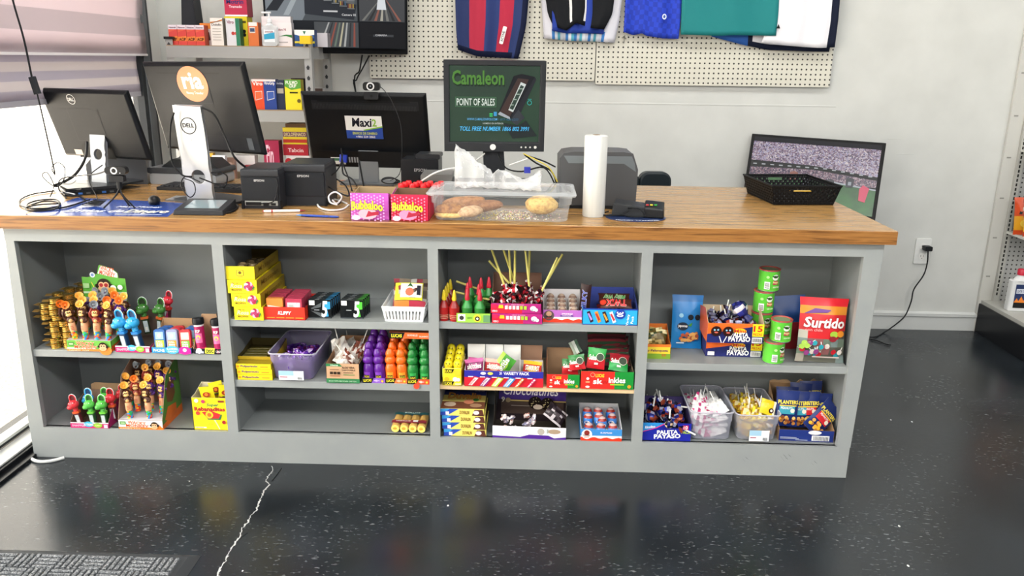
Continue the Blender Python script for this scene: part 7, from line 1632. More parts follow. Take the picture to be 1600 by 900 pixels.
# hanging clothes: left/right edge and hem given as points
def cloth(name, label, cat, L, R, hem, paint, y=YW-.06, ztop=2.12, folds=5, amp=.012, nu=26, nv=22, over=None, seed=1, parent=None, thick=.004):
    rr = random.Random(seed); ph = [rr.uniform(0, 6) for _ in range(4)]
    P = lambda u, v: at(u, v, y=y)
    Lp = [P(*q) for q in L]; Rp = [P(*q) for q in R]; Hp = [P(*q) for q in hem]
    def ev(pts, t, key='z'):
        # value of x at height, extended upward straight
        zs = [q.z for q in pts]
        z_ = zs[-1]+(ztop-zs[-1])*t
        if z_ >= zs[0]: return pts[0].x
        for a0, b0 in zip(pts, pts[1:]):
            if b0.z <= z_ <= a0.z: f = (a0.z-z_)/max(1e-6, a0.z-b0.z); return a0.x+(b0.x-a0.x)*f
        return pts[-1].x
    def hz(u):
        x = Hp[0].x+(Hp[-1].x-Hp[0].x)*u
        for a0, b0 in zip(Hp, Hp[1:]):
            if a0.x <= x <= b0.x+1e-6: return a0.z+(b0.z-a0.z)*(x-a0.x)/max(1e-6, b0.x-a0.x)
        return Hp[-1].z
    mb = MB(); vs = []
    for j in range(nv+1):
        t = j/nv
        for i in range(nu+1):
            u = i/nu; xl, xr = ev(Lp, t), ev(Rp, t); h0 = hz(u); z_ = h0+(ztop-h0)*t
            yy_ = y+amp*(math.sin(u*folds*2*PI+ph[0]+t*1.2)*.6+math.sin(u*folds*3.7+ph[1]-t*2)*.4)*(1-.4*t)
            vs.append((xl+(xr-xl)*u, yy_, z_))
    for j in range(nv):
        for i in range(nu):
            q = [j*(nu+1)+i, j*(nu+1)+i+1, (j+1)*(nu+1)+i+1, (j+1)*(nu+1)+i]
            mb.add([vs[k] for k in q], [(0, 1, 2, 3)], c(paint((i+.5)/nu, (vs[q[0]][2]+vs[q[2]][2])/2, (j+.5)/nv), .75), True)
    if over: mb.py = y-amp-.003; over(mb)
    o = mb.build(name, parent, solid=thick)
    if not parent: tag(o, label, cat)
    return o
zat = lambda v: at(800, v, y=1.73).z
def barca(u, z_, t):
    if t < .05 and u < .88: return '141b38'
    for a_, b_, col in ((.0, .19, '1c2c5c'), (.19, .42, 'b02440'), (.42, .60, '22356e'), (.60, .80, 'b32240'), (.80, .93, '1f3266'), (.93, 1.01, '151c38')):
        if a_ <= u < b_: return col
    return '151c38'
def bo(mb):
    p = at(786, 55, y=mb.py); mb.W = None; mb.txt('STORE', p.x-.03, p.z-.008, p.x+.03, p.z+.008, '1a1a1a', .04, ang=1.3)
s1 = cloth('striped_jersey', 'navy and red striped football jersey hanging on the left pegboard', 'jersey', [(711, -20), (713, 40), (716, 70)], [(827, -20), (822, 30), (810, 78)], [(716, 78), (745, 88), (775, 90), (808, 92)], barca, folds=4, seed=2)
lbp = MB(); p = at(786, 55, y=1.70); lbp.T = TR(p.x, p.y, p.z, 0, 1.32-PI/2+PI/2-.0) if False else Mx.Translation(p) @ Mx.Rotation(-1.32, 4, 'Y'); lbp.rbox(-.045, -.001, -.010, .045, .001, .010, c('f0f0ee'), .005, 3, 'y'); lbp.py = -.0012; lbp.txt('ACTIVE', -.032, -.006, .02, .006, '1c1c1c', .04); lbp.build('woven_label').parent = s1
s2 = cloth('white_jersey', 'white jersey with blue patterned hem hanging behind the black jersey', 'jersey', [(845, -20), (848, 30), (850, 58)], [(974, -20), (968, 30), (960, 66)], [(850, 60), (890, 64), (930, 65), (960, 67)], lambda u, z_, t: ('5ab0c8', '3a7ac0', 'd8e0e8', 'c8ccd8')[int(u*40) % 4] if .02 < t < .07 and .12 < u < .85 else 'd4d5de', y=YW-.05, folds=4, seed=3)
s3 = cloth('black_jersey', 'black button-front jersey with white piping in front of the white one', 'jersey', [(850, -20), (856, 20), (864, 38)], [(962, -20), (957, 20), (944, 44)], [(864, 40), (885, 48), (900, 36), (925, 44), (944, 46)], lambda u, z_, t: 'e0e0e0' if (abs(u-.36) < .02 or abs(u-.58) < .02) and t > .03 else '15171b', y=YW-.075, folds=3, seed=4)
s3b = cloth('blue_underlayer', 'deep blue shirt hem showing below the black jersey', 'shirt', [(862, -20), (863, 30), (863, 44)], [(946, -20), (945, 30), (943, 50)], [(863, 48), (885, 52), (910, 52), (943, 53)], lambda u, z_, t: '1c3a9a', y=YW-.062, folds=3, seed=5)
s4 = cloth('blue_shorts', 'bright blue football shorts with a small badge hanging between jerseys', 'shorts', [(978, -20), (976, 20), (974, 48)], [(1066, -20), (1064, 20), (1060, 56)], [(974, 50), (990, 55), (1003, 52), (1010, 56), (1035, 60), (1060, 61)], lambda u, z_, t: ('1f3fc0', '1a35a8')[int((u*14+t*20)) % 2], folds=3, seed=6)
bd2 = MB(); p = at(1038, 26, y=1.70); bd2.T = Mx.Translation(p); bd2.py = -.001; bd2.disc(0, 0, .011, 'c8d4e8', 16, .014); bd2.disc(0, 0, .006, '2a4a9a', 12, .008); bd2.build('badge').parent = s4
s5 = cloth('teal_shirt', 'plain teal shirt hanging in front of the right pegboard', 'shirt', [(1066, -20), (1065, 20), (1064, 53)], [(1218, -20), (1216, 20), (1212, 55)], [(1064, 54), (1120, 56), (1150, 55), (1212, 56)], lambda u, z_, t: '127a7c', y=YW-.085, folds=2.5, amp=.007, seed=7)
s6 = cloth('navy_hemmed_shorts', 'white and navy shorts layered behind the white pair', 'shorts', [(1112, -20), (1112, 30), (1112, 55)], [(1306, -20), (1304, 40), (1296, 80)], [(1112, 57), (1160, 70), (1200, 78), (1250, 80), (1296, 81)], lambda u, z_, t: '2458a8' if u < .3 else ('161c30' if t < .025 or .3 < u < .34 else 'd8d8de'), y=YW-.045, folds=2, amp=.008, seed=8)
s7 = cloth('white_shorts', 'white basketball shorts with navy side stripe at the right end of the row', 'shorts', [(1212, -20), (1206, 30), (1190, 66)], [(1314, -20), (1310, 30), (1305, 70)], [(1190, 66), (1215, 70), (1250, 73), (1280, 75), (1305, 74)], lambda u, z_, t: '161c30' if u > .90 or t < .02 else 'e6e6ec', y=YW-.08, folds=3, amp=.008, seed=9)
bd3 = MB(); p = at(1216, 42, y=1.69); bd3.T = Mx.Translation(p); bd3.py = -.002; bd3.poly([(-.010, -.008), (.010, -.008), (0, .014)], '1a1a1a'); bd3.build('triangle_logo').parent = s7
# surveillance monitor
SM = thing('surveillance_monitor', 'black wall monitor showing four security camera views above the medicine rack', 'monitor', (.825, 1.62, 1.478), .30)
w_, h_ = .715, .43; Ts = TR(0, 0, 0, .12)
a = MB(); a.T = Ts; a.box(-w_/2, 0, 0, w_/2, .035, h_, c('17181a', .3)); a.build('bezel', SM, bevel=.003)
a = MB(); a.T = Ts; a.py = -.0004
def S(x0, z0, x1, z1, m_, e=.5): a.rect(-w_/2+.010+x0*(w_-.02), .028+z0*(h_-.040), -w_/2+.010+x1*(w_-.02), .028+z1*(h_-.040), E(m_, e))
def Pq(pts, m_, e=.5): a.poly([(-w_/2+.010+x*(w_-.02), .028+z*(h_-.040)) for x, z in pts], E(m_, e))
S(0, 0, 1, 1, '22262a', .3); S(0, .34, .645, 1, '50565a'); Pq([(0, .34), (.25, .34), (.45, 1), (0, 1)], '8a9298'); Pq([(.0, .45), (.08, .45), (.30, 1), (.24, 1)], '2a2e32'); Pq([(.12, .40), (.16, .40), (.34, 1), (.31, 1)], 'b8c0c4')
Pq([(.26, .60), (.62, .42), (.64, .95), (.34, 1)], '6a6e70'); Pq([(.27, .42), (.62, .36), (.64, .55), (.27, .62)], '30343a')
rr = random.Random(9)
for i in range(6):
    for j in range(3):
        x, z_ = .30+i*.055, .66+j*.10-i*.03
        for q in range(4): S(x+q*.011, z_, x+.009+q*.011, z_+.05, rr.choice(['8a4a3a', 'a8a898', '4a6a8a', 'c8a84a', '5a3a5a', '9a9a9a', '2a3a3a']), .4)
        S(x-.004, z_-.012, x+.048, z_-.004, 'a0a4a6', .4)
S(.40, .455, .50, .475, 'd8d8d8', .6); S(.655, .67, .985, 1, '3a3e42'); Pq([(.72, .70), (.80, .70), (.95, 1), (.86, 1)], 'a8aaa8'); Pq([(.84, .70), (.88, .70), (1, .88), (1, .96)], '8a8ab0'); S(.655, .35, .985, .66, '4a4c4e')
for k in range(7): Pq([(.67+k*.045, .36), (.69+k*.045, .36), (.805+k*.008, .62), (.80+k*.008, .62)], ('8a8a84', '3a3a3a', 'a86a5a', 'c8c4b4')[k % 4], .45)
Pq([(.78, .50), (.85, .50), (.84, .64), (.79, .64)], 'e0e4e8', .7)
S(.33, .02, .645, .335, '54585a', .4)
for k in range(8): Pq([(.36+k*.035, .03), (.375+k*.035, .03), (.44+k*.026, .33), (.43+k*.026, .33)], ('c8c8c4', '3a3a3c', 'a85a4a', '7a8a7a', 'd8d0b0')[k % 5], .45)
S(.655, .02, .985, .34, '1c1e20', .2); S(.75, .16, .90, .19, '4a4e52', .3); a.txt('CAMARA', .185, .095, .245, .104, E('c8c8c8', .7), .02); a.txt('Camera 02', .02, .19, .09, .20, E('e0e0e0', .8), .02)
a.build('screen', SM)
a = MB(); a.T = TR(0, .04, .1); a.box(-.05, 0, 0, .05, .10, .08, BK2); a.build('wall_bracket', SM)
for k, pts in enumerate((((566, 86, 1.68), (562, 110, 1.72), (556, 145, 1.74)), ((577, 87, 1.68), (566, 108, 1.72), (557, 125, 1.74), (556, 146, 1.74)))):
    mb = MB(); mb.tube([at(u, v, y=y) for u, v, y in pts]+[V((1.03, 1.72, .6))], .004, BK2, 6); tag(mb.build('power_cable'), ('straight', 'curving')[k]+' black cable hanging from the surveillance monitor', 'cable')
# steel rack
RK = thing('steel_rack', 'grey slotted steel shelving rack of medicine boxes behind the left monitors', 'rack', (0, 0, 0))
RG = c('8b8d8d', .4, .3); RG2 = c('a4a5a3', .4, .2); BRD = c('9a8468', .7)
for (x, y) in ((.045, 1.35), (.72, 1.35), (.045, 1.70), (.72, 1.70)):
    mb = MB(); sg_ = 1 if x < .4 else -1
    topz = 1.535
    mb.box(x, y-.001, 0, x+.036, y+.001, topz, RG2); mb.box(x if sg_ > 0 else x+.034, y, 0, x+.002 if sg_ > 0 else x+.036, y+.034, topz, RG2)
    for k in range(26): mb.prism([(x+.012, .25+k*.05), (x+.022, .25+k*.05), (x+.025, .262+k*.05), (x+.017, .272+k*.05), (x+.009, .262+k*.05)], y-.0025, y-.0012, c('3a3c3e'))
    mb.build('upright', RK)
    cpm = MB(); cpm.box(x-.004, y-.006, topz, x+.040, y+.036, topz+.012, c('202224', .5)); cpm.build('post_cap', RK)
yc = MB(); yc.rbox(.706, 1.33, 1.520, .762, 1.372, 1.558, c('e8c020', .4), .008, 3, 'z'); yc.build('yellow_cap', RK)
for zt_ in (1.508, 1.206, .849):
    mb = MB(); mb.box(.05, 1.343, zt_-.058, .75, 1.347, zt_-.004, RG2); mb.box(.05, 1.706, zt_-.058, .75, 1.71, zt_-.004, RG2); mb.box(.747, 1.35, zt_-.058, .751, 1.70, zt_-.004, RG2); mb.box(.049, 1.35, zt_-.058, .052, 1.70, zt_-.004, RG2); mb.build('shelf_beam', RK)
    mb = MB(); mb.box(.05, 1.345, zt_-.012, .75, 1.71, zt_, BRD); mb.build('shelf_board', RK)
def medbox(label, uL, uR, vb, vt_, y, z, d, co, pr=None, side=None, top=None, rot=0, name='medicine_box'):
    a0, b0 = at(uL, vb, y=y), at(uR, vb, y=y); hq_ = at(uL, vt_, y=y).z-at(uL, vb, y=y).z
    mb = MB(); w = b0.x-a0.x; mb.box(0, 0, 0, w, d, hq_, c(co))
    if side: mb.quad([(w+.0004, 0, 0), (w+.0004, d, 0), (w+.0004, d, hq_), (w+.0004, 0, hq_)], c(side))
    if pr: pr(mb, w, hq_)
    o = tag(mb.build(name), label, 'medicine box'); o.location = (a0.x, y, z); o.rotation_euler = (0, 0, rot); return o
Z1_, Z2_, Z3_ = 1.5085, 1.2065, .8495
def redp(mb, w, h):
    mb.rect(0, h*.78, w, h, 'e8dce4'); mb.poly([(0, 0), (w, 0), (w, h*.78), (w*.5, h*.70), (0, h*.62)], 'd84a44'); mb.poly([(0, h*.2), (w, h*.2), (w, h*.45), (0, h*.4)], 'e8843a'); mb.txt('ACIP', w*.15, h*.22, w*.9, h*.36, '2a1a18', .06); mb.txt('Histamax', w*.1, h*.84, w*.9, h*.92, '5a2a3a', .03)
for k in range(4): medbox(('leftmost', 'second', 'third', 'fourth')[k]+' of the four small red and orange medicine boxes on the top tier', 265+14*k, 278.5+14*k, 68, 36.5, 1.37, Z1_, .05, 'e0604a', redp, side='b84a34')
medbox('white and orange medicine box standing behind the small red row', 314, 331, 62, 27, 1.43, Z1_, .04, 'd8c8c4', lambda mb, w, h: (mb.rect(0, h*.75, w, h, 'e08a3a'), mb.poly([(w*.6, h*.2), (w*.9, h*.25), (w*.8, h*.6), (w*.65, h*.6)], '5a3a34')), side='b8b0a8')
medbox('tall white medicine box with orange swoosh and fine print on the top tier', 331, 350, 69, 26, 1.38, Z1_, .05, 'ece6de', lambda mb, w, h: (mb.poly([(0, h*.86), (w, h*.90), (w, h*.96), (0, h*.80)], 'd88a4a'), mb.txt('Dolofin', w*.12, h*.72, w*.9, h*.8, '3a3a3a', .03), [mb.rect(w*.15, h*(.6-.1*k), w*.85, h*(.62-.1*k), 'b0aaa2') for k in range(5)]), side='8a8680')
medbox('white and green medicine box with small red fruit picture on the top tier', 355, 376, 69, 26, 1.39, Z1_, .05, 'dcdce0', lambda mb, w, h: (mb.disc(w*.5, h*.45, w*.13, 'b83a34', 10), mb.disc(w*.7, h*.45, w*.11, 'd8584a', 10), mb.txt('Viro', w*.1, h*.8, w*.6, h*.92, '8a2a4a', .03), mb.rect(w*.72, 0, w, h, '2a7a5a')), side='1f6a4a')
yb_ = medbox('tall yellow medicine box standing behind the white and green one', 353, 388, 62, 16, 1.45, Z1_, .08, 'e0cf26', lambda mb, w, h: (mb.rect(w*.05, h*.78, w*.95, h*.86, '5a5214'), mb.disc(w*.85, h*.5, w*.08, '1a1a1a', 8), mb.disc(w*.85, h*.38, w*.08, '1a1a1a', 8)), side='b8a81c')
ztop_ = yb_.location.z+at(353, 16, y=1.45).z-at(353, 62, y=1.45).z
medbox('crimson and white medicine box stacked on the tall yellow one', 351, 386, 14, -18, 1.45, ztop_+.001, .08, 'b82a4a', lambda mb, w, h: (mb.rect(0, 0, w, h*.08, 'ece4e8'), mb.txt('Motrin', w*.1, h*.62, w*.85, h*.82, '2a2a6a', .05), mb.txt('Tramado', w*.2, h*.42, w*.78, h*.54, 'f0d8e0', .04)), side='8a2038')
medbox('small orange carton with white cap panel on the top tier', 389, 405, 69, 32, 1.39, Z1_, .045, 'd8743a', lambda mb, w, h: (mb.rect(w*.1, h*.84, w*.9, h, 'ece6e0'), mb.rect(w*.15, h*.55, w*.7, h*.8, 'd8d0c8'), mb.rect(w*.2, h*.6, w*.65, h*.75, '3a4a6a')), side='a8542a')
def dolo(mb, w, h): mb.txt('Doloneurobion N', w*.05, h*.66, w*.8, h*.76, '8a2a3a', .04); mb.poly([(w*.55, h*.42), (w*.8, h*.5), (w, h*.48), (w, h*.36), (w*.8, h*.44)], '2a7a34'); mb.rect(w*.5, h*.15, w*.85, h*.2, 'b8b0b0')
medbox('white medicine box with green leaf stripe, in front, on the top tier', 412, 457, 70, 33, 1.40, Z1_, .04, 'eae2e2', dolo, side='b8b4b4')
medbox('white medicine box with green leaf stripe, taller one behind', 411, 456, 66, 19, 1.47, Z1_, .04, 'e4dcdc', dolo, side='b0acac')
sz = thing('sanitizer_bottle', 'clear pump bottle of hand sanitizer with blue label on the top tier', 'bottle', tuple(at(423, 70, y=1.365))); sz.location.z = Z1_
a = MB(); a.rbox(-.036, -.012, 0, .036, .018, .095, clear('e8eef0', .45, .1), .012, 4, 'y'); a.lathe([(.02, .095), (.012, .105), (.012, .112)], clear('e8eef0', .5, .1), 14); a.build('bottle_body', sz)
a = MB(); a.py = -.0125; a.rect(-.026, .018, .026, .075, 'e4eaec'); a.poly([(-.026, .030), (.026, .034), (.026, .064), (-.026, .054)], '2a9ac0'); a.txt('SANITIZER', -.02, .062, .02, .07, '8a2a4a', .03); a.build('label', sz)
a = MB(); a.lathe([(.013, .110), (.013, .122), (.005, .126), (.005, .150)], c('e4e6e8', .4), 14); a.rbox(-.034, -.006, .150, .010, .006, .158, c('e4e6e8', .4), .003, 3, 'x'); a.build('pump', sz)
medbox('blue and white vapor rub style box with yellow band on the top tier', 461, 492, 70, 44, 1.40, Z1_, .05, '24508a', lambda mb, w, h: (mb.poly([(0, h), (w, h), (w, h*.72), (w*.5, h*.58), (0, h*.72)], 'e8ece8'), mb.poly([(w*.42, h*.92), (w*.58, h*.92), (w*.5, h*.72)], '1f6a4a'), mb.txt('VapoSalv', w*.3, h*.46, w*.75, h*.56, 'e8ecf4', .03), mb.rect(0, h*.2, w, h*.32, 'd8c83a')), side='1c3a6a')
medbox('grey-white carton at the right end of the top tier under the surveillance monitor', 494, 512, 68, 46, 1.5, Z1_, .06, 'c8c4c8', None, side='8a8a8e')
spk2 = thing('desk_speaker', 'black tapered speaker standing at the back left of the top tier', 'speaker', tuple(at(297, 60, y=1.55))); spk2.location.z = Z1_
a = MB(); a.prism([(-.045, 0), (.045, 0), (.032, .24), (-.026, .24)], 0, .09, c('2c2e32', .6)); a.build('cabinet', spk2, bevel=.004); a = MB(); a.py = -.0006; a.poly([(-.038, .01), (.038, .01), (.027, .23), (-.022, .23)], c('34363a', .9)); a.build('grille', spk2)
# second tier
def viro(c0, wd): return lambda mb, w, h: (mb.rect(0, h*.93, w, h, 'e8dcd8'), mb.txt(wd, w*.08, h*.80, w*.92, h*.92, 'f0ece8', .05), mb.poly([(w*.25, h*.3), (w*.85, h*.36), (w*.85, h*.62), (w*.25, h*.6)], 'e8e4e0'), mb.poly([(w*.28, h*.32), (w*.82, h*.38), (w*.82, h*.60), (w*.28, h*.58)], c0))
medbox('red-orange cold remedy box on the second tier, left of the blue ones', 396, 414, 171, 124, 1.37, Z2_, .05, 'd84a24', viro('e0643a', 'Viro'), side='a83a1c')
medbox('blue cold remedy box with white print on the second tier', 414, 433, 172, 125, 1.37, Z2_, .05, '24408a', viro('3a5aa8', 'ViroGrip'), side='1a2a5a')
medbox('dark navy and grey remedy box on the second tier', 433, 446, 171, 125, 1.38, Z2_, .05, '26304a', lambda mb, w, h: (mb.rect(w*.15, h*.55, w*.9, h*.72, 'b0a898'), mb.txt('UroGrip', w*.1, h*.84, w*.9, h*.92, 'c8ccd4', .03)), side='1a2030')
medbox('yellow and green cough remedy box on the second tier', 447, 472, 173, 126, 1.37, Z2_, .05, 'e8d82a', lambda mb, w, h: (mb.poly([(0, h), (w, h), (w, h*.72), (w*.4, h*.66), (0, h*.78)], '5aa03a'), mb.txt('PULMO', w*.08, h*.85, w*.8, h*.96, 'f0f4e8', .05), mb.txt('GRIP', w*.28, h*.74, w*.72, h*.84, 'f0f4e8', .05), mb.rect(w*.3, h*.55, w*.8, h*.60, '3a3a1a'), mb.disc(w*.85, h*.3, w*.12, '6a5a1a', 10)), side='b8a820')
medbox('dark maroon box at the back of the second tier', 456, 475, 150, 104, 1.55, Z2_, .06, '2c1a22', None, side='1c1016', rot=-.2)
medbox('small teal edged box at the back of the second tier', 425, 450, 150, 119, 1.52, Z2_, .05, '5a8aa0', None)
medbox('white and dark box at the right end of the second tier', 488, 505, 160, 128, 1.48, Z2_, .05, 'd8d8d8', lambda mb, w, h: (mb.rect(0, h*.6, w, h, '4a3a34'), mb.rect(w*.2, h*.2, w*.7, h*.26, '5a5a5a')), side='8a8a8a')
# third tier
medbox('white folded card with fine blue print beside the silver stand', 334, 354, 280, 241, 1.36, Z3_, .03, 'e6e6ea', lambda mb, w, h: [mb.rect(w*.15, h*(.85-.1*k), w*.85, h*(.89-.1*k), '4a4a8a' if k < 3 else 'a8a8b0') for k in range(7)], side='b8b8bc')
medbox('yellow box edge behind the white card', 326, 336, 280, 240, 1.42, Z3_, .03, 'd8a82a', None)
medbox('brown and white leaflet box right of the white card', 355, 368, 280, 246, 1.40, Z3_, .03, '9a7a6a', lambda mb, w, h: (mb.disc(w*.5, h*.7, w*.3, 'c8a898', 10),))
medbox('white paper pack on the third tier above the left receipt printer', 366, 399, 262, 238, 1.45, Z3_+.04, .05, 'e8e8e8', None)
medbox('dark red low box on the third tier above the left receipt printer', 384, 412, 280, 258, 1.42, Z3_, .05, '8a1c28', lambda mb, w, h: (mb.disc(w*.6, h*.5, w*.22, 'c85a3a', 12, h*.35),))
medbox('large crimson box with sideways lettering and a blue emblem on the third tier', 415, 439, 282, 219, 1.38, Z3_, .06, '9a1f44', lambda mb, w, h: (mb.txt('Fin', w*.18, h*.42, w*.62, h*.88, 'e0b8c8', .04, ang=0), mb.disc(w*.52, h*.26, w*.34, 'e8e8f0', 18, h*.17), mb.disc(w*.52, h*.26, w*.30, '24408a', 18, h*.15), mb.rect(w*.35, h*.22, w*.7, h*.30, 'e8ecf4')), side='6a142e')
zz_ = Z3_
def stackbox(label, uL, uR, v0, v1, co, pr):
    global zz_
    o = medbox(label, uL, uR, v0, v1, 1.40, zz_, .09, co, pr, side='6a5a1a' if co[0] in 'de' else '5a1420'); zz_ += at(uL, v1, y=1.40).z-at(uL, v0, y=1.40).z+.001
stackbox('white jar-shaped carton at the bottom of the stack on the third tier', 450, 486, 282, 262, 'dcdcd8', None)
stackbox('white and red box in the stack on the third tier', 448, 486, 262, 243, 'e4dcdc', lambda mb, w, h: (mb.txt('Gelmicin', w*.2, h*.3, w*.92, h*.7, 'b02a3a', .04), mb.disc(w*.1, h*.5, h*.3, 'c02a34', 12)))
stackbox('dark red box in the middle of the stack on the third tier', 443, 482, 243, 226, 'b02030', lambda mb, w, h: (mb.txt('Tabcin', w*.2, h*.3, w*.8, h*.65, 'f0d0d0', .03),))
stackbox('yellow and purple box near the top of the stack on the third tier', 443, 480, 226, 200, 'e0c82a', lambda mb, w, h: (mb.rect(0, h*.45, w, h*.75, '6a3a5a'), mb.txt('DICLOFENACO', w*.05, h*.5, w*.95, h*.7, 'e8d8a0', .03), mb.rect(0, h*.1, w, h*.3, 'b8301f')))
stackbox('brown carton flap on top of the stack on the third tier', 446, 480, 200, 194, '6a4a2a', None)
pkp = MB(); p0 = at(520, 283, y=1.36); pkp.box(0, 0, 0, .36, .2, .01, c('b87a68', .6)); pko = tag(pkp.build('pink_folder'), 'pinkish folder lying behind the middle monitor stand', 'folder'); pko.location = (.86, 1.15, .855)
tbk = thing('back_table', 'low grey side table behind the counter carrying folders and boxes', 'table', (.80, 1.0, 0)); a = MB(); a.rbox(0, 0, .82, .85, .42, .85, c('8a8c8e', .5), .01, 3, 'x'); a.build('tabletop', tbk)
for x, y in ((.02, .02), (.80, .02), (.02, .38), (.80, .38)):
    a = MB(); a.box(x, y, 0, x+.03, y+.03, .82, c('6a6c6e', .5)); a.build('leg', tbk)
# hanging cord with inline switch on the left
cd = thing('hanging_cord', 'black cord with an inline switch box hanging in front of the window blind', 'cord', (0, 0, 0))
a = MB(); yq_ = .36; a.tube([at(8, -60, y=yq_), at(20, 0, y=yq_), at(37, 60, y=yq_), at(50, 122, y=yq_)], .0035, BK2, 6); a.build('cord', cd)
a = MB(); a.tube([at(58, 146, y=yq_), at(66, 180, y=yq_), at(76, 225, y=yq_), at(86, 272, y=.375)], .0028, BK2, 6); a.build('cord', cd)
p0, p1 = at(50, 120, y=yq_), at(59, 147, y=yq_); a = MB(); a.T = Mx.Translation(p0); d = (p1-p0); a.T = Mx.Translation(p0) @ Mx.Rotation(-math.atan2(d.x, -d.z), 4, 'Y'); a.rbox(-.011, -.009, -d.length, .011, .009, 0, c('2a2d31', .5), .003, 3, 'z'); a.build('switch_box', cd)
# outlet and cord
ol_ = thing('wall_outlet', 'white duplex wall outlet low on the back wall with a black plug in it', 'outlet', (3.975, YW, .385))
a = MB(); a.rbox(0, -.008, 0, .085, 0, .145, c('dcdedb', .35), .006, 3, 'y'); a.build('cover_plate', ol_, bevel=.002)
for z_ in (.025, .082):
    a = MB(); a.T = TR(.0425, -.009, z_); a.rbox(-.017, 0, 0, .017, .002, .036, c('e8e8e4', .35), .012, 4, 'y'); a.py = -.0005; a.rect(-.008, .016, -.006, .026, '1a1a1a'); a.rect(.006, .016, .008, .026, '1a1a1a'); a.disc(0, .008, .0025, '1a1a1a', 8); a.build('socket', ol_)
pl2 = thing('extension_cord', 'black power cord running from the wall outlet down to the floor behind the counter', 'cord', (4.03, 1.76, .48))
a = MB(); a.rbox(-.022, -.028, -.012, .018, .010, .014, BK2, .006, 3, 'y'); a.build('plug', pl2)
a = MB(); L0 = V(pl2.location); a.tube([q-L0 for q in (at(1450, 392, y=1.74), at(1449, 410, y=1.745), at(1443, 430, y=1.745), at(1428, 452, y=1.745), at(1424, 470, y=1.74), at(1415, 492, y=1.73), at(1402, 505, y=1.70), at(1382, 519, z=.006), at(1364, 527, z=.006), at(1335, 522, z=.006))], .0038, BK2, 6); a.build('cord', pl2)
gcable('black cord lying on the floor beside the counter end', [at(u, v, z=.005) for u, v in ((1360, 530), (1372, 533), (1385, 538), (1392, 539))], .003)
# television leaning on the wall
TVm = thing('television', 'flat television showing a football stadium, leaning against the back wall behind the counter', 'television', (3.269, 1.525, .70), -.331)
Tt = TR(0, 0, 0, -.333, .031); w_, h_ = .664, .405
a = MB(); a.T = Tt; a.box(-w_/2, 0, 0, w_/2, .03, h_, c('0a0b0c', .4)); a.build('frame', TVm, bevel=.003)
a = MB(); a.T = Tt
def Q(x0, z0, x1, z1, m_): a.k += 1; y = -.0004*a.k; X0, X1 = -w_/2+.016+x0*(w_-.034), -w_/2+.016+x1*(w_-.034); Z0, Z1 = .02+z0*(h_-.034), .02+z1*(h_-.034); a.add([(X0, y, Z0), (X1, y, Z0), (X1, y, Z1), (X0, y, Z1)], [(0, 1, 2, 3)], m_)
def QP(pts, m_): a.k += 1; y = -.0004*a.k; a.add([(-w_/2+.016+x*(w_-.034), y, .02+z*(h_-.034)) for x, z in pts], [tuple(range(len(pts)))], m_)
crowd, _, _ = noisecol('crowd', [(0, '3a3448'), (.3, '7a6478'), (.5, '94808a'), (.7, '8a88a8'), (1, 'c8bcb8')], 190, .25, kind='voronoi', emit=.95)
crowd2, _, _ = noisecol('crowd_dark', [(0, '24263c'), (.4, '5a4a60'), (.7, '80606a'), (1, 'b0a0a8')], 190, .25, kind='voronoi', emit=.8)
grass, _, _ = noisecol('pitch', [(.35, '0f5a1e'), (.65, '227a2a')], 12, .3, emit=.55)
Q(0, 0, 1, 1, E('2a2c30', .3)); QP([(0, .66), (.5, .64), (1, .55), (1, .93), (.6, .98), (0, .98)], crowd); QP([(0, .36), (1, .40), (1, .53), (.5, .60), (0, .58)], crowd2)
QP([(0, .56), (.5, .585), (1, .50), (1, .55), (.5, .64), (0, .65)], E('3c3f3c', .35))
for k in range(14): Q(.02+k*.07, .60-.0*k-(.0 if k < 8 else (k-8)*.012), .05+k*.07, .615-(.0 if k < 8 else (k-8)*.012), E('c8ccd0', .5))
QP([(0, 0), (1, 0), (1, .36), (.45, .46), (0, .40)], grass); QP([(.45, .455), (1, .355), (1, .375), (.45, .475)], E('b8c0c8', .5)); Q(0, .93, 1, .985, E('23252a', .3))
for x, z_, cl in ((.33, .40, 'a86a5a'), (.44, .34, '5a5a6a'), (.62, .33, '3a3e48'), (.77, .37, '3a3e48')): QP([(x, z_), (x+.055, z_), (x+.06, z_+.12), (x+.03, z_+.14), (x-.003, z_+.12)], E(cl, .4)); Q(x+.015, z_+.03, x+.04, z_+.08, E('a8b0b8', .5))
QP([(.88, .20), (.93, .18), (.95, .38), (.90, .42), (.875, .36)], E('e0486a', .6))
a.build('screen', TVm)
tvs = thing('storage_cube', 'plain grey storage cube hidden behind the counter carrying the television', 'stand', (3.02, 1.40, 0)); a = MB(); a.rbox(0, 0, 0, .34, .30, .695, c('6a6c6e', .5), .01, 3, 'x'); a.build('body', tvs); a = MB(); a.py = -.0005; a.rect(.02, .03, .32, .66, '5c5e60'); a.build('door', tvs)
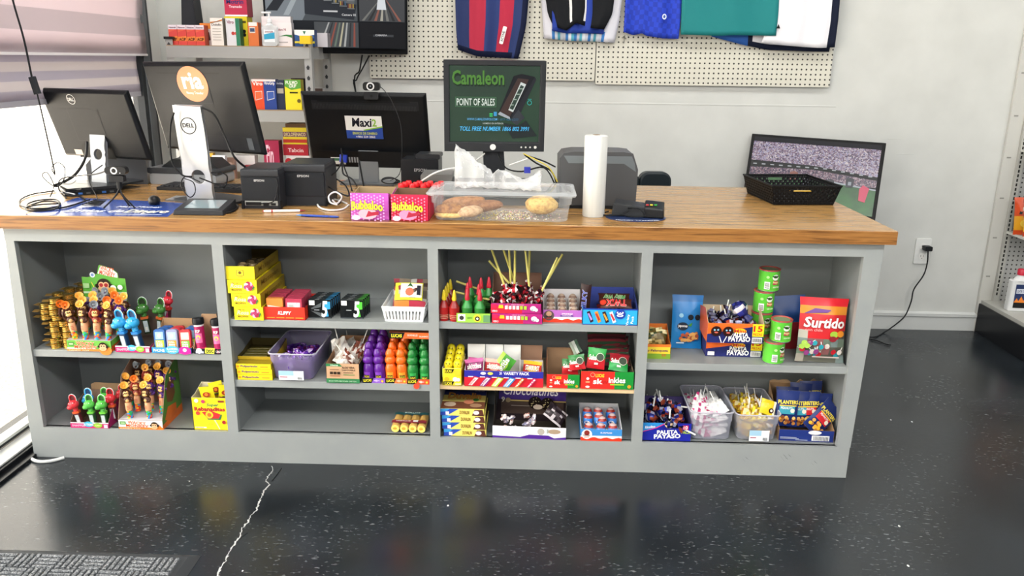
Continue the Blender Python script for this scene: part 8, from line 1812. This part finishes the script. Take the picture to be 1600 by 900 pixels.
# gondola at the right
GO = thing('gondola_shelf', 'light grey store shelving with perforated back and black base at the right edge', 'shelving', (4.37, 1.78, 0))
GW = c('c4c4be', .4); a = MB(); a.box(-.005, -.012, 0, .065, .004, 2.2, GW); 
for k in range(9): a.box(.012, -.0135, .10+k*.22, .034, -.012, .108+k*.22, c('8e8e88'))
a.build('end_upright', GO)
a = MB(); a.box(.066, -.03, .18, .095, .0, 2.2, c('b2b2ac', .4))
for k in range(80): a.box(.074, -.0312, .22+k*.0245, .082, -.0298, .236+k*.0245, c('222220'))
a.build('slotted_post', GO)
PM2 = PM.copy(); PM2.node_tree.nodes['Mix'].inputs['A'].default_value = lin('a3a4a2')
a = MB(); a.box(.096, -.016, .18, 1.6, -.010, 2.2, PM2); a.build('perforated_back', GO)
a = MB(); a.box(.0, -.50, .0, 1.6, .0, .165, c('14161a', .25)); a.build('base_box', GO, bevel=.002); a = MB(); a.box(.01, -.49, .1652, 1.6, -.01, .185, c('b0b0aa', .45)); a.build('base_deck', GO)
a = MB(); a.box(.09, -.502, .0, .094, -.5005, .16, c('b8b8b2', .4)); a.build('price_strip', GO)
for z_ in (.585, 1.03):
    a = MB(); a.box(.07, -.22, z_-.012, 1.6, -.02, z_, c('c8c8c2', .4)); a.box(.07, -.226, z_-.045, 1.6, -.22, z_+.004, c('cfcfc9', .4)); s_ = a.build('shelf', GO)
# chip bags and bottle on it
def chipb(seed, c0, c1):
    return tag(packet(.11, .20, .05, lambda u, v: c0 if v > .48 else (c1 if v > .12 else c0), over=lambda mb, w, h: (mb.poly([(-w*.25, h*.55), (-w*.1, h*.9), (0, h*.9), (-w*.12, h*.55)], '1a1614'), mb.disc(w*.1, h*.3, w*.3, 'e8c040', 12, h*.12), mb.txt('CHIPS', -w*.1, h*.62, w*.42, h*.76, 'f4e8d8', .06)), seed=seed, name='snack_bag'), 'x', 'bag')
q5, q6 = chipb(201, 'c8481c', 'd89a24'), chipb(202, 'b83a1a', 'e0b030')
for k, (pr_, x, y, rz) in enumerate(((q5, 4.475, 1.66, -.6), (q6, 4.50, 1.64, .2), (q5, 4.56, 1.64, -.1), (q6, 4.62, 1.65, .15), (q5, 4.68, 1.66, 0))):
    place(pr_, (x, y-.02, .589), (-.12, .06*(k-2), rz), ('leftmost', 'second', 'third', 'fourth', 'fifth')[k]+' orange and yellow chip bag on the grey store shelf at the right edge')
bt = thing('lighter_fluid_bottle', 'white bottle with red cap and blue label on the base deck of the store shelving', 'bottle', (4.46, 1.58, .1855), -.05)
a = MB(); a.rbox(-.05, -.025, 0, .05, .025, .17, c('d8dada', .35), .012, 4, 'z'); a.lathe([(.034, .17), (.016, .195), (.016, .2)], c('d8dada', .35), 16, o=(0, 0, 0)); a.build('bottle_body', bt, bevel=.004)
a = MB(); a.lathe([(.02, .198), (.02, .226), (.016, .230), (0, .230)], c('c0203a', .35), 16); a.build('cap', bt)
a = MB(); a.py = -.0256; a.rect(-.028, .05, .045, .15, '20305c'); a.rect(-.022, .10, .03, .125, 'dfe4ee'); a.txt('LIGHTER FLUID', -.02, .104, .028, .12, '20305c', .03); a.rect(-.028, .02, .045, .05, '1a1a1a'); a.poly([(-.028, .05), (-.015, .075), (-.005, .058), (.008, .085), (.02, .06), (.032, .08), (.045, .05)], 'e8842a'); a.build('label', bt)
# floor mat with basket-weave ribs
mm = thing('door_mat', 'grey basket-weave entrance mat with rubber edge at the lower left', 'mat', (0, 0, 0))
Rm_ = c('2e3134', .6); a = MB(); x1_, y1_ = .865, -.595
a.add([(-.3, y1_, .001), (x1_, y1_, .001), (x1_, -1.6, .001), (-.3, -1.6, .001), (-.3, y1_-.022, .011), (x1_-.03, y1_-.022, .011), (x1_-.03, -1.6, .011), (-.3, -1.6, .011)], [(0, 1, 5, 4), (1, 2, 6, 5), (4, 5, 6, 7)], Rm_)
a.v = [V((max(q.x, .012), q.y, q.z)) for q in a.v]; a.build('rubber_backing', mm)
carp, _, _ = noisecol('carpet', [(.35, '33373b'), (.5, '606468'), (.65, '94979a')], 220, .95, bump=.6)
a = MB(); cs = .07
for i in range(12):
    for j in range(5):
        x0 = x1_-.045-(i+1)*cs; y0 = y1_-.035-(j+1)*cs
        if x0 < .02: continue
        for k in range(4):
            if (i+j) % 2: a.rbox(x0+.003, y0+.003+k*cs/4, .010, x0+cs-.003, y0+k*cs/4+cs/4-.003, .017, carp, .003, 2, 'x')
            else: a.rbox(x0+.003+k*cs/4, y0+.003, .010, x0+k*cs/4+cs/4-.003, y0+cs-.003, .017, carp, .003, 2, 'y')
a.box(.02, y1_-.035-5*cs, .0105, x1_-.045, y1_-.035, .0115, c('3e4246', .95)); a.build('carpet_ribs', mm)
# white cable at the counter's foot
gcable('white cable looping out from under the left end of the cabinet', [at(u, v, z=.006) for u, v in ((100, 715), (80, 720), (60, 721), (48, 716), (47, 710), (52, 706))], .006, 'd8dad8')
# light switch plate low on the left behind
# ---- label tidy-up: keep every label within sixteen words
for o in bpy.data.objects:
    for k in ('_w', '_d'):
        if k in o.keys(): del o[k]
    if 'label' in o.keys():
        wd = o['label'].split()
        if len(wd) > 16: print('LONG', o.name, o['label'])
